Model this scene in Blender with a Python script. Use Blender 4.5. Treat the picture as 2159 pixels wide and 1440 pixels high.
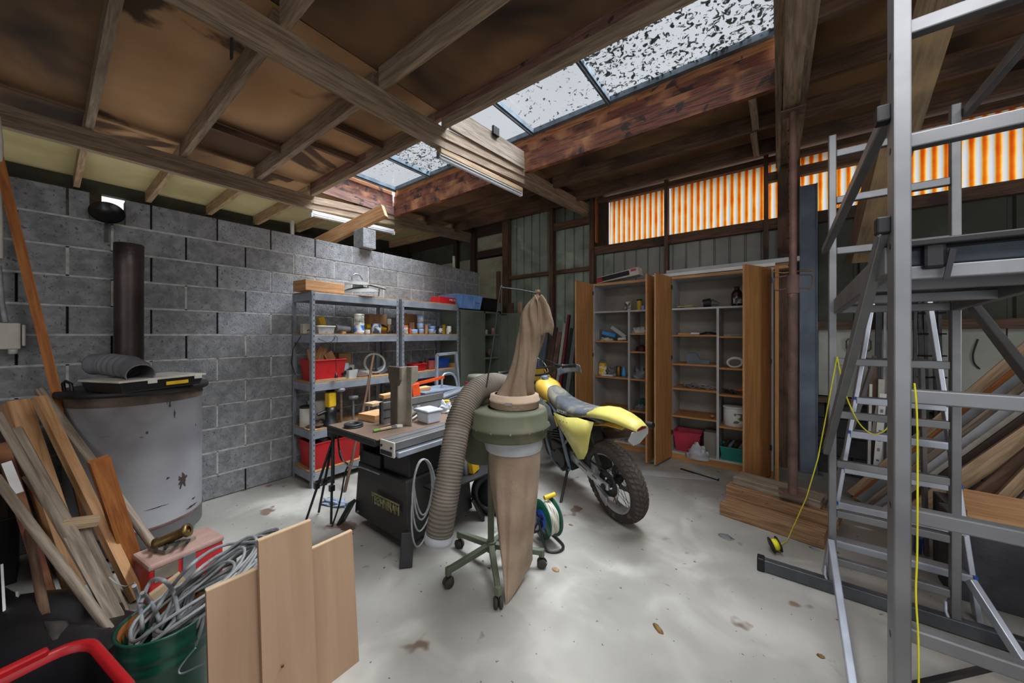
import bpy, math, random
from mathutils import Vector, Matrix, noise
random.seed(7)
S = bpy.context.scene
COL = S.collection
for o in list(bpy.data.objects): bpy.data.objects.remove(o)
PI = math.pi
# ---------------------------------------------------------------- camera
YAW = math.radians(37.0); FPX = 743.0; EYE = 1.5
cam = bpy.data.cameras.new('camera'); co = bpy.data.objects.new('camera', cam); COL.objects.link(co)
cam.sensor_width = 36; cam.lens = 36 * FPX / 2159; cam.shift_y = -14 / 2159; cam.clip_start = .02
co.location = (0, 0, EYE); co.rotation_euler = (PI / 2, 0, YAW); S.camera = co
# ---------------------------------------------------------------- light
w = bpy.data.worlds.new('sky'); S.world = w; w.use_nodes = True
wn, wl = w.node_tree.nodes, w.node_tree.links
bg = wn['Background']; tc = wn.new('ShaderNodeTexCoord'); nz = wn.new('ShaderNodeTexNoise'); cr = wn.new('ShaderNodeValToRGB')
nz.inputs['Scale'].default_value = 2.2; nz.inputs['Detail'].default_value = 5
wl.new(tc.outputs['Generated'], nz.inputs['Vector']); wl.new(nz.outputs['Fac'], cr.inputs['Fac']); wl.new(cr.outputs['Color'], bg.inputs['Color'])
cr.color_ramp.elements[0].position = .35; cr.color_ramp.elements[0].color = (.72, .73, .76, 1)
cr.color_ramp.elements[1].position = .7; cr.color_ramp.elements[1].color = (.86, .86, .88, 1)
bg.inputs['Strength'].default_value = .84
def light(name, kind, loc, tgt, energy, col, **k):
    l = bpy.data.lights.new(name, kind); o = bpy.data.objects.new(name, l); COL.objects.link(o)
    o.location = loc; o.rotation_euler = (Vector(tgt) - Vector(loc)).to_track_quat('-Z', 'Y').to_euler()
    l.energy = energy; l.color = col
    for a, v in k.items(): setattr(l, a, v)
    return o
light('overcast_sun', 'SUN', (0, 0, 9), (-2.2, -2.2, 0), 27.0, (.95, .97, 1), angle=math.radians(55))
light('overhead_fill', 'AREA', (.35, .45, 3.17), (.35, .55, 0), 58, (.97, .98, 1), shape='RECTANGLE', size=2.7, size_y=1.5)  # added overhead fill lamp; no skylight opens here
light('doorway_fill', 'AREA', (1.6, -3.4, 1.6), (-2.2, 5, 1.7), 20, (.95, .96, 1), shape='RECTANGLE', size=4.4, size_y=2.2)  # added fill lamp on the unseen doorway side behind the camera
light('side_fill', 'AREA', (3.3, 1.6, 1.7), (-3.0, 4.6, 1.9), 30, (.96, .97, 1), shape='RECTANGLE', size=2.2, size_y=1.6)  # added side fill for the back wall; the wall behind it is solid
light('outer_bay_fill', 'AREA', (-5.7, 1.2, 1.6), (-5.7, 1.6, 3.4), 14, (1, .97, .92), shape='RECTANGLE', size=1.6, size_y=4.0)  # added upward lamp that brightens the outer bay ceiling; no window there
S.view_settings.view_transform = 'Standard'; S.view_settings.look = 'None'
S.view_settings.gamma = 1; S.view_settings.use_curve_mapping = False
S.view_settings.exposure = 0.58
# ---------------------------------------------------------------- pixel of the survey picture -> point on a known plane
FW = Vector((-math.sin(YAW), math.cos(YAW), 0)); RT = Vector((math.cos(YAW), math.sin(YAW), 0))
def P(px, py, x=None, y=None, z=None, d=None):
    v = FW * FPX + RT * (px - 1079.5) + Vector((0, 0, 706 - py))
    if x is not None: t = x / v.x
    elif y is not None: t = y / v.y
    elif z is not None: t = (z - EYE) / v.z
    else: t = d / FPX
    return Vector((v.x * t, v.y * t, EYE + v.z * t))
# ---------------------------------------------------------------- materials
def lin(c):
    if isinstance(c, str):
        c = [int(c[i:i + 2], 16) / 255 for i in (0, 2, 4)]
        c = [((u + .055) / 1.055) ** 2.4 if u > .04045 else u / 12.92 for u in c]
    return (c[0], c[1], c[2], 1)
def mat(name, c1, c2=None, rough=.6, metal=0, scale=6, amt=.5, bump=.15, bscale=40, spots=None, spot_t=.62, spot_s=9, alpha=1, transmit=0, grain=0, dirt=None, dirt_s=1.5, coat=0, space='Object', detail=4):
    """base colour varied by noise; grain>0 stretches it along the UV's length (timber); spots = patches of a second colour; dirt = a broad third one"""
    m = bpy.data.materials.new(name); m.use_nodes = True
    n, l = m.node_tree.nodes, m.node_tree.links; b = n['Principled BSDF']
    c1 = lin(c1); c2 = lin(c2) if c2 is not None else tuple(v * .62 for v in c1[:3]) + (1,)
    t = n.new('ShaderNodeTexCoord'); oi = n.new('ShaderNodeObjectInfo')
    mp = n.new('ShaderNodeVectorMath'); mp.operation = 'MULTIPLY_ADD'
    l.new(t.outputs['UV' if grain else space], mp.inputs[0]); mp.inputs[1].default_value = (1, 1, 1)
    cx = n.new('ShaderNodeCombineXYZ'); mu = n.new('ShaderNodeMath'); mu.operation = 'MULTIPLY'; mu.inputs[1].default_value = 23.0
    l.new(oi.outputs['Random'], mu.inputs[0])
    for i in range(3): l.new(mu.outputs[0], cx.inputs[i])
    l.new(cx.outputs[0], mp.inputs[2]); src = mp.outputs[0]
    def noi(s, det, dist=0, vec=None, sc=None):
        k = n.new('ShaderNodeTexNoise'); k.inputs['Scale'].default_value = s; k.inputs['Detail'].default_value = det
        k.inputs['Distortion'].default_value = dist
        v = vec or src
        if sc:
            q = n.new('ShaderNodeVectorMath'); q.operation = 'MULTIPLY'; q.inputs[1].default_value = sc; l.new(v, q.inputs[0]); v = q.outputs[0]
        l.new(v, k.inputs['Vector']); return k.outputs['Fac']
    def ramp(f, p0, p1):
        r = n.new('ShaderNodeMapRange'); r.inputs['From Min'].default_value = p0; r.inputs['From Max'].default_value = p1
        r.interpolation_type = 'SMOOTHSTEP'; l.new(f, r.inputs['Value']); return r.outputs['Result']
    def mix(f, a, c):
        x = n.new('ShaderNodeMix'); x.data_type = 'RGBA'; l.new(f, x.inputs['Factor'])
        for s, v in ((x.inputs['A'], a), (x.inputs['B'], c)):
            if isinstance(v, tuple): s.default_value = v
            else: l.new(v, s)
        return x.outputs['Result']
    if grain: f = noi(grain, 5, .6, sc=(1.3, 16, 16))
    else: f = noi(scale, detail, .3)
    fr = ramp(f, .5 - amt * .5, .5 + amt * .5); col = mix(fr, c1, c2)
    if spots: col = mix(ramp(noi(spot_s, 5, .8), spot_t, spot_t + .06), col, lin(spots))
    if dirt: col = mix(ramp(noi(dirt_s, 3, .5), .45, .72), col, lin(dirt))
    l.new(col, b.inputs['Base Color'])
    b.inputs['Roughness'].default_value = rough; b.inputs['Metallic'].default_value = metal
    b.inputs['Transmission Weight'].default_value = transmit; b.inputs['Alpha'].default_value = alpha
    b.inputs['Coat Weight'].default_value = coat
    if bump:
        bp = n.new('ShaderNodeBump'); bp.inputs['Strength'].default_value = bump; bp.inputs['Distance'].default_value = .01
        l.new(noi(grain * 2, 4, .4, sc=(1.3, 22, 22)) if grain else noi(bscale, 4), bp.inputs['Height']); l.new(bp.outputs['Normal'], b.inputs['Normal'])
    return m
def wood(name, c1, c2, rough=.75, grain=3.0, **k): return mat(name, c1, c2, rough=rough, grain=grain, amt=.42, bump=.25, **k)
# ---------------------------------------------------------------- mesh builder
class MB:
    def __init__(s): s.v = []; s.f = []; s.uv = []; s.sm = []
    def add(s, vs, fs, uvs=None, smooth=False):
        b = len(s.v); s.v += [Vector(v) for v in vs]
        for i, f in enumerate(fs):
            s.f.append([b + j for j in f]); s.uv.append(uvs[i] if uvs else None); s.sm.append(smooth)
        return s
    def frame(s, a, up=(0, 0, 1)):
        a = a.normalized(); up = Vector(up)
        if abs(a.dot(up.normalized())) > .995: up = Vector((0, 1, 0)) if abs(a.y) < .9 else Vector((1, 0, 0))
        sd = a.cross(up).normalized(); return a, sd, sd.cross(a)
    def bar(s, p0, p1, w, h, up=(0, 0, 1), w1=None, h1=None, cut0=0, cut1=0):
        """rectangular bar from p0 to p1, w across, h along 'up'"""
        p0, p1 = Vector(p0), Vector(p1); a, sd, u = s.frame(p1 - p0, up); L = (p1 - p0).length
        w1 = w if w1 is None else w1; h1 = h if h1 is None else h1
        vs = []
        for p, ww, hh, ct in ((p0, w, h, cut0), (p1, w1, h1, cut1)):
            for i, j in ((-1, -1), (1, -1), (1, 1), (-1, 1)): vs.append(p + sd * (i * ww / 2) + u * (j * hh / 2) + a * (ct * j))
        fs = [(0, 1, 5, 4), (1, 2, 6, 5), (2, 3, 7, 6), (3, 0, 4, 7), (3, 2, 1, 0), (4, 5, 6, 7)]
        o = 0; uv = []
        for k, q in enumerate((w, h, w, h)):
            uv.append([(0, o), (0, o + q), (L, o + q), (L, o)]); o += q + .3
        uv += [[(0, 9), (w, 9), (w, 9 + h), (0, 9 + h)]] * 2
        return s.add(vs, fs, uv)
    def box(s, lo, hi, grain=None):
        lo, hi = Vector(lo), Vector(hi); c = (lo + hi) / 2; d = hi - lo
        g = grain if grain is not None else max(range(3), key=lambda i: d[i])
        e = Vector((0, 0, 0)); e[g] = d[g] / 2
        up = (0, 0, 1) if g != 2 else (0, 1, 0)
        a, sd, u = s.frame(e, up)
        return s.bar(c - e, c + e, abs(sd.dot(d)), abs(u.dot(d)), up)
    def rbox(s, c, size, rz=0, rx=0, ry=0):
        m = Matrix.Translation(Vector(c)) @ Matrix.Rotation(rz, 4, 'Z') @ Matrix.Rotation(ry, 4, 'Y') @ Matrix.Rotation(rx, 4, 'X')
        k = len(s.v); x, y, z = [q / 2 for q in size]; s.box((-x, -y, -z), (x, y, z))
        for i in range(k, len(s.v)): s.v[i] = m @ s.v[i]
        return s
    def tube(s, pts, r, n=10, closed=False, cap=True, up=(0, 0, 1)):
        pts = [Vector(p) for p in pts]; N = len(pts); rs = r if isinstance(r, (list, tuple)) else [r] * N
        vs = []; prev = None; L = 0; us = []
        for i, p in enumerate(pts):
            if closed: t = pts[(i + 1) % N] - pts[i - 1]
            else: t = pts[min(i + 1, N - 1)] - pts[max(i - 1, 0)]
            t.normalize()
            if prev is None: _, sd, u = s.frame(t, up)
            else:
                sd = prev - t * prev.dot(t)
                if sd.length < 1e-6: _, sd, u = s.frame(t, up)
                sd.normalize(); u = sd.cross(t)
            prev = sd
            if i: L += (p - pts[i - 1]).length
            us.append(L)
            for k in range(n):
                a = 2 * PI * k / n; vs.append(p + (sd * math.cos(a) + u * math.sin(a)) * rs[i])
        fs = []; uv = []
        for i in range(N if closed else N - 1):
            j = (i + 1) % N
            for k in range(n):
                q = (k + 1) % n; fs.append((i * n + k, j * n + k, j * n + q, i * n + q))
                c = 2 * PI * rs[i] / n; L1 = us[j] if j else us[i] + .1
                uv.append([(us[i], k * c), (L1, k * c), (L1, (k + 1) * c), (us[i], (k + 1) * c)])
        s.add(vs, fs, uv, True)
        if cap and not closed:
            s.add(vs[:n], [list(range(n))]); s.add(vs[-n:], [list(range(n))[::-1]])
        return s
    def lathe(s, prof, c=(0, 0, 0), n=24, ax=(0, 0, 1), smooth=True, arc=1.0, start=0.0):
        """prof = [(radius, height)...] round axis ax from c"""
        c = Vector(c); a, sd, u = s.frame(Vector(ax), (0, 1, 0)); vs = []; m = len(prof); nn = n if arc == 1 else n + 1
        for k in range(nn):
            t = start + 2 * PI * arc * k / n; d = sd * math.cos(t) + u * math.sin(t)
            for r, h in prof: vs.append(c + d * r + a * h)
        fs = []
        for k in range(n):
            q = (k + 1) % nn
            for i in range(m - 1): fs.append((k * m + i, q * m + i, q * m + i + 1, k * m + i + 1))
        return s.add(vs, fs, None, smooth)
    def cyl(s, p0, p1, r, r1=None, n=20):
        p0, p1 = Vector(p0), Vector(p1); L = (p1 - p0).length; r1 = r if r1 is None else r1
        a = (p1 - p0).normalized(); b = len(s.f)
        s.lathe([(r, 0), (r1, L)], p0, n, a)
        q, sd, u = s.frame(a, (0, 1, 0))
        for p, rr, fl in ((p0, r, 1), (p1, r1, 0)):
            ring = [p + (sd * math.cos(2 * PI * k / n) + u * math.sin(2 * PI * k / n)) * rr for k in range(n)]
            s.add(ring, [list(range(n))[::-1] if fl else list(range(n))])
        return s
    def prism(s, poly, o, ux, uy, th):
        """polygon (2-D) placed at o with axes ux, uy, given thickness along ux x uy"""
        o, ux, uy = Vector(o), Vector(ux).normalized(), Vector(uy).normalized(); nn = ux.cross(uy).normalized() * th; k = len(poly)
        a = [o + ux * p[0] + uy * p[1] for p in poly]; vs = a + [p + nn for p in a]
        fs = [list(range(k))[::-1], [k + i for i in range(k)]] + [(i, (i + 1) % k, k + (i + 1) % k, k + i) for i in range(k)]
        return s.add(vs, fs)
    def grid(s, fn, nu, nv, smooth=True, th=0):
        vs = [Vector(fn(i / nu, j / nv)) for i in range(nu + 1) for j in range(nv + 1)]
        fs = [(i * (nv + 1) + j, (i + 1) * (nv + 1) + j, (i + 1) * (nv + 1) + j + 1, i * (nv + 1) + j + 1) for i in range(nu) for j in range(nv)]
        return s.add(vs, fs, [[(0, 0), (.1, 0), (.1, .1), (0, .1)]] * len(fs), smooth)
    def build(s, name, m, parent=None, bevel=0, solid=0, world=False, kind=None, subd=0, org=None, auto=True):
        me = bpy.data.meshes.new(name)
        if parent is None:
            if org is None:
                lo = Vector([min(v[i] for v in s.v) for i in range(3)]); hi = Vector([max(v[i] for v in s.v) for i in range(3)])
                org = Vector(((lo.x + hi.x) / 2, (lo.y + hi.y) / 2, lo.z))
        else:
            org = Vector((0, 0, 0))
            if world: org = ORG[parent.name]
        me.from_pydata([v - org for v in s.v], [], s.f); uvl = me.uv_layers.new(name='UVMap'); i = 0; dat = []
        for f, u in zip(s.f, s.uv):
            for k in range(len(f)):
                if u: dat += [u[k][0], u[k][1]]
                else:
                    v = s.v[f[k]]; dat += [v.x + v.y, v.z]
        uvl.data.foreach_set('uv', dat); me.polygons.foreach_set('use_smooth', s.sm); me.materials.append(m)
        o = bpy.data.objects.new(name, me); COL.objects.link(o)
        if parent: o.parent = parent; 
        else: o.location = org
        ORG[o.name] = org if parent is None or world else Vector((0, 0, 0))
        if solid: q = o.modifiers.new('solid', 'SOLIDIFY'); q.thickness = solid; q.offset = 0
        if bevel: q = o.modifiers.new('bevel', 'BEVEL'); q.width = bevel; q.segments = 2; q.limit_method = 'ANGLE'
        if subd: q = o.modifiers.new('sub', 'SUBSURF'); q.levels = subd; q.render_levels = subd
        if kind: o['kind'] = kind
        return o
ORG = {}
def thing(name, label, cat, loc=(0, 0, 0), rz=0, group=None, kind=None):
    o = bpy.data.objects.new(name, None); COL.objects.link(o); o.empty_display_size = .1
    o.location = loc; o.rotation_euler = (0, 0, rz); ORG[o.name] = Vector(loc)
    if kind: o['kind'] = kind
    else: o['label'] = label; o['category'] = cat
    if group: o['group'] = group
    return o
def tag(o, label, cat, group=None):
    o['label'] = label; o['category'] = cat
    if group: o['group'] = group
    return o
def clone(o, loc, rz=None, label=None, parent=None):
    c = o.copy(); COL.objects.link(c); c.location = loc
    if parent is not None: c.parent = parent
    if rz is not None: c.rotation_euler = (0, 0, rz)
    if label: c['label'] = label
    for ch in [k for k in COL.objects if k.parent == o]:
        d = ch.copy(); COL.objects.link(d); d.parent = c
        for g in [k for k in COL.objects if k.parent == ch]:
            e = g.copy(); COL.objects.link(e); e.parent = d
    return c
def pc(parent, name, m, **k):
    """context-free part in world coordinates"""
    return lambda mb: mb.build(name, m, parent, world=True, **k)
def text(s, name, m, parent, o, ux, uy, h, depth=.002, width=None):
    cu = bpy.data.curves.new(name, 'FONT'); cu.body = s; cu.size = 1; cu.extrude = .02; cu.align_x = 'CENTER'; cu.align_y = 'CENTER'
    tmp = bpy.data.objects.new('t', cu); COL.objects.link(tmp); dg = bpy.context.evaluated_depsgraph_get(); dg.update()
    me = bpy.data.meshes.new_from_object(tmp.evaluated_get(dg)); bpy.data.objects.remove(tmp); me.name = name
    xs = [v.co.x for v in me.vertices]; W = max(xs) - min(xs); ux, uy = Vector(ux).normalized(), Vector(uy).normalized(); nn = ux.cross(uy)
    kx = width / W if width else h
    org = ORG[parent.name] if parent else Vector(o)
    for v in me.vertices: v.co = Vector(o) + ux * v.co.x * kx + uy * v.co.y * h * 1.3 + nn * (v.co.z / .02 * depth) - org
    me.materials.clear(); me.materials.append(m); ob = bpy.data.objects.new(name, me); COL.objects.link(ob); ob.parent = parent; return ob
def jit(a): return random.uniform(-a, a)
# ================================================================ materials in use
T_OLD = wood('old_timber', '6e5340', '4b3526', dirt='3a2a20', dirt_s=2)
T_JOIST = wood('joist_timber', 'a08c76', '75614e')
T_GREY = wood('grey_timber', '9a8b7a', '6b5c4d')
T_RED = wood('red_brown_timber', '7d4630', '43241a', spots='2a1a18', spot_t=.56, spot_s=6, dirt='a9744d', dirt_s=3.5)
T_PALE = wood('pale_timber', 'b39a7c', '8d7252')
T_FRESH = wood('fresh_timber', 'c09468', 'a17347')
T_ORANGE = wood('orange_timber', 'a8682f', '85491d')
T_DARK = wood('dark_timber', '3d2c22', '251a14')
T_STACK = wood('stack_timber', 'a07d5c', '765539', spots='54402e', spot_t=.66, spot_s=14)
M_PANEL = mat('ceiling_board', 'c39c74', 'a67c52', rough=.8, scale=1.2, amt=.6, bump=.05, dirt='5a3f2a', dirt_s=.6, spots='4f3826', spot_t=.56, spot_s=1.1)
M_PANEL_DK = mat('ceiling_board_dark', '8f6c4a', '63472f', rough=.8, scale=1.2, amt=.6, bump=.1, dirt='2e2018', dirt_s=.9)
M_PANEL_CR = mat('ceiling_board_cream', 'cfc192', 'a99c70', rough=.8, scale=1.2, amt=.6, bump=.05)
M_BLOCK = mat('concrete_block', '8e8f90', '6f7072', rough=.95, scale=16, amt=.5, bump=.55, bscale=70, spots='55575a', spot_t=.6, spot_s=60)
M_BLOCK2 = mat('concrete_block_light', '9fa1a4', '838588', rough=.95, scale=16, amt=.5, bump=.7, bscale=85, spots='5d5f62', spot_t=.58, spot_s=75)
M_MORTAR = mat('mortar', 'bfbeba', '98978f', rough=.95, scale=20, bump=.5, bscale=60)
M_BACKING = mat('dark_backing', '1c1b1a', '121111', rough=.95)
M_GREEN = mat('green_cladding', 'a2afa1', '7e8c7e', rough=.7, scale=2.5, amt=.8, bump=.06, dirt='5f665c', dirt_s=1.4, spots='a3b3a2', spot_s=2, spot_t=.6)
M_GREYCL = mat('grey_cladding', 'a0a39c', '80837d', rough=.7, scale=2.5, amt=.8, bump=.06)
M_DKGREEN = mat('dark_cladding', '4c4f46', '35382f', rough=.8, scale=2)
M_WHITEBD = mat('pale_board', 'b5b7ae', '989b90', rough=.75, scale=3, amt=.6, bump=.1, spots='6e6f68', spot_t=.72, spot_s=14)
M_CREAMBD = mat('cream_weatherboard', 'a3a38d', '7f806b', rough=.8, scale=3, amt=.6, bump=.1)
M_ALU = mat('aluminium', '9c9c9d', '7c7c7d', rough=.42, metal=.75, scale=5, amt=.8, bump=.03, bscale=25)
M_ALU_DULL = mat('dull_aluminium', '96979a', '737477', rough=.5, metal=.7, scale=5, bump=.03)
M_ALU_LT = mat('bright_aluminium', 'bcc1cb', 'a0a5b0', rough=.35, metal=.6, scale=5, bump=.02)
M_STEEL = mat('grey_shelf_steel', '9aa0a8', '7e848c', rough=.45, metal=.3, scale=6, bump=.03)
M_DKSTEEL = mat('dark_steel', '3a3c3e', '232425', rough=.5, metal=.5, scale=8, bump=.08)
M_BLUESTEEL = mat('blue_grey_steel', '74808f', '58626f', rough=.6, metal=.2, scale=3, bump=.05)
M_RUST = mat('rust_red_steel', '7b6058', '574440', rough=.75, metal=.2, scale=7, spots='8c6a5c', spot_t=.64)
M_BLACK = mat('black_plastic', '17171a', '0e0e10', rough=.45, scale=6, bump=.04)
M_BLACKM = mat('black_painted_metal', '1e1f21', '131415', rough=.5, scale=4, bump=.05, dirt='2e2a26')
M_WHITE = mat('white_plastic', 'd9d9d6', 'c3c3bf', rough=.5, scale=6, bump=.02)
M_OFFW = mat('dusty_white', 'c6c2b8', 'a7a294', rough=.7, scale=6, bump=.05)
M_GREY = mat('grey_plastic', '7c7e80', '5d5f61', rough=.5, scale=5, bump=.03)
M_RED = mat('red_plastic', 'c21f24', '9c171c', rough=.4, scale=4, bump=.02)
M_CRIM = mat('crimson_plastic', 'b8324a', '94243a', rough=.4, scale=4, bump=.02)
M_ORANGE = mat('orange_plastic', 'e2531d', 'b53f14', rough=.45, bump=.02)
M_YEL = mat('yellow_plastic', 'dcb122', 'b48e17', rough=.45, bump=.02)
M_LBLUE = mat('light_blue_plastic', '86aee6', '6b95d2', rough=.45, bump=.02)
M_BLUE = mat('blue_plastic', '2356b8', '1a4090', rough=.4, bump=.02)
M_TEAL = mat('teal_plastic', '158072', '0f6458', rough=.4, bump=.02)
M_GREENPL = mat('green_plastic', '155340', '0e3b2e', rough=.3, bump=.02, coat=.3)
M_OLIVE = mat('olive_metal', '5b6250', '454b3c', rough=.6, scale=3, bump=.04, dirt='6d6c58')
M_CAB = mat('green_cabinet_metal', '6d7566', '585f52', rough=.6, scale=2, bump=.03)
M_DUSTBAG2 = mat('dark_bag_cloth', '85725f', '655341', rough=.95, scale=4, bump=.3, bscale=60)
M_DUSTBAG = mat('dust_bag_cloth', 'a9937d', '867260', rough=.95, scale=4, bump=.3, bscale=60)
M_CARD = mat('cardboard', 'a47d53', '83613e', rough=.85, scale=4, bump=.05)
M_CHIP = mat('chipboard', 'b08a5c', '8a673f', rough=.85, scale=60, bump=.1)
M_OAK = wood('oak_veneer', 'b27f4b', '9b6a3a', grain=1.6)
M_CABW = mat('grey_white_melamine', 'b4b5b6', '9b9b9a', rough=.6, scale=3, bump=.02)
M_CABI = mat('dusty_melamine', '938d84', '7a746b', rough=.7, scale=3, bump=.02)
M_CLEAR = mat('dusty_clear_plastic', 'c9ccd0', 'a9adb2', rough=.35, scale=8, alpha=.72, bump=.05)
M_BLKCAB = mat('black_cable', '141414', '0c0c0c', rough=.5, bump=0)
M_GRYCAB = mat('grey_cable', '9b9d9e', '7b7d7e', rough=.5, scale=20, bump=.03)
M_CREAMCAB = mat('cream_cable', 'c9c7b8', 'a9a798', rough=.5, bump=0)
M_YCORD = mat('yellow_cord', 'e2da1e', 'c2b812', rough=.6, bump=0)
M_RUBBER = mat('dusty_rubber', '3a342f', '27231f', rough=.85, scale=9, bump=.2, spots='54493e', spot_t=.6)
M_TARN = mat('worn_brass', '8d7448', '5f4c2d', rough=.4, metal=.8, bump=.05)
# ================================================================ floor
fl = MB(); fl.grid(lambda u, v: (-7.2 + u * 11, -4.2 + v * 9.9, 0), 1, 1, smooth=False)
def floor_mat():
    m = mat('concrete_floor', '9f9c95', '827f78', rough=.62, scale=1.6, amt=.55, bump=.25, bscale=7, spots='77716a', spot_t=.685, spot_s=5.5, dirt='adaaa1', dirt_s=2.2, detail=9)
    n, l = m.node_tree.nodes, m.node_tree.links; b = n['Principled BSDF']; src = b.inputs['Base Color'].links[0].from_socket
    tc = n.new('ShaderNodeTexCoord')
    for sc, t0, c in ((26, .70, '4a433b'), (3.1, .67, '6b5a4c')):
        k = n.new('ShaderNodeTexNoise'); k.inputs['Scale'].default_value = sc; k.inputs['Detail'].default_value = 3; l.new(tc.outputs['Object'], k.inputs['Vector'])
        r = n.new('ShaderNodeMapRange'); r.inputs['From Min'].default_value = t0; r.inputs['From Max'].default_value = t0 + .03; l.new(k.outputs['Fac'], r.inputs['Value'])
        x = n.new('ShaderNodeMix'); x.data_type = 'RGBA'; l.new(r.outputs['Result'], x.inputs['Factor']); l.new(src, x.inputs['A']); x.inputs['B'].default_value = lin(c); src = x.outputs['Result']
    l.new(src, b.inputs['Base Color']); return m
fl.build('floor', floor_mat(), kind='structure', org=Vector((0, 0, 0)))
# ================================================================ block wall (left)
XW, BL, BH = -4.11, .4286, .2143
wall = thing('wall_left', '', '', (XW, 0, 0), kind='structure')
MB().box((XW - .14, -4.2, 0), (XW - .02, 4.52, BH * 11)).build('backing', M_BACKING, wall, world=True)
MB().box((XW - .14, .40, BH * 11), (XW - .02, 4.52, BH * 12)).build('backing', M_BACKING, wall, world=True)
base = {}
def block(y0, y1, z0, mt, k):
    key = (round(y1 - y0, 3), mt.name, k)
    if key not in base:
        b = MB(); w2 = (y1 - y0) / 2 - .006; h = BH - .012
        b.box((-.12, -w2, 0), (.0, w2, h)); base[key] = b.build('block', mt, wall, bevel=.004); o = base[key]
    else: o = base[key].copy(); COL.objects.link(o)
    o.location = (jit(.003), (y0 + y1) / 2, z0 + .006); return o
mort = MB()
for r in range(12):
    z0 = r * BH; off = .529 if r % 2 else .529 + BL / 2
    ys = sorted(off + BL * k for k in range(-12, 12)); ys = [y for y in ys if -4 < y < 4.5] + [4.52]
    if r % 2 == 0 and r < 11: pass
    if r == 11: ys = [y for y in ys if y > .5 or y < .2]; ys = sorted(ys + [.21, .38])
    for a, b in zip(ys, ys[1:]):
        if r == 11 and abs(a - .21) < .001: continue
        if b - a < .08: continue
        light_ = M_BLOCK2 if (z0 > 1.2 and a > .9 and random.random() < .75) else M_BLOCK  # paler where the wall catches light: shade and some soot in the colour
        block(a, b, z0, light_, 0)
        opened = (b < 1.3 and r > 5 and random.random() < .75) or (r == 11 and b < 2) or (r == 0 and abs(b - 1.17) < .3)
        if not opened: mort.box((XW - .03, b - .008, z0), (XW - .002, b + .008, z0 + BH))
    if r < 11:
        mort.box((XW - .03, -4.0, z0 + BH - .008), (XW - .002, 4.5, z0 + BH + .008))
mort.build('mortar', M_MORTAR, wall, world=True)
# block pier and timber on the wall top
MB().box((-4.24, 2.33, BH * 12), (-4.02, 2.50, BH * 12 + .235)).build('pier_block', M_BLOCK2, wall, world=True, bevel=.004)
# ================================================================ outer wall beyond the block wall, ceiling
XO = -6.9
def zb(y):
    pts = [(-4.5, 3.30), (2.1, 3.30), (3.33, 3.36), (5.3, 3.47)]
    for (a, za), (b, zb_) in zip(pts, pts[1:]):
        if y <= b: return za + (zb_ - za) * max(0, (y - a)) / (b - a)
    return 3.47
ow = thing('wall_outer', '', '', (XO, 0, 0), kind='structure')
MB().box((XO - .1, -4.2, 0), (XO, 5.2, 3.15)).box((XO - .1, -4.2, 3.15), (XO, .44, 3.7)).box((XO - .1, .65, 3.15), (XO, 5.2, 3.7)).box((XO - .1, .44, 3.30), (XO, .65, 3.7)).build('panel', M_DKGREEN, ow, world=True)
MB().bar((XO + .06, .66, 3.2), (XO + .06, 5.1, 3.28), .1, .1).bar((XO + .06, -4.2, 3.2), (XO + .06, .43, 3.2), .1, .1).build('wall_plate', T_DARK, ow, world=True)
for y in (-.9, 1.1, 1.9, 2.9, 3.9):
    MB().bar((XO + .05, y, 0), (XO + .05, y, 3.2), .07, .09).build('post', T_OLD, ow, world=True)
ceil = thing('ceiling', '', '', (0, 0, 3.3), kind='structure')
BX = (-4.86, -2.36, .085, 2.4)
JN = [-3.4, -2.8, -2.2, -1.6, -.98, -.38, .236, .85, 1.49, 2.09]; JF = [3.33, 3.97, 4.63]
def joist(x0, x1, y, m=T_JOIST, h=.15, w_=.05):
    z = zb(y) + h / 2
    MB().bar((x0, y, z + jit(.004)), (x1, y + jit(.01), z + jit(.004)), w_, h).build('joist', m, ceil, world=True)
for x0, x1 in ((XO, BX[0] - .04), (BX[0] + .04, BX[1] - .04), (BX[1] + .04, BX[2] - .1), (BX[2] + .1, 3.4)):
    ys = JN + JF
    if x0 > 0: ys = JN[:-1] + [2.09, 2.72, 3.40, 4.03, 4.63]
    if x0 < -6: ys = JN + [2.72] + JF
    for y in ys:
        far = y > 2.5
        joist(x0, x1, y, T_PALE if x0 < -6 else T_RED if (y == 3.33 and x0 > -6 and x0 < 0) else (T_OLD if x0 > 0 or far else T_JOIST))
for (x0, x1), (y0, y1) in (((-3.9, -3.1), (1.2, 1.2)), ((-3.6, -2.4), (1.82, 1.82))):
    pass
MB().bar((-4.1, .87, 3.40), (-4.1, 1.47, 3.40), .04, .06).build('nogging', T_OLD, ceil, world=True)
MB().bar((-3.7, 1.51, 3.40), (-3.7, 2.07, 3.41), .04, .06).build('nogging', T_OLD, ceil, world=True)
MB().bar((-3.2, 1.51, 3.40), (-3.2, 2.07, 3.41), .04, .06).build('nogging', T_OLD, ceil, world=True)
for x in (-.16,):
    MB().bar((x, 3.36, 3.40), (x, 3.95, 3.44), .05, .1).build('nogging', T_GREY, ceil, world=True)
    MB().bar((x - .02, 4.0, 3.43), (x - .02, 4.6, 3.46), .05, .1).build('nogging', T_GREY, ceil, world=True)
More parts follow.
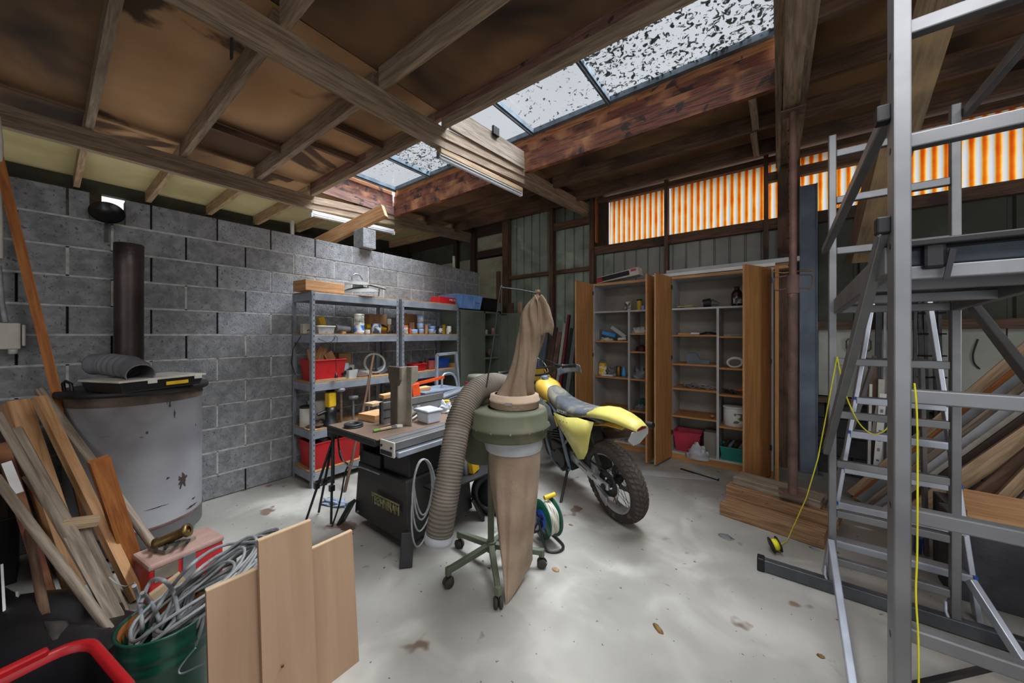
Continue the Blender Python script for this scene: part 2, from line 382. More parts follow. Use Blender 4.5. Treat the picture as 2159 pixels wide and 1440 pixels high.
# boards above the joists
for x0, x1, pm in ((XO - .1, -5.42, M_PANEL_CR), (-5.42, BX[0], M_PANEL), (BX[0], BX[1], M_PANEL), (BX[1], BX[2], M_PANEL), (BX[2], 3.5, M_PANEL_DK)):
    ys = [-4.2] + JN + (JF if x0 < 0 and x0 > -5 else [2.72] + JF) + [5.3]
    for a, b in zip(ys, ys[1:]):
        if BX[0] - .01 <= x0 < 0 and a == 2.09: continue
        mm = M_PANEL_DK if (pm is M_PANEL and (b > 3.4 or b < .3 or (x0 == BX[1] and 1.4 < b < 2.2))) else pm  # near-end boards carry the unlit roof's shade in their colour
        z0, z1 = zb(a) + .151, zb(b) + .151
        q = MB(); q.bar(((x0 + x1) / 2, a, z0 + .01), ((x0 + x1) / 2, b, z1 + .01), x1 - x0 + .006, .02)
        q.build('ceiling_board', mm, ceil, world=True)
# beams
def beamline(x, lo=.15, wl_=.07, wu=.12):
    ys = [-4.2, 2.1, 3.33, 5.1]; a = MB(); b = MB()
    for p, q in zip(ys, ys[1:]):
        u0, u1 = (.045 if p > 2.2 else 0), (.045 if q > 2.2 else 0)
        a.bar((x, p, zb(p) - .13 + u0), (x, q, zb(q) - .13 + u1), wl_, .08)
        b.bar((x, p, zb(p) - .046 + u0), (x, q, zb(q) - .046 + u1), wu * .8, .09)
    a.build('beam_lower', T_JOIST, ceil, world=True); b.build('beam_upper', T_JOIST, ceil, world=True)
for x in BX[:2]: beamline(x)
x = BX[2]
MB().bar((x, -4.2, 3.36), (x, 2.1, 3.38), .2, .2).bar((x, 2.1, 3.38), (x, 5.1, 3.53), .2, .2).build('beam_upper', T_JOIST, ceil, world=True)
MB().bar((x, -4.2, 3.20), (x, 3.75, 3.34), .10, .14).build('beam_lower', T_JOIST, ceil, world=True)
MB().bar((x + .065, -4.2, 3.27), (x + .065, 5.05, 3.40), .03, .1).build('beam_side', T_GREY, ceil, world=True)
MB().bar((x - .075, -4.2, 3.27), (x - .075, 5.05, 3.40), .03, .1).build('beam_side', T_GREY, ceil, world=True)
# steel strap hanging at the main beam
MB().bar((-2.40, .62, 3.02), (-2.40, .62, 3.36), .03, .008).build('strap', M_DKSTEEL, ceil, world=True)
# ================================================================ skylight
SX0, SX1, SY0, SY1, SZ = -4.80, .0, 2.12, 3.30, 3.80
sky = thing('window_1', '', '', ((SX0 + SX1) / 2, 2.7, SZ), kind='structure')
T_CURB0 = wood('curb_lower_timber', '8d6a5e', '5e4038', spots='3a2a28', spot_t=.62, spot_s=7)
T_CURB1 = wood('curb_upper_timber', 'b07a48', '7c4a28', spots='3a2318', spot_t=.6, spot_s=6)
def curb(p0, p1, off, nrm):
    zs = [(3.375, 3.495, .0, T_CURB0), (3.505, 3.60, .030, T_RED), (3.606, 3.70, .042, T_RED), (3.708, 3.79, .058, T_CURB1)]
    for k, (a, b, o, mw) in enumerate(zs):
        q = Vector(nrm) * o; L = (Vector(p1) - Vector(p0)).length
        segs = [(0, 1)] if k != 2 else [(0, .47), (.473, 1)]
        for s0, s1 in segs:
            A = Vector(p0).lerp(Vector(p1), s0); B = Vector(p0).lerp(Vector(p1), s1)
            MB().bar(A + q + Vector((0, 0, (a + b) / 2)), B + q + Vector((0, 0, (a + b) / 2)), .04, b - a).build('curb_plank', mw, sky, world=True)
curb((SX0 - .08, SY1 + .03, 0), (SX1, SY1 + .03, 0), 0, (0, 1, 0))
curb((SX0 - .02, SY1, 0), (SX0 - .02, SY0, 0), 0, (-1, 0, 0))
curb((SX1 + .02, SY0, 0), (SX1 + .02, SY1, 0), 0, (1, 0, 0))
curb((SX1, SY0 - .04, 0), (SX0, SY0 - .04, 0), 0, (0, -1, 0))
bars = [SX0, -3.98, -3.1, -2.21, -1.32, SX1]
M_FRAME = mat('weathered_glazing_bar', '6f7f8a', '4c5963', rough=.5, metal=.4, bump=.05)
for y in (SY0 - .02, SY1 + .04): MB().bar((SX0, y, SZ + .0), (SX1, y, SZ + .0), .05, .05).build('glazing_bar', M_FRAME, sky, world=True)
for x in bars: MB().bar((x, SY0, SZ - .01), (x, SY1 + .03, SZ - .01), .045, .05).bar((x, SY0, SZ - .045), (x, SY1 + .03, SZ - .045), .02, .03).build('glazing_bar', M_FRAME, sky, world=True)
def pane_mat(name, t, s, clear=.92, tint=(.86, .88, .9)):
    m = bpy.data.materials.new(name); m.use_nodes = True; n, l = m.node_tree.nodes, m.node_tree.links; n.remove(n['Principled BSDF'])
    tr = n.new('ShaderNodeBsdfTransparent'); tr.inputs[0].default_value = (*[c * clear for c in tint], 1)
    df = n.new('ShaderNodeBsdfDiffuse'); df.inputs[0].default_value = (.10, .13, .12, 1)
    gl = n.new('ShaderNodeBsdfGlossy'); gl.inputs['Roughness'].default_value = .1
    mx = n.new('ShaderNodeMixShader'); m2 = n.new('ShaderNodeMixShader'); m2.inputs[0].default_value = .04
    tc = n.new('ShaderNodeTexCoord'); k = n.new('ShaderNodeTexNoise'); k.inputs['Scale'].default_value = s; k.inputs['Detail'].default_value = 4; k.inputs['Distortion'].default_value = 1.2
    k2 = n.new('ShaderNodeTexNoise'); k2.inputs['Scale'].default_value = 1.3
    r = n.new('ShaderNodeMapRange'); r.inputs['From Min'].default_value = t; r.inputs['From Max'].default_value = t + .025; r.inputs['To Max'].default_value = .93
    ad = n.new('ShaderNodeMath'); ad.operation = 'MULTIPLY_ADD'; ad.inputs[1].default_value = .18
    l.new(tc.outputs['Object'], k.inputs['Vector']); l.new(tc.outputs['Object'], k2.inputs['Vector']); l.new(k2.outputs['Fac'], ad.inputs[0]); l.new(k.outputs['Fac'], ad.inputs[2])
    l.new(ad.outputs[0], r.inputs['Value']); l.new(tr.outputs[0], m2.inputs[1]); l.new(gl.outputs[0], m2.inputs[2])
    l.new(r.outputs[0], mx.inputs[0]); l.new(m2.outputs[0], mx.inputs[1]); l.new(df.outputs[0], mx.inputs[2])
    l.new(mx.outputs[0], n['Material Output'].inputs[0]); return m
pm = [pane_mat('dirty_glass_light', .76, 26), pane_mat('dirty_glass_dense', .665, 26), pane_mat('dirty_glass_clear', .80, 22), pane_mat('dirty_glass_spotted', .725, 20), pane_mat('dirty_glass_leafy', .645, 22)]
for i, (a, b) in enumerate(zip(bars, bars[1:])):
    q = MB(); q.box((a + .02, SY0, SZ + .004), (b - .02, SY1 + .03, SZ + .010)); q.build('pane', pm[[0, 1, 2, 3, 4][i]], sky, world=True)
MB().bar((-2.31, 2.15, 3.42), (-2.31, 3.28, 3.48), .03, .2).build('cross_plank', T_GREY, sky, world=True)
sb = MB(); sb.rbox((-2.28, 2.75, 3.56), (.03, .09, .09)); sb.build('bracket', M_DKSTEEL, sky, world=True, bevel=.006)
# ================================================================ back wall
YB = 5.15
bw = thing('wall_back', '', '', (0, YB, 0), kind='structure')
def ribbed(x0, x1, z0, z1, y, m, per=.165, dep=.03, name='cladding_sheet', parent=None):
    pr = []; x = x0
    while x < x1 - 1e-6:
        for dx, d in ((0, 0), (per * .84, 0), (per * .88, dep), (per * .96, dep)):
            if x + dx <= x1: pr.append((x + dx, y + d))
        x += per
    pr.append((x1, y)); q = MB(); k = len(pr)
    q.add([(a, b, z0) for a, b in pr] + [(a, b, z1) for a, b in pr], [(i, i + 1, k + i + 1, k + i) for i in range(k - 1)])
    return q.build(name, m, parent or bw, world=True)
xs = [-3.93, -2.94, -1.95, -.96, .03, 1.02, 2.01, 3.4]
for i, (a, b) in enumerate(zip(xs, xs[1:])):
    if b <= -1.9: ribbed(a, b if b > -2.0 and b < -1.9 and False else b, 0, 2.85, YB, M_GREEN)
    else: ribbed(a, b, 1.6 if a > 0 else 0, 2.80, YB, M_GREYCL if a < 0 else M_DKGREEN, per=.165 if a < 0 else .33)
ribbed(-3.93, -2.94, 2.85, 3.6, YB, M_GREEN); ribbed(-2.94, -2.1, 2.85, 3.6, YB, M_GREEN)
# pale sheets and block base at the right
for a, b in ((.36, 1.0), (1.01, 1.62), (1.63, 2.3), (2.31, 3.4)):
    MB().box((a, YB - .01, .84), (b, YB + .01, 1.56)).build('pale_sheet', M_WHITEBD, bw, world=True)
MB().box((.03, YB + .0, .0), (.36, YB + .03, 1.6)).build('pale_sheet', M_DKGREEN, bw, world=True)
for r in range(4):
    for k in range(8):
        a = .2 + k * .4286 - (r % 2) * .21
        MB().box((a, YB - .03, r * .2), (a + .42, YB + .05, r * .2 + .192)).build('block', mat('dark_block', '47474a', '333336', rough=.95, bump=.5, bscale=60) if r == 0 and k == 0 else bpy.data.materials['dark_block'], bw, world=True, bevel=.004)
for x0, x1, z, h, m in ((-3.95, -2.25, 2.53, .06, T_OLD), (-2.97, -2.25, 3.28, .11, T_OLD), (.3, 3.4, 1.60, .09, T_OLD), (.3, 3.4, .80, .06, T_OLD), (-2.3, 3.4, 2.785, .12, T_OLD), (-2.25, 3.4, 3.53, .07, T_OLD), (-.12, 1.05, 3.33, .10, T_OLD)):
    MB().box((x0, YB - .09, z - h / 2), (x1, YB - .015, z + h / 2)).build('rail', m, bw, world=True)
for x, w_, z0 in ((-3.95, .13, 0), (-2.99, .07, 0), (-2.27, .07, 0), (-1.2, .045, 2.2), (-.107, .045, 2.2), (.10, .20, 0), (.86, .05, 1.6), (2.4, .1, 0)):
    MB().box((x - w_ / 2, YB - .12, z0), (x + w_ / 2, YB - .012, 3.6)).build('post', T_OLD, bw, world=True)
MB().box((-2.22, YB - .05, 2.85), (-2.035, YB - .01, 3.5)).build('infill_panel', T_DARK, bw, world=True)
# cream weatherboards and the dark part beyond the block wall
for k in range(27):
    z = k * .135
    if 2.9 < z < 3.05: continue
    q = MB(); q.bar((-4.72, YB - .01, z + .065), (-4.03, YB - .01, z + .065), .02, .135); q.build('weatherboard', M_CREAMBD, bw, world=True)
MB().box((-4.74, YB - .06, 3.0), (-4.0, YB - .02, 3.12)).build('rail', T_DARK, bw, world=True)
MB().box((-6.9, YB, 0), (-4.72, YB + .04, 3.6)).build('panel', M_DKGREEN, bw, world=True)
MB().box((-7.0, YB + .06, 0), (-2.1, YB + .08, 3.75)).box((-2.1, YB + .075, 0), (3.5, YB + .09, 2.84)).build('leak_backing', M_BACKING, bw, world=True)  # added dark sheet that stops light leaking through the wall gaps
MB().box((-7.1, 5.1, 3.4), (-3.9, 5.4, 3.62)).build('fascia', T_DARK, bw, world=True)
for a, b in ((-5.85, -5.32), (-5.2, -4.86)):
    MB().box((a, YB - .03, 2.72), (b, YB - .002, 3.0)).build('pale_panel', M_CREAMBD, bw, world=True)
MB().box((-4.84, YB - .1, 0), (-4.72, YB - .02, 3.5)).box((-5.32, YB - .1, 2), (-5.22, YB - .02, 3.5)).build('post', T_DARK, bw, world=True)
# walls out of the picture: right wall, rear wall with the open doorway
rw = thing('wall_right', '', '', (3.45, 0, 0), kind='structure')
MB().box((3.45, 2.4, 0), (3.5, 5.3, 3.7)).box((3.45, -4.2, 0), (3.5, 2.4, 3.7)).build('panel', M_DKGREEN, rw, world=True)
rr = thing('wall_rear', '', '', (0, -4.2, 0), kind='structure')
MB().box((-7, -4.25, 0), (-1.2, -4.2, 3.7)).box((-1.2, -4.25, 3.1), (3.5, -4.2, 3.7)).build('panel', M_DKGREEN, rr, world=True)
# translucent corrugated windows
def corr_mat():
    m = bpy.data.materials.new('stained_translucent_sheet'); m.use_nodes = True; n, l = m.node_tree.nodes, m.node_tree.links; n.remove(n['Principled BSDF'])
    geo = n.new('ShaderNodeUVMap'); sep = n.new('ShaderNodeSeparateXYZ'); l.new(geo.outputs[0], sep.inputs[0])
    nz = n.new('ShaderNodeTexNoise'); nz.inputs['Scale'].default_value = 5; nz.inputs['Detail'].default_value = 5; l.new(geo.outputs[0], nz.inputs['Vector'])
    s = n.new('ShaderNodeMath'); s.operation = 'MULTIPLY'; s.inputs[1].default_value = 2 * PI / .076; l.new(sep.outputs['X'], s.inputs[0])
    c = n.new('ShaderNodeMath'); c.operation = 'COSINE'; l.new(s.outputs[0], c.inputs[0])
    a = n.new('ShaderNodeMath'); a.operation = 'MULTIPLY_ADD'; a.inputs[1].default_value = 1.3; l.new(nz.outputs['Fac'], a.inputs[0]); l.new(c.outputs[0], a.inputs[2])
    # stain grows toward the top of the sheet
    b = n.new('ShaderNodeMath'); b.operation = 'MULTIPLY_ADD'; b.inputs[1].default_value = .55; l.new(sep.outputs['Y'], b.inputs[0]); l.new(a.outputs[0], b.inputs[2])
    r = n.new('ShaderNodeValToRGB'); mr = n.new('ShaderNodeMapRange'); mr.inputs['From Min'].default_value = -.45; mr.inputs['From Max'].default_value = 1.95
    l.new(b.outputs[0], mr.inputs['Value']); l.new(mr.outputs[0], r.inputs[0])
    e = r.color_ramp.elements; e[0].position = 0; e[0].color = (.27, .285, .33, 1); e[1].position = .42; e[1].color = (.30, .27, .19, 1)
    for p, col in ((.58, (.45, .21, .02, 1)), (.78, (.30, .085, .005, 1)), (1, (.24, .025, .003, 1))):
        q = e.new(p); q.color = col
    t = n.new('ShaderNodeBsdfTranslucent'); tp = n.new('ShaderNodeBsdfTransparent'); d = n.new('ShaderNodeBsdfDiffuse'); m1 = n.new('ShaderNodeMixShader'); m2 = n.new('ShaderNodeMixShader')
    m1.inputs[0].default_value = .35; m2.inputs[0].default_value = .12
    for q in (t, tp, d): l.new(r.outputs[0], q.inputs[0])
    l.new(t.outputs[0], m1.inputs[1]); l.new(tp.outputs[0], m1.inputs[2]); l.new(m1.outputs[0], m2.inputs[1]); l.new(d.outputs[0], m2.inputs[2])
    l.new(m2.outputs[0], n['Material Output'].inputs[0]); return m
CORR = corr_mat()
for i, (a, b, z0) in enumerate(((-2.05, -1.22, 2.845), (-1.18, -.13, 2.845), (-.085, .835, 2.845), (.885, 2.35, 2.845))):
    wv = thing('window_%d' % (i + 2), '', '', ((a + b) / 2, YB, z0), kind='structure'); k = int((b - a) / .0095)
    q = MB(); vs = []; uv = []
    X = [a + (b - a) * j / k for j in range(k + 1)]
    q.add([(x, YB + .045 + .009 * math.cos(2 * PI * x / .076), z0) for x in X] + [(x, YB + .045 + .009 * math.cos(2 * PI * x / .076), 3.56) for x in X],
          [(j, j + 1, k + j + 2, k + j + 1) for j in range(k)], [[(X[j], 0), (X[j + 1], 0), (X[j + 1], .7), (X[j], .7)] for j in range(k)], True)
    q.build('corrugated_sheet', CORR, wv, world=True)
    MB().box((a - .02, YB + .01, z0 - .01), (b + .02, YB + .03, z0 + .01)).build('sill_strip', T_OLD, wv, world=True)
# corner board left of the first window, orange light painted into its timber colour
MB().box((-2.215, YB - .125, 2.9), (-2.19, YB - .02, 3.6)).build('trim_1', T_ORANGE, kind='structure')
# ================================================================ small item builders (world coordinates, z = resting height)
def can(x, y, z, r, h, body, label, cat='tin', lid=None, band=None, name='paint_tin', group=None, handle=False, rim=True):
    t = thing(name, label, cat, (x, y, z), group=group)
    m = MB(); m.lathe([(0, 0), (r * .97, 0), (r, .004), (r, h - .004), (r * .97, h)] + ([(0, h)] if not rim else [(r * .94, h), (r * .9, h - .006), (0, h - .006)]), n=20); m.build('body', body, t)
    if band: q = MB(); q.lathe([(r * 1.01, h * .12), (r * 1.01, h * .75)], n=20); q.build('label', band, t)
    if lid: q = MB(); q.lathe([(r * 1.03, h - .012), (r * 1.05, h - .01), (r * 1.05, h + .004), (r * .9, h + .008), (0, h + .008)], n=20); q.build('lid', lid, t)
    if handle: q = MB(); q.tube([(r * math.cos(a), -.01, h - .01 + r * .9 * math.sin(a)) for a in [PI * k / 10 for k in range(11)]], .002, 6); q.build('handle', M_DKSTEEL, t)
    return t
def jar(x, y, z, r, h, label, group=None, fill=M_RUBBER):
    t = thing('screw_jar', label, 'jar', (x, y, z), group=group)
    m = MB(); m.lathe([(0, 0), (r, 0), (r, h - .018), (r * .9, h - .012)], n=18); m.build('glass_body', M_CLEAR, t)
    m = MB(); m.lathe([(0, .003), (r * .92, .003), (r * .92, h * .55), (0, h * .6)], n=16); m.build('contents', fill, t)
    m = MB(); m.lathe([(r * 1.04, h - .018), (r * 1.06, h), (r * .9, h + .002), (0, h + .002)], n=18); m.build('lid', M_LBLUE, t)
    return t
def openbox(name, label, cat, lo, hi, m, th=.006, flare=0, rz=0, rim=None, group=None, flaps=0, handles=False, kids=True):
    lo, hi = Vector(lo), Vector(hi); c = (lo + hi) / 2; c.z = lo.z; t = thing(name, label, cat, c, rz, group=group); d = (hi - lo) / 2; H = hi.z - lo.z; f = flare
    q = MB()
    def ring(x, y, z): return [(-x, -y, z), (x, -y, z), (x, y, z), (-x, y, z)]
    a = ring(d.x - f, d.y - f, 0); b = ring(d.x, d.y, H); c2 = ring(d.x - th, d.y - th, H); e = ring(d.x - f - th, d.y - f - th, th)
    fs = [(3, 2, 1, 0)] + [(i, (i + 1) % 4, 4 + (i + 1) % 4, 4 + i) for i in range(4)] + [(4 + i, 4 + (i + 1) % 4, 8 + (i + 1) % 4, 8 + i) for i in range(4)] + [(8 + i, 8 + (i + 1) % 4, 12 + (i + 1) % 4, 12 + i) for i in range(4)] + [(12, 13, 14, 15)]
    q.add(a + b + c2 + e, fs); q.build('body', m, t)
    if rim:
        q = MB(); r = .012
        for i in range(4):
            p, p2 = Vector(b[i]), Vector(b[(i + 1) % 4]); q.bar(p, p2, .016, .012)
        q.build('rim', rim, t, bevel=.003)
    if flaps:
        q = MB(); q.bar((-d.x, -d.y, H), (-d.x - flaps * .7, -d.y, H + flaps * .3), d.y * 0 + .004, .004)
        q.prism([(0, 0), (0, 2 * d.y), (flaps, 2 * d.y - .02), (flaps, .02)], (-d.x, -d.y, H), (-.9, 0, -.3), (0, 1, 0), .003); q.build('flap', m, t)
    if handles:
        for s in (-1, 1):
            q = MB(); q.box((s * (d.x + .001) - .004, -d.y * .35, H * .62), (s * (d.x + .001) + .004, d.y * .35, H * .8)); q.build('grip', M_BLACK, t)
    return t
def solidbox(name, label, cat, c, size, m, rz=0, rx=0, ry=0, bevel=.003, group=None):
    q = MB(); q.rbox(c, size, rz, rx, ry); return tag(q.build(name, m, bevel=bevel), label, cat, group)
def blob(name, label, cat, c, size, m, seed=0, amp=.35, freq=3, rz=0, n=14, group=None):
    """crumpled heap: noise-displaced dome"""
    q = MB(); c = Vector(c)
    def fn(u, v):
        a = u * 2 * PI; b = v * PI / 2; d = Vector((math.cos(a) * math.cos(b), math.sin(a) * math.cos(b), math.sin(b)))
        k = 1 + amp * noise.noise(d * freq + Vector((seed * 7.1, 0, 0))) if v > .05 else 1
        p = Vector((d.x * size[0] * k, d.y * size[1] * k, max(0, d.z * size[2] * k))); p.rotate(Matrix.Rotation(rz, 3, 'Z')); return c + p
    q.grid(fn, n * 2, n); return tag(q.build(name, m, org=c), label, cat, group)
def coil(name, label, cat, c, R, r, turns, ax, m, seed=1, squash=1, group=None, sag=0, n=28, spread=1.5):
    q = MB(); c = Vector(c); a, sd, u = q.frame(Vector(ax)); rnd = random.Random(seed); pts = []
    for k in range(int(turns * n) + 1):
        t = 2 * PI * k / n; i = k / n
        rr = R * (1 + .06 * math.sin(i * 2.7 + seed)) ; o = (rnd.random() - .5) * 0 + math.sin(i * 5.1 + seed) * r * spread + math.sin(t + i) * r
        p = sd * math.cos(t) * rr + u * math.sin(t) * rr * squash + a * o
        p.z -= sag * max(0, -u.z * math.sin(t)) * (1 + .5 * math.sin(i * 3)); pts.append(c + p)
    q.tube(pts, r, 6); return tag(q.build(name, m, org=c), label, cat, group)
# ================================================================ shelving units
XF = -3.63; SHZ = (.14, .55, 1.02, 1.50, 1.92)
def shelf_unit(y0, y1, label):
    t = thing('shelving_unit', label, 'shelf', ((XF - 4.06) / 2, (y0 + y1) / 2, 0), group='grey metal shelving units')
    for x in (XF, -4.06):
        for y, s in ((y0, 1), (y1, -1)):
            q = MB(); sx = -1 if x == XF else 1
            q.box((min(x, x + sx * .003), min(y, y + s * .036), 0), (max(x, x + sx * .003), max(y, y + s * .036), 1.93)); q.box((min(x, x + sx * .036), min(y, y + s * .003), 0), (max(x, x + sx * .036), max(y, y + s * .003), 1.93))
            o = q.build('post', M_STEEL, t, world=True)
            if x == XF:
                h = MB()
                for k in range(37): h.box((XF + .001, y + s * .022, .05 + k * .051), (XF + .0022, y + s * .028, .068 + k * .051)); 
                h.box((XF + .001, y + s * .009, .05), (XF + .0022, y + s * .0105, 1.9))
                hh = h.build('slot', M_DKSTEEL, o); hh['kind'] = 'stuff'
                org = ORG[t.name]
                for v in hh.data.vertices: v.co -= org
    for z in SHZ:
        for x in (XF - .012, -4.048): MB().box((x - .012, y0 + .004, z - .078), (x + .010, y1 - .004, z - .002)).build('beam', M_STEEL, t, world=True, bevel=.003)
        for y in (y0 + .008, y1 - .008): MB().box((-4.05, y - .006, z - .078), (XF - .005, y + .006, z - .002)).build('side_beam', M_STEEL, t, world=True)
        MB().box((-4.055, y0 + .004, z), (XF - .004, y1 - .004, z + .012)).build('shelf_board', M_CHIP, t, world=True)
    return t
shelf_unit(1.565, 2.565, 'grey perforated metal shelving unit nearest the white drum, against the block wall')
shelf_unit(2.60, 3.56, 'grey perforated metal shelving unit beside the green cabinet, against the block wall')
XI = -3.76
def at(px, z, x=XI): return P(px, 706, x=x).y
zt, z1, z2, z3, z4 = [s + .0125 for s in (1.92, 1.50, 1.02, .55, .14)]
solidbox('timber_block', 'thick pale timber block on the left end of the shelving top', 'timber', (-3.78, 1.71, zt + .055), (.24, .40, .105), T_FRESH, rz=.08, bevel=.004)
lp = thing('heat_lamp', 'grey metal dish lamp with round reflector lying on top of the shelving', 'lamp', (-3.80, 2.16, zt))
def dish(c, R, dep, tilt, th=.004):
    q = MB(); ax = Vector((math.sin(tilt[0]), math.sin(tilt[1]), 1)).normalized(); q.lathe([(.02, dep), (R * .3, dep * .92), (R * .7, dep * .55), (R, 0), (R + .006, -.002)], c, 28, ax); return q
dish((.02, 0, .06), .19, .05, (.1, -.12)).build('lower_dish', M_OLIVE if 0 else mat('dusty_grey_metal', '64625d', '4a4945', rough=.65, metal=0), lp, solid=.004)
dish((0, -.02, .15), .13, .03, (.2, -.1)).build('reflector', bpy.data.materials['dusty_grey_metal'], lp, solid=.004)
q = MB(); q.lathe([(0, .06), (.055, .05), (.06, 0)], (0, -.02, .09), 18); q.build('bulb', M_CLEAR, lp)
q = MB(); q.tube([(0, -.09 + .0, .18), (0, -.085, .23), (0, -.05, .255), (0, -.0, .25), (0, .04, .2)], .008, 8); q.build('handle', M_ALU_DULL, lp)
q = MB(); q.tube([(.02, .1, .15), (.05, .30, .115)], .013, 8); q.build('arm', bpy.data.materials['dusty_grey_metal'], lp)
q = MB(); q.bar((.05, .22, .13), (.06, .2, .02), .02, .004).bar((.05, .29, .115), (.08, .33, .0), .008, .008).bar((.0, .1, .14), (.1, .05, .06), .008, .008); q.build('leg', M_ALU_DULL, lp)
# cartons, tins and jars, second shelf from the top
def px_item(px, x=XI): v = P(px, 706, x=x); return v.x, v.y
x, y = px_item(645, -3.86); solidbox('socket_box', 'small dusty white socket box behind the left shelf post', 'box', (x, y, z1 + .05), (.07, .08, .10), M_OFFW)
x, y = px_item(683, -3.73); t = openbox('clear_tub', 'clear plastic tub of screws near the left shelf post, upper shelf', 'container', (x - .06, y - .085, z1), (x + .06, y + .085, z1 + .075), M_CLEAR, flare=.012, rim=M_WHITE)
q = MB(); q.lathe([(0, .05), (.05, .045), (.055, .01)], (0, 0, 0), 10); q.build('contents', M_GREY, t)
x, y = px_item(680, -3.85); solidbox('drill_battery', 'yellow and black power tool behind the clear tub', 'tool', (x, y, z1 + .09), (.07, .06, .18), M_YEL, rx=.3, bevel=.01)
x, y = px_item(722, -3.78); q = MB(); q.tube([(x, y + .08, z1 + .05), (x, y - .02, z1 + .055), (x + .03, y - .1, z1 + .06)], [.03, .034, .04], 14); tag(q.build('nozzle_tube', M_GREY), 'grey plastic nozzle lying on the upper shelf', 'tube')
x, y = px_item(724, -3.72); solidbox('wood_offcut', 'tiny wooden offcut at the front edge of the upper shelf', 'offcut', (x, y, z1 + .012), (.04, .04, .022), T_FRESH)
M_TINW = mat('tin_white_print', 'd6d4c8', '86867c', rough=.5, scale=14, amt=.25, spots='3f4a44', spot_t=.63, spot_s=20)
M_TINB = mat('tin_blue_print', 'd8dada', '2d74c4', rough=.5, scale=10, amt=.1)
x, y = px_item(757, -3.72); can(x, y, z1, .055, .125, M_TINW, 'white paint tin with a blue figure label, under another tin', band=M_TINB)
can(x, y, z1 + .127, .053, .085, M_TINW, 'short white tin with a green print stacked on the blue label tin', 'tin', lid=M_TINW, name='small_tin')
x, y = px_item(775, -3.7); can(x, y, z1, .028, .045, M_OFFW, 'tiny grey pot in front of the yellow grinder', 'pot', name='small_pot')
x, y = px_item(793, -3.70); can(x, y, z1, .055, .115, mat('paint_run_tin', 'c6ccd6', '3a4350', rough=.4, metal=.2, scale=14, amt=.15), 'open silver tin with dark paint runs on the upper shelf', handle=True)
x, y = px_item(794, -3.83); g = thing('angle_grinder', 'yellow angle grinder lying behind the silver tin', 'grinder', (x, y, z1 + .06))
q = MB(); q.tube([(0, -.14, .02), (0, -.03, .025), (0, .02, .02), (0, .12, .0)], [.036, .04, .034, .026], 14); q.build('housing', M_YEL, g)
q = MB(); q.tube([(0, .0, .045), (0, .08, .03), (0, .16, .0)], [.022, .026, .02], 10); q.build('grip', M_BLACK, g)
q = MB(); q.cyl((.03, .17, -.05), (.03, .17, -.02), .03); q.cyl((.03, .17, -.055), (.03, .17, -.052), .055); q.build('disc', M_DKSTEEL, g)
x, y = px_item(820, -3.80); b = thing('paint_brush', 'paint brush standing bristles up at the shelf post', 'brush', (x, y, z1 + .04)); MB().rbox((0, 0, .11), (.02, .05, .07)).build('bristles', M_OFFW, b); MB().rbox((0, 0, .03), (.015, .025, .1)).build('handle', T_FRESH, b)
x, y = px_item(790, -3.98); solidbox('tall_carton', 'dark brown carton at the back of the upper shelf', 'box', (x, y + .02, z1 + .12), (.10, .24, .24), M_CARD)
# second unit, same shelf
x, y = px_item(853, -3.71); can(x, y, z1, .042, .095, M_TINW, 'white pot with an orange lid at the right shelf bay', 'pot', lid=M_ORANGE, name='lidded_pot')
x, y = px_item(864, -3.74); solidbox('orange_cap', 'bright orange cap beside the white pot', 'cap', (x, y, z1 + .035), (.04, .03, .07), M_ORANGE, bevel=.008)
x, y = px_item(868, -3.80); solidbox('board_offcut', 'pale board offcut standing left of the blue lidded jars', 'offcut', (x, y, z1 + .075), (.03, .07, .15), T_FRESH)
x, y = px_item(898, -3.76); solidbox('board_offcut', 'pale board offcut standing between the blue lidded jars', 'offcut', (x, y, z1 + .065), (.03, .045, .13), T_FRESH)
x, y = px_item(852, -3.93); solidbox('open_carton', 'brown carton with a torn flap at the back of the right bay', 'box', (x, y + .04, z1 + .13), (.16, .22, .26), M_CARD, rz=.2)
for px, dx, z, r, h, lb in ((873, -3.72, 0, .045, .055, 'wide jar with blue lid left of the jar tower, on the shelf'), (888, -3.72, 0, .034, .06, 'jar with blue lid at the bottom of the three jar tower'), (886, -3.74, .064, .042, .07, 'middle jar with blue lid of the three jar tower'), (886, -3.74, .138, .042, .095, 'topmost clear jar with blue lid of the jar tower'),
                            (904, -3.82, 0, .028, .14, 'tall narrow jar with blue lid behind the offcut'), (911, -3.76, .055, .04, .05, 'jar with blue lid stacked behind the dark jar'), (909, -3.71, 0, .036, .06, 'low dark jar with blue lid right of the offcut'), (913, -3.77, 0, .038, .052, 'jar with blue lid under another, right of the offcut')):
    x, y = px_item(px, dx); jar(x, y, z1 + z, r, h, lb, 'blue lidded jars on the upper shelf')
x, y = px_item(928, -3.71); can(x, y, z1, .035, .105, mat('tin_black_print', '2a2a2e', '15151a', rough=.4), 'black and white tin right of the jars', 'tin', band=mat('tin_grey_label', 'b9babd', '2a2a2e', scale=20, amt=.1), name='oil_tin')
x, y = px_item(935, -3.78); solidbox('yellow_carton', 'narrow yellow carton between two dark tins', 'box', (x, y, z1 + .065), (.03, .05, .13), M_YEL)
x, y = px_item(946, -3.71); can(x, y, z1, .038, .11, mat('tin_brown_print', '4a3a30', 'd0cfc8', rough=.4, scale=12, amt=.1), 'brown and white patterned tin at the right shelf end', 'tin', name='varnish_tin')
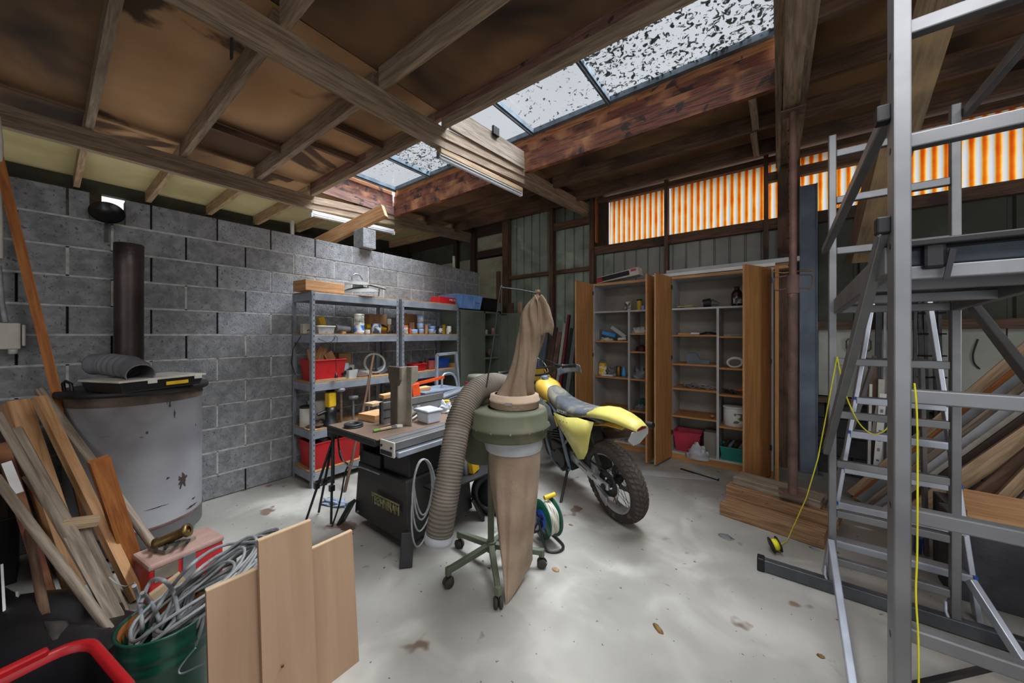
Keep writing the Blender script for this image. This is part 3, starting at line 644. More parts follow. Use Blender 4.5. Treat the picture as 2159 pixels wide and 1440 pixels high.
# third shelf
x, y = px_item(683, -3.80); rc = openbox('red_crate', 'red plastic crate on the middle shelf behind the hanging plug', 'crate', (-3.98, 1.60, z2), (-3.66, 1.93, z2 + .21), M_RED, flare=.025, rim=M_RED)
for k, (dx, dy, h, rx) in enumerate(((-.05, -.08, .28, .1), (-.02, -.02, .30, -.35), (.03, .08, .25, .5))): MB().rbox((dx, dy, h - .06), (.02, .09, .2), rx=rx).build('timber_offcut', T_FRESH, rc)
x, y = px_item(722, -3.98); solidbox('brown_carton', 'brown carton behind the red crate on the middle shelf', 'box', (x, y, z2 + .13), (.12, .14, .26), M_CARD)
x, y = px_item(738, -3.85); can(x, y, z2, .045, .13, M_CLEAR, 'clear and yellow tub behind the clear box on the middle shelf', 'tub', band=M_YEL, name='yellow_tub')
x, y = px_item(728, -3.78); can(x, y, z2, .035, .16, M_CLEAR, 'tall clear tube right of the red crate', 'tube', name='clear_tube')
x, y = px_item(738, -3.71); t = openbox('clear_box', 'tilted clear plastic box on the middle shelf right of the red crate', 'container', (x - .05, y - .065, z2), (x + .05, y + .065, z2 + .09), M_CLEAR, flare=.012, rz=.3)
q = MB(); q.bar((.0, -.11, .05), (.0, .02, .10), .02, .03); q.build('handle', M_BLACK, t)
x, y = px_item(758, -3.74); blob('work_gloves', 'crumpled brown work gloves on the middle shelf', 'gloves', (x, y, z2), (.06, .10, .05), mat('dirty_cloth', '6f5a4d', '4a3b33', rough=.95), 3)
x, y = px_item(768, -3.82); openbox('parts_tray', 'small clear parts tray with yellow lid behind the gloves', 'tray', (x - .05, y - .07, z2), (x + .05, y + .07, z2 + .06), M_CLEAR)
x, y = px_item(790, -3.84); coil('cable_coil', 'coil of cream cable leaning on the middle shelf', 'cable', (x, y, z2 + .13), .115, .006, 8, (1, -.35, .35), M_CREAMCAB, 2)
x, y = px_item(806, -3.79); solidbox('blue_strip', 'blue strip behind the cream cable coil', 'strip', (x, y, z2 + .05), (.01, .12, .09), M_LBLUE if 0 else M_BLUESTEEL, rx=.4)
for k, (a, b_, dx) in enumerate(((664, 728, 0), (668, 733, .03))):
    q = MB(); p = P(a, 706, x=-3.655 - dx); r = P(b_, 706, x=-3.655 - dx); q.bar((p.x, p.y, z2 + .009 + k * .001), (r.x, r.y, z2 + .009), .022, .016); tag(q.build('timber_strip', T_PALE), ('pale slat lying along the front edge of the middle shelf', 'pale slat behind the front one on the middle shelf')[k], 'slat')
# right bay third shelf
x, y = px_item(848, -3.72); bt = thing('spray_bottle', 'small clear bottle with green label beside the centre posts', 'bottle', (x, y, z2)); q = MB(); q.lathe([(0, 0), (.028, 0), (.028, .11), (.012, .15), (.012, .19), (0, .19)], n=16); q.build('body', M_CLEAR, bt); q = MB(); q.lathe([(.029, .02), (.029, .06)], n=16); q.build('label', M_TEAL, bt)
x, y = px_item(880, -3.76); openbox('red_bin', 'red plastic parts bin on the middle shelf of the right bay', 'bin', (x - .08, y - .11, z2), (x + .08, y + .09, z2 + .09), M_RED, flare=.015, rim=M_RED)
x, y = px_item(907, -3.78); solidbox('red_tub', 'translucent red tub in front of the blue bin', 'tub', (x, y, z2 + .06), (.08, .10, .12), mat('faded_red', 'b9625c', '8f3d3a', rough=.5), bevel=.008)
x, y = px_item(926, -3.84); bb = openbox('blue_bin', 'blue plastic parts bin with metal bits on the middle shelf', 'bin', (x - .09, y - .12, z2), (x + .09, y + .12, z2 + .13), M_BLUE, flare=.02, rim=M_BLUE)
q = MB()
for k in range(14): a = Vector((jit(.05), jit(.08), .10 + jit(.015))); q.bar(a, a + Vector((jit(.03), jit(.03), jit(.01))), .008, .008)
q.build('metal_bits', M_ALU_DULL, bb, kind='stuff')
x, y = px_item(902, -3.86); q = MB()
blob('tangled_brackets', 'tangle of brown brackets left of the blue bin', 'brackets', (x, y - .05, z2), (.05, .08, .10), M_TARN, 9, amp=.8)
x, y = px_item(955, -3.80); solidbox('cardboard_strip', 'cardboard carton lying at the right end of the middle shelf', 'box', (x, y, z2 + .03), (.2, .16, .06), M_CARD)
# fourth and bottom shelf
x, y = px_item(648, -3.88); can(x, y, z3, .07, .2, M_OFFW, 'dusty white canister on the lower shelf behind the left post', 'canister', name='canister', lid=M_DKSTEEL)
x, y = px_item(668, -3.92); solidbox('grey_jug', 'tall grey container beside the dusty canister', 'container', (x, y, z3 + .12), (.12, .14, .24), M_OFFW, bevel=.012)
x, y = px_item(697, -3.70); rt = thing('plunge_router', 'yellow and black plunge router on the lower shelf', 'router', (x, y, z3 + .01))
q = MB(); q.rbox((0, 0, .255), (.075, .085, .15), rz=.2); q.build('motor_housing', M_YEL, rt, bevel=.012)
q = MB(); q.lathe([(0, .0), (.08, .0), (.08, .02), (.05, .05), (.055, .12), (.05, .18), (0, .18)], n=18); q.build('base', M_BLACK, rt)
for a_, b_, r_ in (((-.01, -.04, .345), (-.01, .04, .345), .012), ((0, -.13, .12), (0, -.05, .14), .018), ((0, .05, .14), (0, .12, .12), .018)): MB().cyl(a_, b_, r_).build('side_handle', M_BLACK, rt)
for px, py, r, lb in ((745, 838, .055, 'round grey knob of a machine standing behind the black table'), (719, 822, .042, 'round dark knob on a brown stalk behind the yellow router')):
    v = P(px, py, x=-3.70 if px == 745 else -3.66); k = thing('clamp_knob', lb, 'knob', (v.x, v.y, z3))
    zz = v.z - z3
    q = MB(); q.lathe([(0, -.02), (r * .8, -.018), (r, 0), (r * .85, .018), (0, .024)], (0, 0, zz), 20); q.build('knob', M_GREY, k)
    q = MB(); q.cyl((0, 0, 0), (0, 0, zz), .014, .012); q.build('stalk', M_ALU_DULL if px == 745 else T_OLD, k)
blob('brown_cloths', 'pile of brown cloths at the front of the lower shelf', 'cloth', (-3.76, 1.72, z3), (.1, .12, .05), bpy.data.materials['dirty_cloth'], 5, amp=.6)
rc = openbox('red_crate', 'red plastic crate with black things on the bottom shelf', 'crate', (-4.0, 1.60, z4), (-3.66, 2.1, z4 + .26), M_RED, flare=.02, rim=M_RED)
q = MB(); q.rbox((0, 0, .16), (.26, .4, .14)); q.build('contents', M_BLACK, rc, bevel=.03)
q = MB(); q.lathe([(0, .0), (.05, .01), (.06, .03), (.0, .06)], (.05, -.1, .24), 14, (.5, .3, 1)); q.build('contents_lid', M_GREY, rc)
for k, (px, m_) in enumerate(((905, M_BLACK), (870, M_CARD))):
    x, y = px_item(px, -3.86); solidbox('stored_box', ('black case on the lower shelf of the right bay', 'brown carton on the lower shelf of the right bay')[k], 'box', (x, y, z3 + .12), (.26, .3, .24), m_)
x, y = px_item(850, -3.86); solidbox('stored_box', 'dark case on the bottom shelf of the right bay', 'box', (x, y + .3, z4 + .14), (.28, .5, .28), M_BLACKM)
x, y = px_item(740, -3.86); solidbox('stored_box', 'dark red case on the bottom shelf behind the tripod', 'box', (x, y, z4 + .15), (.26, .36, .3), mat('dark_red_case', '5a1618', '3d0e10', rough=.6))
# cable and plug hanging over the shelf edge
pl = thing('hanging_plug', 'black cable with a plug hanging in front of the red crate', 'cable', (-3.6, 1.8, 1.2))
q = MB(); pts = [P(px, py, x=xx) for px, py, xx in ((664, 706, -3.66), (675, 716, -3.62), (690, 722, -3.61), (700, 720, -3.61), (706, 712, -3.62), (700, 702, -3.66), (712, 712, -3.61), (709, 730, -3.60), (708, 760, -3.60), (709, 782, -3.60))]; q.tube(pts, .003, 6); q.build('cord', M_BLKCAB, pl, world=True)
e = P(709, 790, x=-3.60); q = MB(); q.lathe([(0, .02), (.007, .02), (.016, -.018), (.016, -.03), (0, -.03)], e, 10); q.build('plug', M_BLACK, pl, world=True)
q = MB(); 
for s in (-1, 1): q.cyl(e + Vector((0, s * .007, -.048)), e + Vector((0, s * .007, -.03)), .002, n=6)
q.build('pin', M_ALU, pl, world=True)
q = MB(); q.tube([P(px, py, x=xx) for px, py, xx in ((655, 694, -3.8), (640, 700, -3.85), (618, 735, -3.9), (614, 765, -3.95), (622, 790, -3.95))], .004, 6); tag(q.build('black_cable', M_BLKCAB), 'black cable looping down behind the left shelf post', 'cable')
# red box, blue crate, black crate on top
x, y = px_item(934, -3.76); rb = thing('red_tool_box', 'red carton with white lettering on the right end of the shelving top', 'box', (x, y, zt), .12)
MB().box((-.08, -.17, 0), (.10, .15, .09)).build('carton', M_RED, rb, bevel=.004)
text('HILTI', 'lettering', M_WHITE, rb, (.101, .08, .055), (0, 1, 0), (0, 0, 1), .03, width=.11)
lt = [o for o in COL.objects if o.parent == rb and o.name.startswith('lettering')][0]
for v in lt.data.vertices: v.co += ORG[rb.name]
# ---------------------------------------------------------------- green cabinet
gc = thing('metal_cabinet', 'green metal cabinet with open right door between shelving and corrugated wall', 'cabinet', (-3.86, 4.07, 0))
GX, GY0, GY1, GH = -3.65, 3.60, 4.54, 1.885
q = MB(); q.box((-4.08, GY0, .05), (GX - .02, GY0 + .015, GH)).box((-4.08, GY1 - .015, .05), (GX - .02, GY1, GH)).box((-4.08, GY0, .05), (-4.07, GY1, GH)).box((-4.08, GY0, GH - .015), (GX, GY1, GH)).box((-4.08, GY0, 0), (GX - .03, GY1, .06)).box((GX - .03, 4.125, .05), (GX, 4.15, GH)).box((GX - .03, GY1 - .03, .05), (GX, GY1, GH)).box((GX - .03, GY0, GH - .045), (GX, GY1, GH)); q.build('body', M_CAB, gc, world=True)
MB().box((GX - .02, GY0 + .02, .07), (GX + .004, 4.125, GH - .04)).build('door', M_CAB, gc, world=True, bevel=.004)
dd = MB(); dd.box((GX + .005, GY1 - .02, .07), (GX + .45, GY1 + .0, GH - .035)); dd = dd.build('door', M_CAB, gc, world=True, bevel=.004)
MB().box((GX + .02, GY1 - .024, GH - .065), (GX + .14, GY1 - .021, GH - .05)).build('slot', M_BLACK, gc, world=True)
for x in (GX + .15, GX + .3): MB().box((x, GY1 - .023, .1), (x + .008, GY1 - .020, GH - .06)).build('door_crease', M_OLIVE, gc, world=True)
for z in (1.50, 1.13, .75, .4): MB().box((-4.07, 4.15, z - .012), (GX - .01, GY1 - .03, z + .012)).build('shelf', M_CAB if z > .8 else M_CHIP, gc, world=True)
x, y = px_item(1040, -3.74); can(x, y, 1.513, .04, .1, mat('terracotta', 'a4796a', '7d5a4e'), 'small brown pot on the upper shelf inside the green cabinet', 'pot', name='brown_pot')
x, y = px_item(1025, -3.78); can(x, y, 1.513, .025, .07, M_OFFW, 'tiny white pot left of the brown pot in the green cabinet', 'pot', name='small_pot')
x, y = px_item(1030, -3.76); b = thing('pulley_block', 'rusty round pulley on the lower shelf inside the green cabinet', 'pulley', (x, y + .04, 1.143)); MB().lathe([(0, -.02), (.06, -.02), (.07, 0), (.06, .02), (0, .02)], (0, 0, .07), 18, (1, .2, 0)).build('wheel', M_RUST, b); MB().cyl((.03, .0, .07), (.045, 0, .07), .018).build('hub', M_ALU, b)
bc = openbox('blue_crate', 'light blue plastic crate on top of the green cabinet', 'crate', (-4.06, 3.50 + .06, GH), (-3.64, 4.08, GH + .20), M_LBLUE, flare=.03, rim=M_LBLUE)
for z in (.09, .14): MB().box((.175, .12, z), (.20, .2, z + .015)).build('slot', M_BLUESTEEL, bc)
for yv in (-.2, .08, .22): MB().bar((.185, yv, .01), (.213, yv, .19), .012, .012).build('rib', M_LBLUE, bc)
openbox('black_crate', 'black plastic crate beside the blue one on the green cabinet', 'crate', (-4.06, 4.12, GH), (-3.66, 4.46, GH + .19), M_BLACK, flare=.01, rim=M_BLACK)
solidbox('grey_carton', 'small grey carton right of the black crate', 'box', (-3.8, 4.50, GH + .07), (.3, .07, .14), M_GREY)
x = P(1100, 640, y=4.8)
solidbox('wooden_board', 'light board with a nail hole standing behind the open green door', 'board', (P(1097, 700, y=4.72).x, 4.72, P(1097, 635, y=4.72).z / 2), (.085, .03, P(1097, 637, y=4.72).z), T_PALE)
solidbox('wooden_board', 'grey brown board standing left of the light one behind the cabinet', 'board', (P(1076, 700, y=4.78).x, 4.78, P(1076, 640, y=4.78).z / 2), (.12, .03, P(1076, 638, y=4.78).z), T_OLD)
# dark post at the end of the block wall
solidbox('timber_post', 'dark timber post standing at the end of the block wall', 'post', (P(1050, 600, y=4.62).x - .02, 4.66, P(1050, 571, y=4.6).z / 2), (.06, .06, P(1050, 571, y=4.6).z), T_OLD)
# ---------------------------------------------------------------- boards leaning behind the motorcycle
LB = [(1150, 663, .19, .02, M_BLUESTEEL, 'blue grey sheet leaning on the corrugated wall behind the dust bag', 'steel_sheet', 'sheet'),
      (1170, 690, .10, .03, T_OLD, 'dark brown board leaning right of the blue grey sheet', 'leaning_board', 'board'),
      (1181, 700, .08, .05, M_RUST, 'dusty reddish beam leaning behind the motorcycle handlebar', 'leaning_beam', 'beam'),
      (1191, 682, .045, .02, M_WHITEBD, 'narrow pale board between the two red beams', 'leaning_board', 'board'),
      (1200, 664, .035, .05, mat('dark_red_paint', '7a3036', '5a2228', rough=.6), 'tall dark red slat leaning behind the motorcycle', 'leaning_batten', 'batten'),
      (1207, 692, .07, .02, M_DKSTEEL, 'dark metal strip leaning right of the dark red slat', 'leaning_strip', 'strip'),
      (1214, 693, .06, .02, M_GREY, 'grey strip leaning beside the oak cupboard door', 'leaning_strip', 'strip')]
for k, (px, py, w_, h_, m_, lb, nm, ct) in enumerate(LB):
    top = P(px, py, y=5.02 - .045 * k); q = MB(); q.bar((top.x - .12, top.y - .22, h_ / 2), top, w_, h_, up=(0, -1, .2)); tag(q.build(nm, m_), lb, ct)
# ================================================================ oak cupboards
CY = 4.58; CB = 5.02
def cupboard(x0, x1, H, div, zl, zr, label):
    t = thing('oak_cupboard', label, 'cupboard', ((x0 + x1) / 2, (CY + CB) / 2, 0), group='oak and white storage cupboards'); T = .018
    for x in (x0, x1 - T): MB().box((x, CY, 0), (x + T, CB, H)).build('side_panel', M_CABW, t, world=True)
    MB().box((x0 + T, CB - .012, .06), (x1 - T, CB, H)).build('back_panel', M_CABI, t, world=True)
    MB().box((x0 - .002, CY - .003, H - .03), (x1 + .002, CB, H + .0)).build('top_panel', M_CABW, t, world=True)
    MB().box((x0 + T, CY - .005, H - .032), (x1 - T, CY - .003, H - .0)).build('top_edge', T_FRESH, t, world=True)
    MB().box((x0 + T, CY, .075), (x1 - T, CB - .012, .095)).build('bottom_panel', M_CABW, t, world=True)
    MB().box((x0, CY - .002, 0), (x1, CY + .02, .075)).build('plinth', M_OAK, t, world=True)
    MB().box((x0 + T, CY + .002, 1.80), (x1 - T, CB - .012, 1.82)).build('shelf', M_CABW, t, world=True)
    MB().box((div - .012, CY - .002, .095), (div + .012, CB - .012, 1.80)).build('divider', M_CABW, t, world=True)
    for zs, a, b in ((zl, x0 + T, div - .012), (zr, div + .012, x1 - T)):
        for z in zs: MB().box((a, CY + .008, z - .02), (b, CB - .012, z)).build('shelf', M_OAK, t, world=True)
    return t
c1 = cupboard(-2.045, -1.17, 2.205, -1.545, (1.42, .935, .5), (1.52, 1.285, .93, .52), 'open oak cupboard behind the motorcycle, nearer the corrugated corner')
c2 = cupboard(-1.04, -.035, 2.205, -.54, (1.50, 1.155, .86, .53), (1.485, 1.13, .83, .47), 'open oak cupboard beside the rusty steel prop')
def door(par, hinge, tip, z0=.03, z1=2.20, knob=None, m=None):
    h, p = Vector(hinge), Vector(tip); q = MB(); d = (p - h).normalized(); n_ = Vector((-d.y, d.x, 0))
    q.add([], []); c = (h + p) / 2
    q.bar((c.x, c.y, z0), (c.x, c.y, z1), (p - h).length, .018, up=(n_.x, n_.y, 0)); o = q.build('door', m or M_OAK, par, world=True)
    e = MB(); e.bar((p.x, p.y, z0), (p.x, p.y, z1), .002, .0185, up=(n_.x, n_.y, 0)); e = e.build('edge_strip', T_FRESH, o)
    for v in e.data.vertices: v.co -= ORG[par.name]
    if knob:
        for s in (-1, 1):
            kb = p - d * .03 + n_ * (s * .02); k = MB(); k.lathe([(.005, -.012), (.008, 0), (.011, .008), (0, .012)], (kb.x, kb.y, knob), 12, n_ * s); k = k.build('knob', M_TARN, o)
            for v in k.data.vertices: v.co -= ORG[par.name]
            break
    for z in (.3, 1.2, 2.05):
        g = MB(); g.box((h.x - .012, h.y - .03, z), (h.x + .012, h.y + .01, z + .05)); g = g.build('hinge', M_DKSTEEL, o)
        for v in g.data.vertices: v.co -= ORG[par.name]
door(c1, (-2.045, CY, 0), (-2.08, 4.125, 0))
door(c1, (-1.185, CY, 0), (-1.204, 4.16, 0), knob=.98)
door(c2, (-1.03, CY, 0), (-1.105, 4.15, 0))
door(c2, (-.06, CY, 0), (-.268, 4.16, 0), knob=.98)
# narrow oak panel standing at the right end
solidbox('oak_board', 'narrow oak panel standing against the right cupboard end', 'panel', (-.005, 4.44, 1.09), (.03, .30, 2.18), M_OAK, bevel=0)
def cz(px, py, y=4.70): v = P(px, py, y=y); return v.x, v.z
# contents of cupboard 1
x, _ = cz(1323, 650); can(x, 4.72, 1.82, .042, .125, mat('patterned_jar', 'c4c0b6', '4d4a47', rough=.4, scale=22, amt=.1), 'patterned glass jar on the top shelf of the left cupboard', 'jar', name='patterned_jar', rim=False)
x, _ = cz(1347, 650); can(x, 4.72, 1.82, .032, .14, M_YEL, 'yellow spray can on the top shelf of the left cupboard', 'can', name='spray_can', lid=M_DKSTEEL)
x, _ = cz(1357, 650); solidbox('small_white_box', 'small white and blue box right of the yellow can', 'box', (x, 4.68, 1.85), (.035, .04, .06), M_LBLUE)
x, _ = cz(1260, 700); solidbox('grey_carton', 'plain grey carton at the left of the second cupboard shelf', 'box', (x, 4.72, 1.42 + .08), (.08, .10, .16), mat('grey_brown_card', '8f8b82', '77736b'))
x, _ = cz(1284, 700); solidbox('blue_carton', 'tilted blue carton on the second shelf of the left cupboard', 'box', (x, 4.72, 1.42 + .09), (.19, .09, .05), mat('blue_card', '3f8fd0', '2f74b0'), ry=.25)
x, _ = cz(1302, 690); solidbox('white_profile', 'white profile leaning across the blue carton', 'profile', (x, 4.74, 1.42 + .12), (.24, .04, .05), M_CABW, ry=.62)
x, _ = cz(1280, 712); blob('papers', 'crumpled papers under the blue carton', 'paper', (x, 4.66, 1.42), (.08, .05, .04), M_OFFW, 4, amp=.7)
x, _ = cz(1314, 712); q = MB(); q.tube([(x - .05, 4.66, 1.44), (x + .05, 4.63, 1.45)], .02, 12); tag(q.build('white_roll', M_WHITE), 'small white roll at the shelf front right of the papers', 'roll')
x, _ = cz(1270, 780); can(x, 4.72, .935, .058, .17, M_YEL, 'yellow tin with a white torn label on the cupboard shelf', 'tin', band=mat('torn_label', 'ddd9cf', 'dcb122', scale=9, amt=.05), handle=True)
x, _ = cz(1288, 780); blob('grey_clamps', 'heap of grey clamps right of the yellow tin', 'clamps', (x, 4.72, .935), (.07, .06, .10), M_GREY, 11, amp=1.1, freq=4)
x, _ = cz(1303, 780); can(x, 4.72, .935, .038, .13, M_TARN, 'brown glass jar with brass lid on the cupboard shelf', 'jar', name='brown_jar', lid=M_TARN)
x, _ = cz(1314, 780); bt = thing('glue_bottle', 'small light blue pointed bottle beside the brown jar', 'bottle', (x, 4.72, .935)); q = MB(); q.lathe([(0, 0), (.03, 0), (.032, .04), (.02, .09), (.006, .13), (.0, .14)], n=14); q.build('body', mat('sky_blue_plastic', '3aa0dd', '2c84bb'), bt)
x, _ = cz(1285, 790); solidbox('white_slab', 'flat white slab at the shelf front', 'slab', (x, 4.64, .935 + .012), (.16, .06, .022), M_WHITE)
for px, zs, lb, sd in ((1348, 1.52, 'pale cloth bundle on the upper right compartment', 6), (1350, .93, 'dark strap and grey cloth in the right compartment', 8), (1352, .52, 'heap of dark fittings in the lower right compartment', 12)):
    x, _ = cz(px, 700); blob('cloth_bundle' if sd != 12 else 'fittings_heap', lb, 'cloth' if sd != 12 else 'fittings', (x, 4.70, zs), (.09, .06, .07 if sd == 6 else .12 if sd == 8 else .06), M_OFFW if sd == 6 else M_GREY, sd, amp=.9, freq=3.5)
x, _ = cz(1350, 740); blob('dark_helmet', 'dark brown object in the second right compartment', 'object', (x, 4.74, 1.285), (.07, .06, .08), mat('maroon', '3c1512', '260d0b'), 2, amp=.2)
x, _ = cz(1353, 855); solidbox('green_case', 'small dark green case in the lower right compartment', 'case', (x, 4.82, .52 + .06), (.12, .1, .12), M_GREENPL, ry=.2)
cb = openbox('cardboard_box', 'open cardboard box with tubes on the cupboard floor behind the motorcycle tail', 'box', (-1.93, 4.60, .096), (-1.66, 4.86, .25), M_CARD, flaps=.08)
for k, (dx, dy) in enumerate(((-.02, 0), (.05, .03), (.02, -.05), (-.06, .04))): q = MB(); q.tube([(dx, dy - .02, .06), (dx + .02, dy + .03, .19)], .02, 10); q.build('tube', (M_ORANGE, M_WHITE)[k % 2], cb)
solidbox('timber_pile', 'stacked timber boards on the cupboard floor behind the oak door', 'timber', (-1.36, 4.76, .172), (.30, .28, .15), T_ORANGE)
q = MB(); q.bar((-1.60, 4.60, .105), (-1.585, 4.72, .18), .01, .05).bar((-1.61, 4.62, .11), (-1.57, 4.66, .11), .05, .02); tag(q.build('metal_bracket', M_GREY), 'grey bracket at the foot of the white divider', 'bracket')
# contents of cupboard 2
q = MB()
for k in range(7): a = Vector((P(1438, 650, y=4.7).x + jit(.10), 4.7 + jit(.04), 1.83 + random.random() * .03)); q.bar(a, a + Vector((.07 + jit(.05), jit(.05), jit(.02))), .01, .008)
tag(q.build('loose_fittings', M_TARN), 'loose brass fittings on the top shelf of the right cupboard', 'fittings')
x, _ = cz(1495, 640); gn = thing('grease_gun', 'round metal lamp head lying on the top shelf', 'lamp', (x, 4.70, 1.82)); MB().cyl((-.06, 0, .05), (.02, .0, .06), .048, .05).build('head', M_DKSTEEL, gn); MB().cyl((-.068, 0, .05), (-.058, 0, .05), .034).build('lens', M_OFFW, gn); MB().cyl((.02, 0, .06), (.1, .02, .04), .04, .015).build('socket', M_ALU_DULL, gn)
x, _ = cz(1554, 640); ob = thing('oil_bottle', 'dark bottle with white lettering on the top cupboard shelf', 'bottle', (x, 4.68, 1.82)); MB().lathe([(0, 0), (.052, 0), (.055, .02), (.055, .14), (.04, .17), (.025, .185), (.025, .215), (.0, .215)], n=18).build('body', mat('dark_bottle', '2a1416', '1a0d0e', rough=.25), ob)
MB().lathe([(.0555, .03), (.0555, .1)], n=16, arc=.4, start=PI * .9).build('label', mat('bottle_label', '9a9a98', '2f3330', scale=26, amt=.1), ob)
MB().lathe([(.026, .185), (.027, .22), (0, .222)], n=14).build('cap', mat('maroon_cap', '4a1519', '300d10'), ob)
def mess(name, label, cat, px, zs, n_, ms, y=4.70, w_=.12, h_=.03):
    x = P(px, 700, y=y).x; q = MB()
    for k in range(n_): a = Vector((x + jit(w_), y + jit(.04), zs + .012 + random.random() * h_)); q.bar(a, a + Vector((jit(.09), jit(.05), jit(.015))), .014, .012)
    return tag(q.build(name, ms), label, cat)
x, _ = cz(1450, 700); q = MB(); q.bar((x - .1, 4.68, 1.512), (x + .06, 4.68, 1.512), .03, .02); tag(q.build('wooden_rule', T_FRESH), 'pale wooden rule on the second shelf of the right cupboard', 'rule')
x, _ = cz(1468, 700); q = MB(); q.tube([(x - .05, 4.66, 1.515), (x + .04, 4.66, 1.515)], [.014, .012], 8); tag(q.build('white_tube', M_WHITE), 'white fitting right of the wooden rule', 'fitting')
x, _ = cz(1493, 700); blob('black_hat', 'flat black cloth heap near the white divider', 'cloth', (x, 4.70, 1.50), (.09, .06, .035), M_BLACK, 3, amp=.2)
x, _ = cz(1548, 700); q = MB(); q.rbox((x + .02, 4.68, 1.50), (.12, .05, .014)).rbox((x - .06, 4.66, 1.495), (.08, .03, .02)); tag(q.build('door_handles', M_GREY), 'flat grey handles in the right compartment', 'handle')
x, _ = cz(1470, 762); q = MB(); q.prism([(-.11, 0), (.13, 0), (.13, .05), (.03, .06), (0, .13), (-.11, .13)], (x, 4.70, 1.156), (1, 0, 0), (0, -.2, 1), .02); tag(q.build('steel_bracket', M_BLUESTEEL), 'folded grey steel bracket on the third cupboard shelf', 'bracket')
x, _ = cz(1550, 770); coil('wire_loop', 'loop of white wire mesh in the right compartment', 'wire', (x, 4.68, 1.19), .07, .012, 1.6, (0, 1, .4), M_OFFW, 1, squash=.65)
mess('hand_tools', 'heap of small hand tools on the fourth cupboard shelf', 'tools', 1470, .86, 34, M_GREY, w_=.16, h_=.035)
mess('tool_pile', 'black handled tools in the right compartment of the fourth shelf', 'tools', 1545, .83, 20, M_DKSTEEL, w_=.09, h_=.03)
x, _ = cz(1558, 820); solidbox('red_grip', 'small red handled tool on top of the black tools', 'tool', (x, 4.72, .875), (.1, .03, .02), M_ORANGE, ry=-.1)
x, _ = cz(1503, 890); q = MB(); q.lathe([(0, -.025), (.025, 0), (0, .025)], (x, 4.65, .555), 12, (0, 1, 0)); tag(q.build('wooden_ball', T_PALE), 'small wooden ball on the fifth shelf beside the divider', 'ball')
x, _ = cz(1548, 890); bk = can(x, 4.74, .47, .11, .21, M_WHITE, 'white plastic bucket with a printed label in the right cupboard', 'bucket', name='white_bucket', lid=M_WHITE, band=None)
q = MB(); q.lathe([(.1115, .04), (.1115, .15)], n=20, arc=.38, start=PI * .75); q.build('label', mat('bucket_label', 'd5d8cf', '56704a', scale=8, amt=.05), bk)
x, _ = cz(1450, 930); rb2 = openbox('red_tub', 'crimson plastic washing up bowl on the cupboard floor', 'bowl', (-1.015, 4.60, .096), (-.72, 4.84, .33), M_CRIM, flare=.03, rim=M_CRIM)
x, _ = cz(1470, 965, 4.56); blob('plastic_bag', 'crumpled clear plastic bag hanging over the cupboard plinth', 'bag', (x, 4.585, .05), (.12, .035, .16), M_CLEAR, 21, amp=.5, freq=3)
x, _ = cz(1497, 930); solidbox('grey_box', 'dusty grey box between the crimson bowl and the divider', 'box', (x, 4.80, .096 + .13), (.13, .2, .26), M_CABI)
x, _ = cz(1548, 950, 4.66); tb = openbox('teal_crate', 'teal plastic crate of tools on the cupboard floor', 'crate', (x - .13, 4.59, .096), (x + .11, 4.82, .24), M_TEAL, flare=.015, rim=M_TEAL)
for k in range(4): q = MB(); q.tube([(-.09 + k * .05, -.04, .13), (-.05 + k * .05, .06, .19)], [.018, .013], 8); q.build('tool', (M_TARN, M_GREY)[k % 2], tb)
# things on top of the cupboards
H = 2.205
bx = thing('flat_carton', 'long flat black and white carton lying on the left cupboard top', 'box', (-1.66, 4.75, H)); q = MB(); q.bar((-.34, -.04, .05), (.22, -.02, .13), .16, .08, w1=.18, h1=.10); q.build('carton', M_OFFW, bx)
q = MB(); q.bar((-.345, -.122, .052), (.10, -.115, .115), .003, .06); q.build('print_band', M_BLACK, bx); q = MB(); q.bar((-.35, -.124, .045), (-.27, -.123, .055), .003, .055); q.build('print_end', M_CRIM, bx); q = MB(); q.bar((.12, -.115, .14), (.20, -.108, .15), .003, .03); q.build('print_end', M_CRIM, bx)
for k, (a, b, y, z, h, m_, lb, w_) in enumerate(((-1.33, -.02, 4.60, .03, .035, M_WHITE, 'long white plastic trim along the front of the cupboard tops', .05), (-1.1, .18, 4.66, .075, .045, M_CABW, 'grey white trim lying above the long white one', .07), (-.92, .12, 4.80, .05, .10, T_FRESH, 'orange brown board lying at the back of the cupboard top', .16), (-1.28, -.75, 4.74, .04, .07, T_FRESH, 'short light board beside the flat carton', .09))):
    q = MB(); q.bar((a, y, H + z - .01), (b, y + .02, H + z + .005), w_, h); tag(q.build('trim_board', m_), lb, 'trim' if m_ in (M_WHITE, M_CABW) else 'board')
# ================================================================ helpers for lofts
def spline(pts, n=8):
    pts = [Vector(p) for p in pts]; out = []
    for i in range(len(pts) - 1):
        p0 = pts[max(i - 1, 0)]; p1 = pts[i]; p2 = pts[i + 1]; p3 = pts[min(i + 2, len(pts) - 1)]
        for k in range(n):
            t = k / n; out.append(.5 * ((2 * p1) + (p2 - p0) * t + (2 * p0 - 5 * p1 + 4 * p2 - p3) * t * t + (3 * p1 - p0 - 3 * p2 + p3) * t ** 3))
    out.append(pts[-1]); return out
def loft(mb, secs, closed=True, cap=True, smooth=True):
    n = len(secs[0]); vs = [p for s in secs for p in s]; fs = []
    for i in range(len(secs) - 1):
        for k in range(n if closed else n - 1):
            q = (k + 1) % n; fs.append((i * n + k, i * n + q, (i + 1) * n + q, (i + 1) * n + k))
    mb.add(vs, fs, None, smooth)
    if cap and closed: mb.add(secs[0], [list(range(n))[::-1]]); mb.add(secs[-1], [list(range(n))])
    return mb
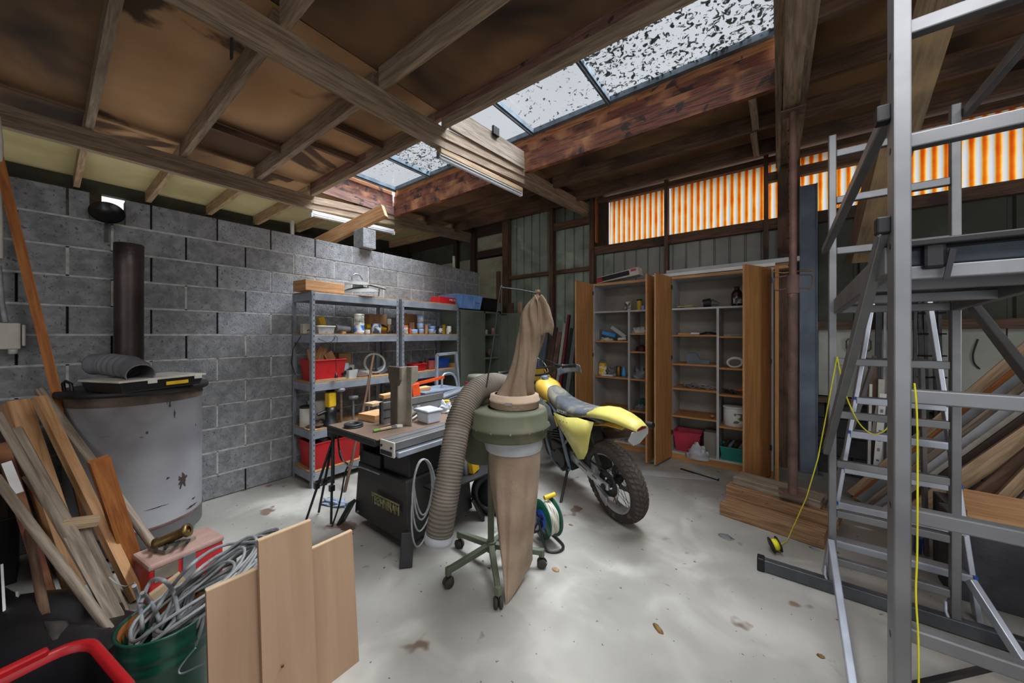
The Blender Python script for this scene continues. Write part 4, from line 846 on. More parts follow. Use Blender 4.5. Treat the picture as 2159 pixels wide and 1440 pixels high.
# ================================================================ table saw
ts = thing('table_saw', 'black table saw with brown dusty top between the shelving and dust collector', 'saw', (-2.34, 1.78, 0))
TZ = .80
M_TTOP = mat('dusty_table_top', '6f5a4b', '574536', rough=.8, scale=3, bump=.08, spots='3b2f27', spot_t=.7)
MB().box((-2.80, 1.32, TZ - .05), (-2.14, 2.42, TZ - .006)).build('table_edge', M_BLACKM, ts, world=True, bevel=.008)
MB().box((-2.79, 1.33, TZ - .006), (-2.13, 2.41, TZ)).build('table_top', M_TTOP, ts, world=True)
MB().box((-2.62, 1.45, TZ), (-2.20, 2.3, TZ + .001)).build('saw_plate', M_GREY, ts, world=True) if 0 else None
q = MB(); q.add([(-2.68, 1.48, .09), (-1.98, 1.46, .09), (-1.98, 2.10, .09), (-2.68, 2.10, .09), (-2.66, 1.50, .50), (-2.02, 1.48, .50), (-2.02, 2.08, .50), (-2.66, 2.08, .50)], [(3, 2, 1, 0), (0, 1, 5, 4), (1, 2, 6, 5), (2, 3, 7, 6), (3, 0, 4, 7), (4, 5, 6, 7)]); q.build('cabinet', M_BLACKM, ts, world=True, bevel=.012)
MB().box((-2.35, 1.52, .50), (-2.04, 2.06, .698)).build('upper_housing', M_BLACKM, ts, world=True, bevel=.01)
MB().box((-2.62, 1.50, .50), (-2.36, 1.56, .60)).box((-2.64, 1.5, .5), (-2.60, 2.05, .75)).build('side_plate', M_BLACKM, ts, world=True, bevel=.006)
MB().lathe([(0, 0), (.1, .01), (.12, .05), (0, .07)], (-2.42, 1.7, .5), 14).build('dust_heap', M_DUSTBAG, ts, world=True)
for x, y, dx, dy in ((-2.68, 1.47, -.10, -.05), (-1.98, 1.46, .07, -.06), (-2.68, 2.08, -.1, .06), (-1.98, 2.09, .07, .06)):
    MB().bar((x + dx, y + dy, .0), (x + dx * .1, y, .18), .08, .025, up=(dx, dy, 0)).build('leg', M_BLACKM, ts, world=True, bevel=.004)
# cast relief lettering plate
LP = P(811, 1065, y=1.455)
M_LETT = mat('worn_yellow_lettering', '8b875e', '6a6746', rough=.7, scale=30, amt=.3)
pt_ = MB(); pt_.bar((LP.x - .17, LP.y, LP.z + .047), (LP.x + .17, LP.y, LP.z + .047), .003, .012); pt_.build('lettering_band', M_LETT, ts, world=True)
text('TECHNIRAM', 'lettering', M_LETT, ts, (LP.x, 1.457, LP.z), (1, 0, 0), (0, 0, 1), .07, depth=.004, width=.33)
for a, b in ((-2.6, .13), (-2.3, .3), (-2.33, .31)): MB().cyl((a, 1.468, b), (a, 1.455, b), .008, n=8).build('bolt', M_ALU, ts, world=True)
# sliding fence profile on the near edge
def profile(name, label, p0, p1, w_, h_, grooves=2, m=M_ALU):
    t = thing(name, label, 'profile', tuple(Vector((min(p0[0], p1[0]), min(p0[1], p1[1]), min(p0[2], p1[2]) - h_ / 2))))
    p0, p1 = Vector(p0), Vector(p1); a = (p1 - p0).normalized(); sd = a.cross(Vector((0, 0, 1))).normalized()
    MB().bar(p0, p1, w_, h_).build('body', m, t, world=True, bevel=.004)
    for k in range(grooves):
        o = sd * (w_ * (k + 1) / (grooves + 1) - w_ / 2) + Vector((0, 0, h_ / 2 + .0005)); MB().bar(p0 + o, p1 + o, .006, .002).build('groove', M_DKSTEEL, t, world=True)
        o = sd * (w_ / 2 + .0005) + Vector((0, 0, h_ * (k + .7) / (grooves + .6) - h_ / 2)); MB().bar(p0 + o, p1 + o, .002, .008).build('groove', M_DKSTEEL, t, world=True)
    return t, a
t, a = profile('sliding_rail', 'large grooved aluminium rail along the near edge of the saw table', (-2.055, 1.37, .752), (-2.055, 2.75, .752), .15, .095, 1)
e = Vector((-2.055, 1.37, .752)); q = MB(); q.box((-2.135, 1.355, .700), (-1.975, 1.37, .803)); q.build('end_cap', M_TARN if 0 else M_OFFW, t, world=True, bevel=.012)
for x in (-2.11, -2.0): MB().cyl((x, 1.349, .765), (x, 1.356, .765), .009, n=10).build('screw', M_DKSTEEL, t, world=True)
MB().box((-2.115, 1.348, .712), (-1.995, 1.356, .738)).build('slot', M_DKSTEEL, t, world=True)
MB().box((-1.978, 1.38, .70), (-1.955, 2.75, .735)).build('lower_lip', M_ALU_LT, t, world=True, bevel=.004)
def T(px, py, z=TZ): return P(px, py, z=z)
a_ = T(800, 893, TZ); b_ = Vector((a_.x - .02, a_.y + .42, 0))
profile('fence_profile', 'aluminium fence profile with black end standing on the saw table behind the casting', (a_.x + .03, a_.y, TZ + .085), (a_.x + .03, a_.y + .62, TZ + .085), .05, .17, 2)
MB().box((a_.x + .004, a_.y - .004, TZ + .002), (a_.x + .02, a_.y - .0005, TZ + .165)).build('trim_2', M_BLACK, [o for o in COL.objects if o.name == 'fence_profile'][0], world=True).name = 'end_plate'
A = P(882, 862, z=.86) + Vector((-.04, .05, 0)); B = P(985, 823, z=.86) + Vector((-.04, .05, 0))
for k in range(2):
    sh = Vector((.05 * k, -.10 * k, .0)); profile('long_profile', ('far long aluminium profile lying behind the saw table castings', 'near long aluminium profile lying behind the plastic box')[k], A + sh, B + sh, .07, .09 if k == 0 else .07, 2, M_ALU_LT)
for k, (px, py, sx, sy, sz, dz, rz, lb, m_) in enumerate(((770, 888, .20, .20, .055, 0, .15, 'light wooden block on the left of the saw table', T_FRESH), (766, 872, .11, .12, .03, .056, .15, 'small wooden piece stacked on the light block', T_PALE))):
    v = T(px, py); q = MB(); q.rbox((v.x + .0, v.y + .1, TZ + dz + sz / 2), (sx, sy, sz), rz); tag(q.build('wooden_block', m_, bevel=.003), lb, 'block')
q = MB(); v = T(765, 868); q.bar((v.x - .05, v.y + .22, TZ + .10), (v.x + .0, v.y + .75, TZ + .13), .10, .035); tag(q.build('wooden_plank', T_FRESH), 'long light plank lying behind the wooden blocks', 'plank')
# upright casting
v = T(832, 898); ct = thing('column_casting', 'tall dusty metal column casting standing upright on the saw table', 'casting', (v.x, v.y + .03, TZ), -.15)
M_CAST = mat('dusty_casting', '8b8172', '5e564b', rough=.8, scale=5, bump=.1)
q = MB(); w1, w2, Hh = .058, .095, .455
q.prism([(-w1, 0), (w1, 0), (w1, .31), (w2, .36), (w2, Hh), (-w2, Hh), (-w2, .36), (-w1, .31)], (0, -.035, 0), (1, 0, 0), (0, 0, 1), -.02); q.build('front_plate', mat('brown_casting', '5f5348', '473d34', rough=.8, scale=5), ct, bevel=.004)
q = MB(); q.prism([(0, 0), (.09, 0), (.11, .3), (.17, .34), (.17, Hh), (0, Hh)], (w1 - .012, -.03, 0), (0, 1, 0), (0, 0, 1), .014); q.build('side_web', M_CAST, ct, bevel=.004)
q = MB(); q.prism([(0, 0), (.05, 0), (.05, Hh), (0, Hh)], (w1 + .0, .05, 0), (1, .3, 0), (0, 0, 1), .012); q.build('rib', M_CAST, ct, bevel=.004)
# rings, brush, box, dust pan
v = T(746, 900)
for k in range(2): q = MB(); q.lathe([(.036, 0), (.066, 0), (.069, .006), (.065, .013), (.037, .013), (.036, 0)], (v.x - .004 * k, v.y, TZ + .0135 * k + .0005), 28); tag(q.build('rubber_ring', M_BLACKM), ('flat black ring under another on the saw table', 'flat black ring on top of its twin on the saw table')[k], 'ring')
a_, b_ = T(787, 912), T(846, 900); br = thing('paint_brush', 'wooden paint brush with green end lying on the saw table', 'brush', a_)
dv = b_ - a_; MB().bar(a_ + Vector((0, 0, .012)), a_ + dv * .22 + Vector((0, 0, .012)), .022, .014, w1=.028).build('handle_end', mat('lime_paint', '6f9a38', '5a8230'), br, world=True, bevel=.004)
MB().bar(a_ + dv * .22 + Vector((0, 0, .012)), a_ + dv * .62 + Vector((0, 0, .014)), .022, .014, w1=.03).build('handle', T_PALE, br, world=True, bevel=.003)
MB().bar(a_ + dv * .62 + Vector((0, 0, .014)), a_ + dv * .8 + Vector((0, 0, .014)), .032, .018).build('ferrule', M_ALU, br, world=True)
MB().bar(a_ + dv * .8 + Vector((0, 0, .014)), b_ + Vector((0, 0, .01)), .034, .018, w1=.045).build('bristles', M_OFFW, br, world=True)
v = T(900, 890); pb = thing('plastic_box', 'frosted plastic box with lid on the saw table beside the grooved rail', 'box', (v.x, v.y + .02, TZ), -.1)
M_FROST = mat('frosted_plastic', 'bfc1c8', 'a4a6ad', rough=.4, alpha=.9, bump=.02)
q = MB(); q.add([(x, y, z) for z, s in ((0, .9), (.09, 1)) for x, y in ((-.085 * s, -.065 * s), (.085 * s, -.065 * s), (.085 * s, .065 * s), (-.085 * s, .065 * s))], [(3, 2, 1, 0), (0, 1, 5, 4), (1, 2, 6, 5), (2, 3, 7, 6), (3, 0, 4, 7), (4, 5, 6, 7)]); q.build('body', M_FROST, pb, bevel=.01)
q = MB(); q.rbox((0, 0, .1), (.19, .15, .018)); q.build('lid', M_FROST, pb, bevel=.008)
v = T(868, 885); dp = thing('saw_guard', 'curved dusty blade guard with crumpled foil lying on the saw table', 'guard', (v.x, v.y, TZ))
q = MB(); q.tube(spline([T(858, 893) + Vector((0, 0, .012)), T(885, 878) + Vector((0, 0, .03)), T(897, 860) + Vector((0, 0, .06)), T(912, 842) + Vector((0, .05, .06))], 6), [.008] * 19, 8); q.build('edge', M_OFFW, dp, world=True)
q = MB()
def gf(u, w_): 
    p = T(858, 893).lerp(T(905, 862), u); return p + Vector((-.14 * w_, .08 * w_, .03 + .05 * math.sin(w_ * PI) + .03 * u))
q.grid(gf, 8, 8); q.build('shell', M_CAST, dp, world=True, solid=.006)
for k, (px, py) in enumerate(((866, 879), (884, 864))): v = T(px, py); blob('crumpled_foil', ('crumpled silver foil in the blade guard, nearer the casting', 'crumpled silver foil in the blade guard, farther from the casting')[k], 'foil', (v.x, v.y, TZ + .06), (.05, .04, .03), M_ALU_LT, 30 + k, amp=1, freq=5)
v = T(940, 868); blob('clear_bag', 'crumpled clear bag with yellow tape right of the plastic box', 'bag', (v.x, v.y, TZ), (.09, .07, .07), M_FROST, 33, amp=.8, freq=4)
v = T(930, 862); solidbox('yellow_tape', 'yellow tape measure beside the crumpled clear bag', 'tape', (v.x, v.y + .05, TZ + .06), (.08, .05, .03), M_YEL, rz=.5)
# orange wedge and red bar, leaning sticks
for k, (p0, p1, w_) in enumerate((((727, 1033), (788, 748), .022), ((770, 1040), (778, 790), .02))):
    a_ = P(*p0, x=-3.3); a_.z = .01; b_ = P(*p1, x=-3.5); q = MB(); q.tube([a_, a_.lerp(b_, .5) + Vector((.01, .01, 0)), b_], [w_ * .7, w_ * .6, w_ * .6], 8); tag(q.build('leaning_stick', T_OLD), ('long brown stick leaning from the saw table to the shelf posts', 'short brown stick leaning behind the long one')[k], 'stick')
A = P(868, 842, x=-2.68); c_ = thing('bar_clamp', 'orange and red bar clamp lying on the long profiles', 'clamp', (A.x, A.y, A.z - .02))
p0, p1 = P(868, 812, x=-2.70), P(936, 795, x=-2.80); MB().bar(p0, p1, .012, .028).build('bar', M_ORANGE, c_, world=True)
q = MB(); k_ = [P(868, 812, x=-2.68), P(884, 808, x=-2.68), P(888, 840, x=-2.68), P(873, 845, x=-2.68)]; q.add(k_ + [p + Vector((-.04, .01, 0)) for p in k_], [(3, 2, 1, 0), (4, 5, 6, 7), (0, 1, 5, 4), (1, 2, 6, 5), (2, 3, 7, 6), (3, 0, 4, 7)]); q.build('jaw', M_ORANGE, c_, world=True, bevel=.004)
# control box with stop button
v = P(985, 975, x=-1.93); cbx = thing('control_box', 'grey and yellow control box with red stop button beside the flexible hose', 'switch', (v.x, v.y, v.z - .1))
MB().rbox((v.x, v.y, v.z - .01), (.05, .12, .22), rz=.1, rx=.25).build('housing', M_GREY, cbx, world=True, bevel=.008)
MB().rbox((v.x + .035, v.y + .03, v.z - .02), (.05, .08, .11), rz=.1, rx=.25).build('cover', M_YEL, cbx, world=True, bevel=.006)
w_ = P(981, 940, x=-1.87); MB().lathe([(0, 0), (.02, .0), (.024, .015), (.015, .028), (0, .03)], (w_.x - .02, w_.y, w_.z), 16, (.8, -.5, .2)).build('stop_button', M_RED, cbx, world=True)
q = MB(); q.cyl(w_ + Vector((-.02, 0, 0)), (v.x, v.y - .03, v.z + .05), .014); q.build('button_stem', M_GREY, cbx, world=True)
# side tray of the saw
MB().bar((-1.93, 1.62, .42), (-1.90, 2.25, .42), .22, .012).build('side_tray', M_BLACKM, ts, world=True)
# hanging cable loops
cl = thing('cable_loops', 'grey cable hanging in long loops on the side of the saw cabinet', 'cable', (-1.88, 1.52, .1))
for k, (pw, ph, dx) in enumerate(((19, 118, 0), (21, 128, .012), (24, 152, .02), (26, 185, .03))):
    cx_, top = 892 + k * 1.0, 968; pts = []
    for j in range(28):
        a = 2 * PI * j / 28; yy = top + ph / 2 * (1 + math.sin(a)) ; xx = cx_ + pw * math.cos(a) * (1 - .25 * max(0, math.sin(a))) - k * 5 * max(0, math.sin(a)); pts.append(P(xx, yy, x=-1.90 + dx))
    MB().tube(pts, .006, 6, closed=True).build('loop', M_GRYCAB, cl, world=True)
# ================================================================ flexible hose
hp = [(1078, 835, 2.30), (1060, 816, 2.30), (1038, 811, 2.26), (1008, 822, 2.18), (985, 850, 2.10), (968, 890, 2.03), (957, 945, 1.96), (948, 1000, 1.90), (937, 1060, 1.87), (926, 1128, 1.86)]
hc = spline([P(a, b, d=c) for a, b, c in hp], 36); hs = thing('flexible_hose', 'ribbed grey brown suction hose arching from the dust collector to the floor', 'hose', (hc[-1].x, hc[-1].y, 0))
rs = [.069 + (.007 if (i // 2) % 2 else -.004) * (1 if i < 190 else .4) for i in range(len(hc))]
M_HOSE = mat('dusty_hose', '6e655b', '4f4840', rough=.75, scale=5, bump=.05, dirt='847768', dirt_s=3)
MB().tube(hc, rs, 22).build('ribbed_tube', M_HOSE, hs, world=True)
q = MB(); e0, e1 = hc[-4], hc[-1]; dv = (e1 - e0).normalized(); q.tube([e1 - dv * .01, e1 + dv * .012, e1 + dv * .03, e1 + dv * .035], [.074, .077, .074, .06], 22); q.build('end_collar', M_CLEAR, hs, world=True)
# ================================================================ dust collector
DC = Vector((-1.262, 1.70, 0)); ST = Vector((-1.49, 1.75, 0))
dc = thing('dust_collector', 'olive dust collector on castors with upper and lower cloth bags', 'dust collector', (ST.x, ST.y, 0))
feet = [(-1.563, 1.445), (-1.225, 1.50), (-1.215, 1.93), (-1.79, 1.76), (-1.55, 2.05)]
for x, y in feet:
    dv = (Vector((x, y, 0)) - ST).normalized(); q = MB(); q.bar(ST + Vector((0, 0, .135)), Vector((x, y, .10)), .04, .035, w1=.03); q.bar(Vector((x, y, .12)), Vector((x, y, .07)), .03, .03); leg = q.build('leg', M_OLIVE, dc, world=True, bevel=.005)
    c = MB(); sd = Vector((-dv.y, dv.x, 0))
    for s in (-1, 1): c.lathe([(0, 0), (.026, 0), (.03, .005), (.03, .014), (.024, .02), (0, .02)], Vector((x, y, .031)) + sd * (.005 * s), 16, sd * s)
    c = c.build('castor', M_RUBBER, leg); c['kind'] = 'stuff'
    for vv in c.data.vertices: vv.co -= ORG[dc.name]
    c = MB(); c.lathe([(.034, -.004), (.034, .004)], Vector((x, y, .031)), 12, sd, arc=.5, start=0); c = c.build('castor_hood', M_BLACK, leg, solid=.004)
    for vv in c.data.vertices: vv.co -= ORG[dc.name]
MB().cyl(ST + Vector((0, 0, .10)), ST + Vector((0, 0, .16)), .035).build('hub', M_OLIVE, dc, world=True)
MB().cyl(ST + Vector((0, 0, .13)), ST + Vector((0, 0, .98)), .021, n=16).build('stem', M_OLIVE, dc, world=True)
M_CFOOT = mat('dusty_olive', '565945', '40442f', rough=.65, scale=3, bump=.05, dirt='746b55', dirt_s=3)
q = MB(); q.lathe([(.150, .868), (.160, .895), (.215, .902), (.224, .912), (.224, .955), (.240, .962), (.242, .972), (.230, .980), (.226, 1.05), (.218, 1.064), (.13, 1.07)], DC - RT * .03, 48); q.build('drum', M_CFOOT, dc, world=True)
for k in range(14):
    a = 2 * PI * k / 14; MB().cyl(DC + Vector((.236 * math.cos(a), .236 * math.sin(a), .967)) - RT * .03, DC + Vector((.243 * math.cos(a), .243 * math.sin(a), .967)) - RT * .03, .006, n=8).build('rivet', M_ALU_DULL, dc, world=True)
q = MB(); q.lathe([(.166, .822), (.174, .85), (.172, .890)], DC - RT * .006, 36); q.build('clear_band', M_CLEAR, dc, world=True)
q = MB(); q.lathe([(.137, 1.07), (.147, 1.075), (.147, 1.105), (.152, 1.108), (.152, 1.118), (.147, 1.12), (.145, 1.145), (.12, 1.15)], DC, 36); q.build('clamp_ring', M_DUSTBAG, dc, world=True)
MB().bar(DC + Vector((.04, -.145, 1.112)), DC + Vector((.08, -.13, 1.112)), .012, .014).build('buckle', M_ALU, dc, world=True)
FH = P(1018, 900, d=2.30); q = MB(); q.lathe([(0, .78), (.11, .79), (.15, .86), (.155, 1.0), (.15, 1.06), (0, 1.07)], (FH.x, FH.y, -.10), 28); q.build('fan_housing', M_CFOOT, dc, world=True)
MB().bar((ST.x, ST.y + .08, .97), (DC.x - .05, DC.y, .97), .2, .12).build('duct', M_CFOOT, dc, world=True)
M0 = P(1008, 815, d=2.52); q = MB(); q.lathe([(0, -.20), (.073, -.2), (.073, -.02), (.078, -.015), (.078, .055), (.07, .075), (0, .08)], (M0.x, M0.y, 1.5 - (815 - 706) * 2.52 / 743 + .01), 24); q.build('motor', M_OLIVE, dc, world=True)
# lower bag
q = MB(); secs = []; near = P(1067, 1262, z=.035); far = P(1122, 1190, z=.04); mid = (near + far) / 2; dvf = (far - near).normalized(); prp = Vector((-dvf.y, dvf.x, 0))
for i in range(25):
    t = i / 24; z = .855 - (.82) * t; s = max(0, (t - .12) / .88) ** 1.25; c = DC.lerp(Vector((mid.x, mid.y, 0)), s); c.z = 0; ring = []
    for k in range(40):
        a = 2 * PI * k / 40; d0 = Vector((math.cos(a), math.sin(a), 0)); fa = d0.dot(dvf); fb = d0.dot(prp)
        rl = .154 * (1 - s) + .165 * s; rp = .154 * (1 - s) + .012 * s; fold = 1 + (.07 * math.sin(a * 7 + t * 2) + .05 * math.sin(a * 12 + 2 - t)) * min(1, max(0, t - .06) * 4) * (1 - s * .5)
        ring.append(Vector((c.x, c.y, 0)) + (dvf * fa * rl + prp * fb * rp) * fold + Vector((0, 0, z + (.03 * fa * s))))
    secs.append(ring)
loft(q, secs); q.build('lower_bag', M_DUSTBAG, dc, world=True)
# upper bag : slack, twisted and tied at the hook
ctr = [(1082, 848, .130), (1084, 835, .118), (1092, 812, .092), (1103, 780, .076), (1112, 745, .070), (1118, 715, .072), (1122, 690, .074), (1124, 668, .072), (1127, 648, .058), (1130, 632, .030), (1132, 622, .012), (1133, 616, .016), (1133, 611, .012)]
cs = spline([Vector((a, b, c)) for a, b, c in ctr], 5); secs = []; q = MB()
for i, s in enumerate(cs):
    t = i / (len(cs) - 1); c = P(s.x, s.y, d=2.13); ring = []
    for k in range(56):
        a = 2 * PI * k / 56; tw = a + t * 3.2; fold = 1 + .13 * math.sin(tw * 5) * (1 - abs(t - .4)) + .07 * math.sin(tw * 9 + 1) + .05 * noise.noise(Vector((math.cos(a) * 2, math.sin(a) * 2, t * 5)))
        ring.append(c + (RT * math.cos(a) * s.z + FW * math.sin(a) * s.z * 1.05) * fold)
    secs.append(ring)
loft(q, secs); q.build('upper_bag', M_DUSTBAG2, dc, world=True)
q = MB(); fl_ = [P(1137, 626, d=2.08), P(1145, 640, d=2.06), P(1149, 662, d=2.05), P(1151, 682, d=2.05), P(1146, 705, d=2.07)]
def fold_(u, w_): c = spline(fl_, 6)[min(int(u * 24), 24)]; return c + RT * ((w_ - .5) * (.055 + .05 * u)) + FW * (.02 * math.sin(w_ * 7)) + Vector((0, 0, .012 * math.cos(w_ * 9)))
q.grid(fold_, 16, 10); q.build('bag_fold', M_DUSTBAG2, dc, world=True, solid=.004)
rd = spline([P(1018, 862, d=2.14), P(1037, 742, d=2.14), P(1054, 614, d=2.14), P(1058, 607, d=2.14), P(1064, 607, d=2.14), P(1100, 612, d=2.13), P(1132, 618, d=2.12)], 4)
MB().tube(rd, .0045, 8).build('hook_rod', M_DKSTEEL, dc, world=True)
# ================================================================ cable reel
v = P(1148, 1146, z=0); cr_ = thing('cable_reel', 'green cable reel with blue sockets on the floor behind the dust bag', 'reel', (v.x, v.y + .03, 0)); ax = Vector((-.42, -.9, 0)).normalized(); C = Vector((0, 0, .175))
R_ = .135
MB().lathe([(.03, .0), (R_, .0), (R_, .006), (.03, .006)], C + ax * .045, 36, ax).build('front_flange', M_GREENPL, cr_)
MB().lathe([(.03, .0), (R_, .0), (R_, -.006), (.03, -.006)], C - ax * .045, 36, ax).build('rear_flange', M_GREENPL, cr_)
MB().lathe([(0, .056), (.065, .056), (.07, .048), (.07, -.05)], C, 28, ax).build('socket_hub', M_BLUE, cr_)
for k in range(4):
    a = PI / 4 + PI / 2 * k; _, sd, u = MB().frame(ax); c = C + ax * .057 + (sd * math.cos(a) + u * math.sin(a)) * .035; MB().lathe([(0, 0), (.018, 0), (.02, .002), (.02, -.002)], c, 16, ax).build('socket', mat('dark_blue_socket', '14296a', '0e1e50') if k == 0 else bpy.data.materials['dark_blue_socket'], cr_)
coilp = []
for i in range(5 * 36):
    t = 2 * PI * i / 36; _, sd, u = MB().frame(ax); coilp.append(C + ax * (.036 - .072 * i / 180) + (sd * math.cos(t) + u * math.sin(t)) * (.108 + .004 * math.sin(i)))
MB().tube(coilp, .008, 6).build('wound_cable', M_CREAMCAB, cr_)
q = MB(); sd = Vector((-ax.y, ax.x, 0)); pts = [C + ax * .07, C + ax * .07 + sd * .10 + Vector((0, 0, -.17 + .012)), C + ax * .0 + sd * .15 + Vector((0, 0, -.163)), C - ax * .07 + sd * .10 + Vector((0, 0, -.163)), C - ax * .07 - sd * .10 + Vector((0, 0, -.163)), C + ax * .02 - sd * .14 + Vector((0, 0, -.163)), C + ax * .07 - sd * .1 + Vector((0, 0, -.163)), C + ax * .07]
q.tube(spline(pts, 5), .009, 8); q.build('stand', M_BLACK, cr_)
q = MB(); q.cyl(C + ax * .02 + Vector((0, 0, R_ + .01)), C - ax * .07 + Vector((0, 0, R_ + .02)), .016); q.build('handle', M_YEL, cr_)
# ================================================================ motorcycle
mc = thing('motorcycle', 'yellow and black off road motorcycle parked before the cupboards', 'motorcycle', (-1.018, 2.82, .012), math.radians(150)); mc.rotation_euler = (-.20, 0, math.radians(150))
M_MY = mat('motorcycle_yellow', 'd8cf72', 'bdb25c', rough=.4, scale=4, bump=.02, spots='6f6a42', spot_t=.72, spot_s=14)
M_MYD = mat('motorcycle_tank_yellow', 'dcb54a', 'c79c34', rough=.35, scale=4, bump=.02)
M_SEAT = mat('dusty_seat', '55595f', '363a40', rough=.85, scale=5, bump=.15, dirt='8c8574', dirt_s=6)
M_SILV = mat('swingarm_silver', 'c3c5c7', '9b9da0', rough=.35, metal=.7, scale=8, bump=.03)
M_ENG = mat('dark_engine', '2b2926', '1a1918', rough=.6, metal=.3, scale=8, bump=.1)
def wheel(nm, cx_, r, wt, parent, steer=0):
    c = Vector((cx_, 0, r)); hub = MB(); hub.lathe([(0, -.07), (.03, -.07), (.04, -.04), (.028, -.03), (.028, .03), (.04, .04), (.03, .07), (0, .07)], c, 20, (0, 1, 0)); ob = hub.build('wheel', M_ENG, parent)
    rim = MB(); rr = r - .085; w2 = wt * .36; rim.lathe([(rr, -w2), (rr + .012, -w2), (rr - .004, -w2 * .7), (rr - .016, 0), (rr - .004, w2 * .7), (rr + .012, w2), (rr, w2), (rr - .012, w2 * .6), (rr - .024, 0), (rr - .012, -w2 * .6), (rr, -w2)], c, 48, (0, 1, 0)); rim.build('rim', M_SILV, ob)
    ty = MB(); h = wt / 2; ty.lathe([(rr + .006, -w2), (rr + .02, -h * .92), (r - .045, -h), (r - .022, -h * .86), (r - .006, -h * .5), (r, 0), (r - .006, h * .5), (r - .022, h * .86), (r - .045, h), (rr + .02, h * .92), (rr + .006, w2)], c, 64, (0, 1, 0)); ty.build('tyre', M_RUBBER, ob)
    tr = MB(); N = 46
    for k in range(N):
        for s in (-1, 1):
            for j, (y0, y1, sk) in enumerate(((.04, .45, .5), (.5, .85, .9))):
                a0 = 2 * PI * (k + .25 * s + sk) / N; da = 2 * PI / N * .38
                def pt(y, a, o): rad = r - .0 - .026 * (abs(y)) ** 2.4 + o; return c + Vector((math.sin(a) * rad, y * s * h, math.cos(a) * rad))
                b0, b1 = a0, a0 + (y1 - y0) * .16
                vs = [pt(y0, b0, .004), pt(y1, b1, .004), pt(y1, b1 + da * 1.5, .004), pt(y0, b0 + da * 1.5, .004), pt(y0, b0, -.006), pt(y1, b1, -.006), pt(y1, b1 + da * 1.5, -.006), pt(y0, b0 + da * 1.5, -.006)]
                tr.add(vs, [(0, 1, 2, 3), (0, 4, 5, 1), (1, 5, 6, 2), (2, 6, 7, 3), (3, 7, 4, 0)])
    tr.build('tread', M_TREAD, ob, kind='stuff')
    sp = MB(); n = 32
    for k in range(n):
        a = 2 * PI * k / n; s = 1 if k % 2 else -1; b_ = a + (.5 if k % 4 < 2 else -.5)
        sp.tube([c + Vector((math.sin(a) * .035, s * .035, math.cos(a) * .035)), c + Vector((math.sin(b_) * (rr - .014), 0, math.cos(b_) * (rr - .014)))], .0022, 4, cap=False)
    sp.build('spokes', M_DKSTEEL, ob, kind='stuff')
    return ob
M_TREAD = mat('tyre_tread', '4a3f35', '35302b', rough=.9, scale=8, bump=.1)
wheel('rear', 0, .318, .150, mc)
fw = wheel('front', 1.45, .32, .115, mc)
FR = Matrix.Rotation(math.radians(-46), 3, 'Z'); PV = Vector((1.12, 0, 0)); fw.rotation_euler = (0, 0, math.radians(-46)); fw.location = PV - FR @ PV
def turned(o): o.rotation_euler = (0, 0, math.radians(-46)); o.location = PV - FR @ PV; return o
MB().lathe([(.05, -.004), (.105, -.004), (.105, .004), (.05, .004)], (0, .062, .318), 32, (0, 1, 0)).build('sprocket', M_DKSTEEL, mc)
MB().lathe([(.07, -.002), (.11, -.002), (.11, .002), (.07, .002)], (0, -.07, .318), 32, (0, 1, 0)).build('brake_disc', M_ALU_DULL, mc)
for s in (-1, 1):
    q = MB(); q.bar((-.05, s * .10, .318), (.14, s * .10, .335), .025, .055, h1=.065); q.bar((.14, s * .10, .335), (.50, s * .075, .40), .03, .065, h1=.09); q.build('swingarm', M_SILV, mc, bevel=.008)
    q = MB(); q.cyl((-.005, s * .09, .318), (-.005, s * .125, .318), .024, n=8); q.build('axle_nut', M_ENG, mc)
q = MB(); q.bar((.45, 0, .40), (.50, 0, .40), .17, .09); q.build('swingarm_pivot', M_SILV, mc, bevel=.01)
MB().bar((.08, .1155, .345), (.34, .103, .385), .002, .018).build('red_flash', M_RUST, mc)
q = MB(); 
for dz0, dz1 in ((.105, .04), (-.105, -.03)): q.bar((0, .062, .318 + dz0), (.52, .062, .41 + dz1), .012, .012)
q.build('chain', M_ENG, mc)
q = MB(); q.prism([(.02, .20), (.13, .26), (.10, .17), (.04, .12)], (0, .085, 0), (1, 0, 0), (0, 0, 1), -.01); q.build('chain_guide', M_SILV, mc)
# frame, engine
q = MB()
for s in (-1, 1):
    for pts, r in (([(1.02, s * .03, .95), (.60, s * .10, .80), (.53, s * .12, .60), (.50, s * .12, .36)], .018), ([(1.0, s * .03, .86), (.93, s * .09, .45), (.80, s * .11, .24), (.52, s * .12, .26), (.50, s * .12, .36)], .015), ([(.62, s * .10, .80), (.2, s * .09, .86), (-.05, s * .06, .84)], .013), ([(.53, s * .12, .50), (.3, s * .1, .70), (.12, s * .09, .82)], .012)): q.tube(spline(pts, 5), r, 10)
q.build('frame', M_DKSTEEL if 0 else M_BLUESTEEL, mc, kind=None)
q = MB(); q.rbox((.66, 0, .36), (.34, .20, .22)); q.rbox((.74, 0, .56), (.16, .15, .24), ry=.2); q.rbox((.78, 0, .70), (.20, .14, .10), ry=.2); q.cyl((.60, .08, .36), (.60, .15, .36), .085); q.cyl((.74, .08, .33), (.74, .135, .33), .055); q.build('engine', M_ENG, mc, bevel=.014)
q = MB(); 
for k in range(6): q.rbox((.735 + k * .004, 0, .50 + k * .025), (.18, .18, .006), ry=.2)
q.build('cooling_fins', M_DKSTEEL, mc)
q = MB(); q.cyl((.42, 0, .40), (.36, 0, .76), .028); q.build('shock_absorber', M_MYD, mc)
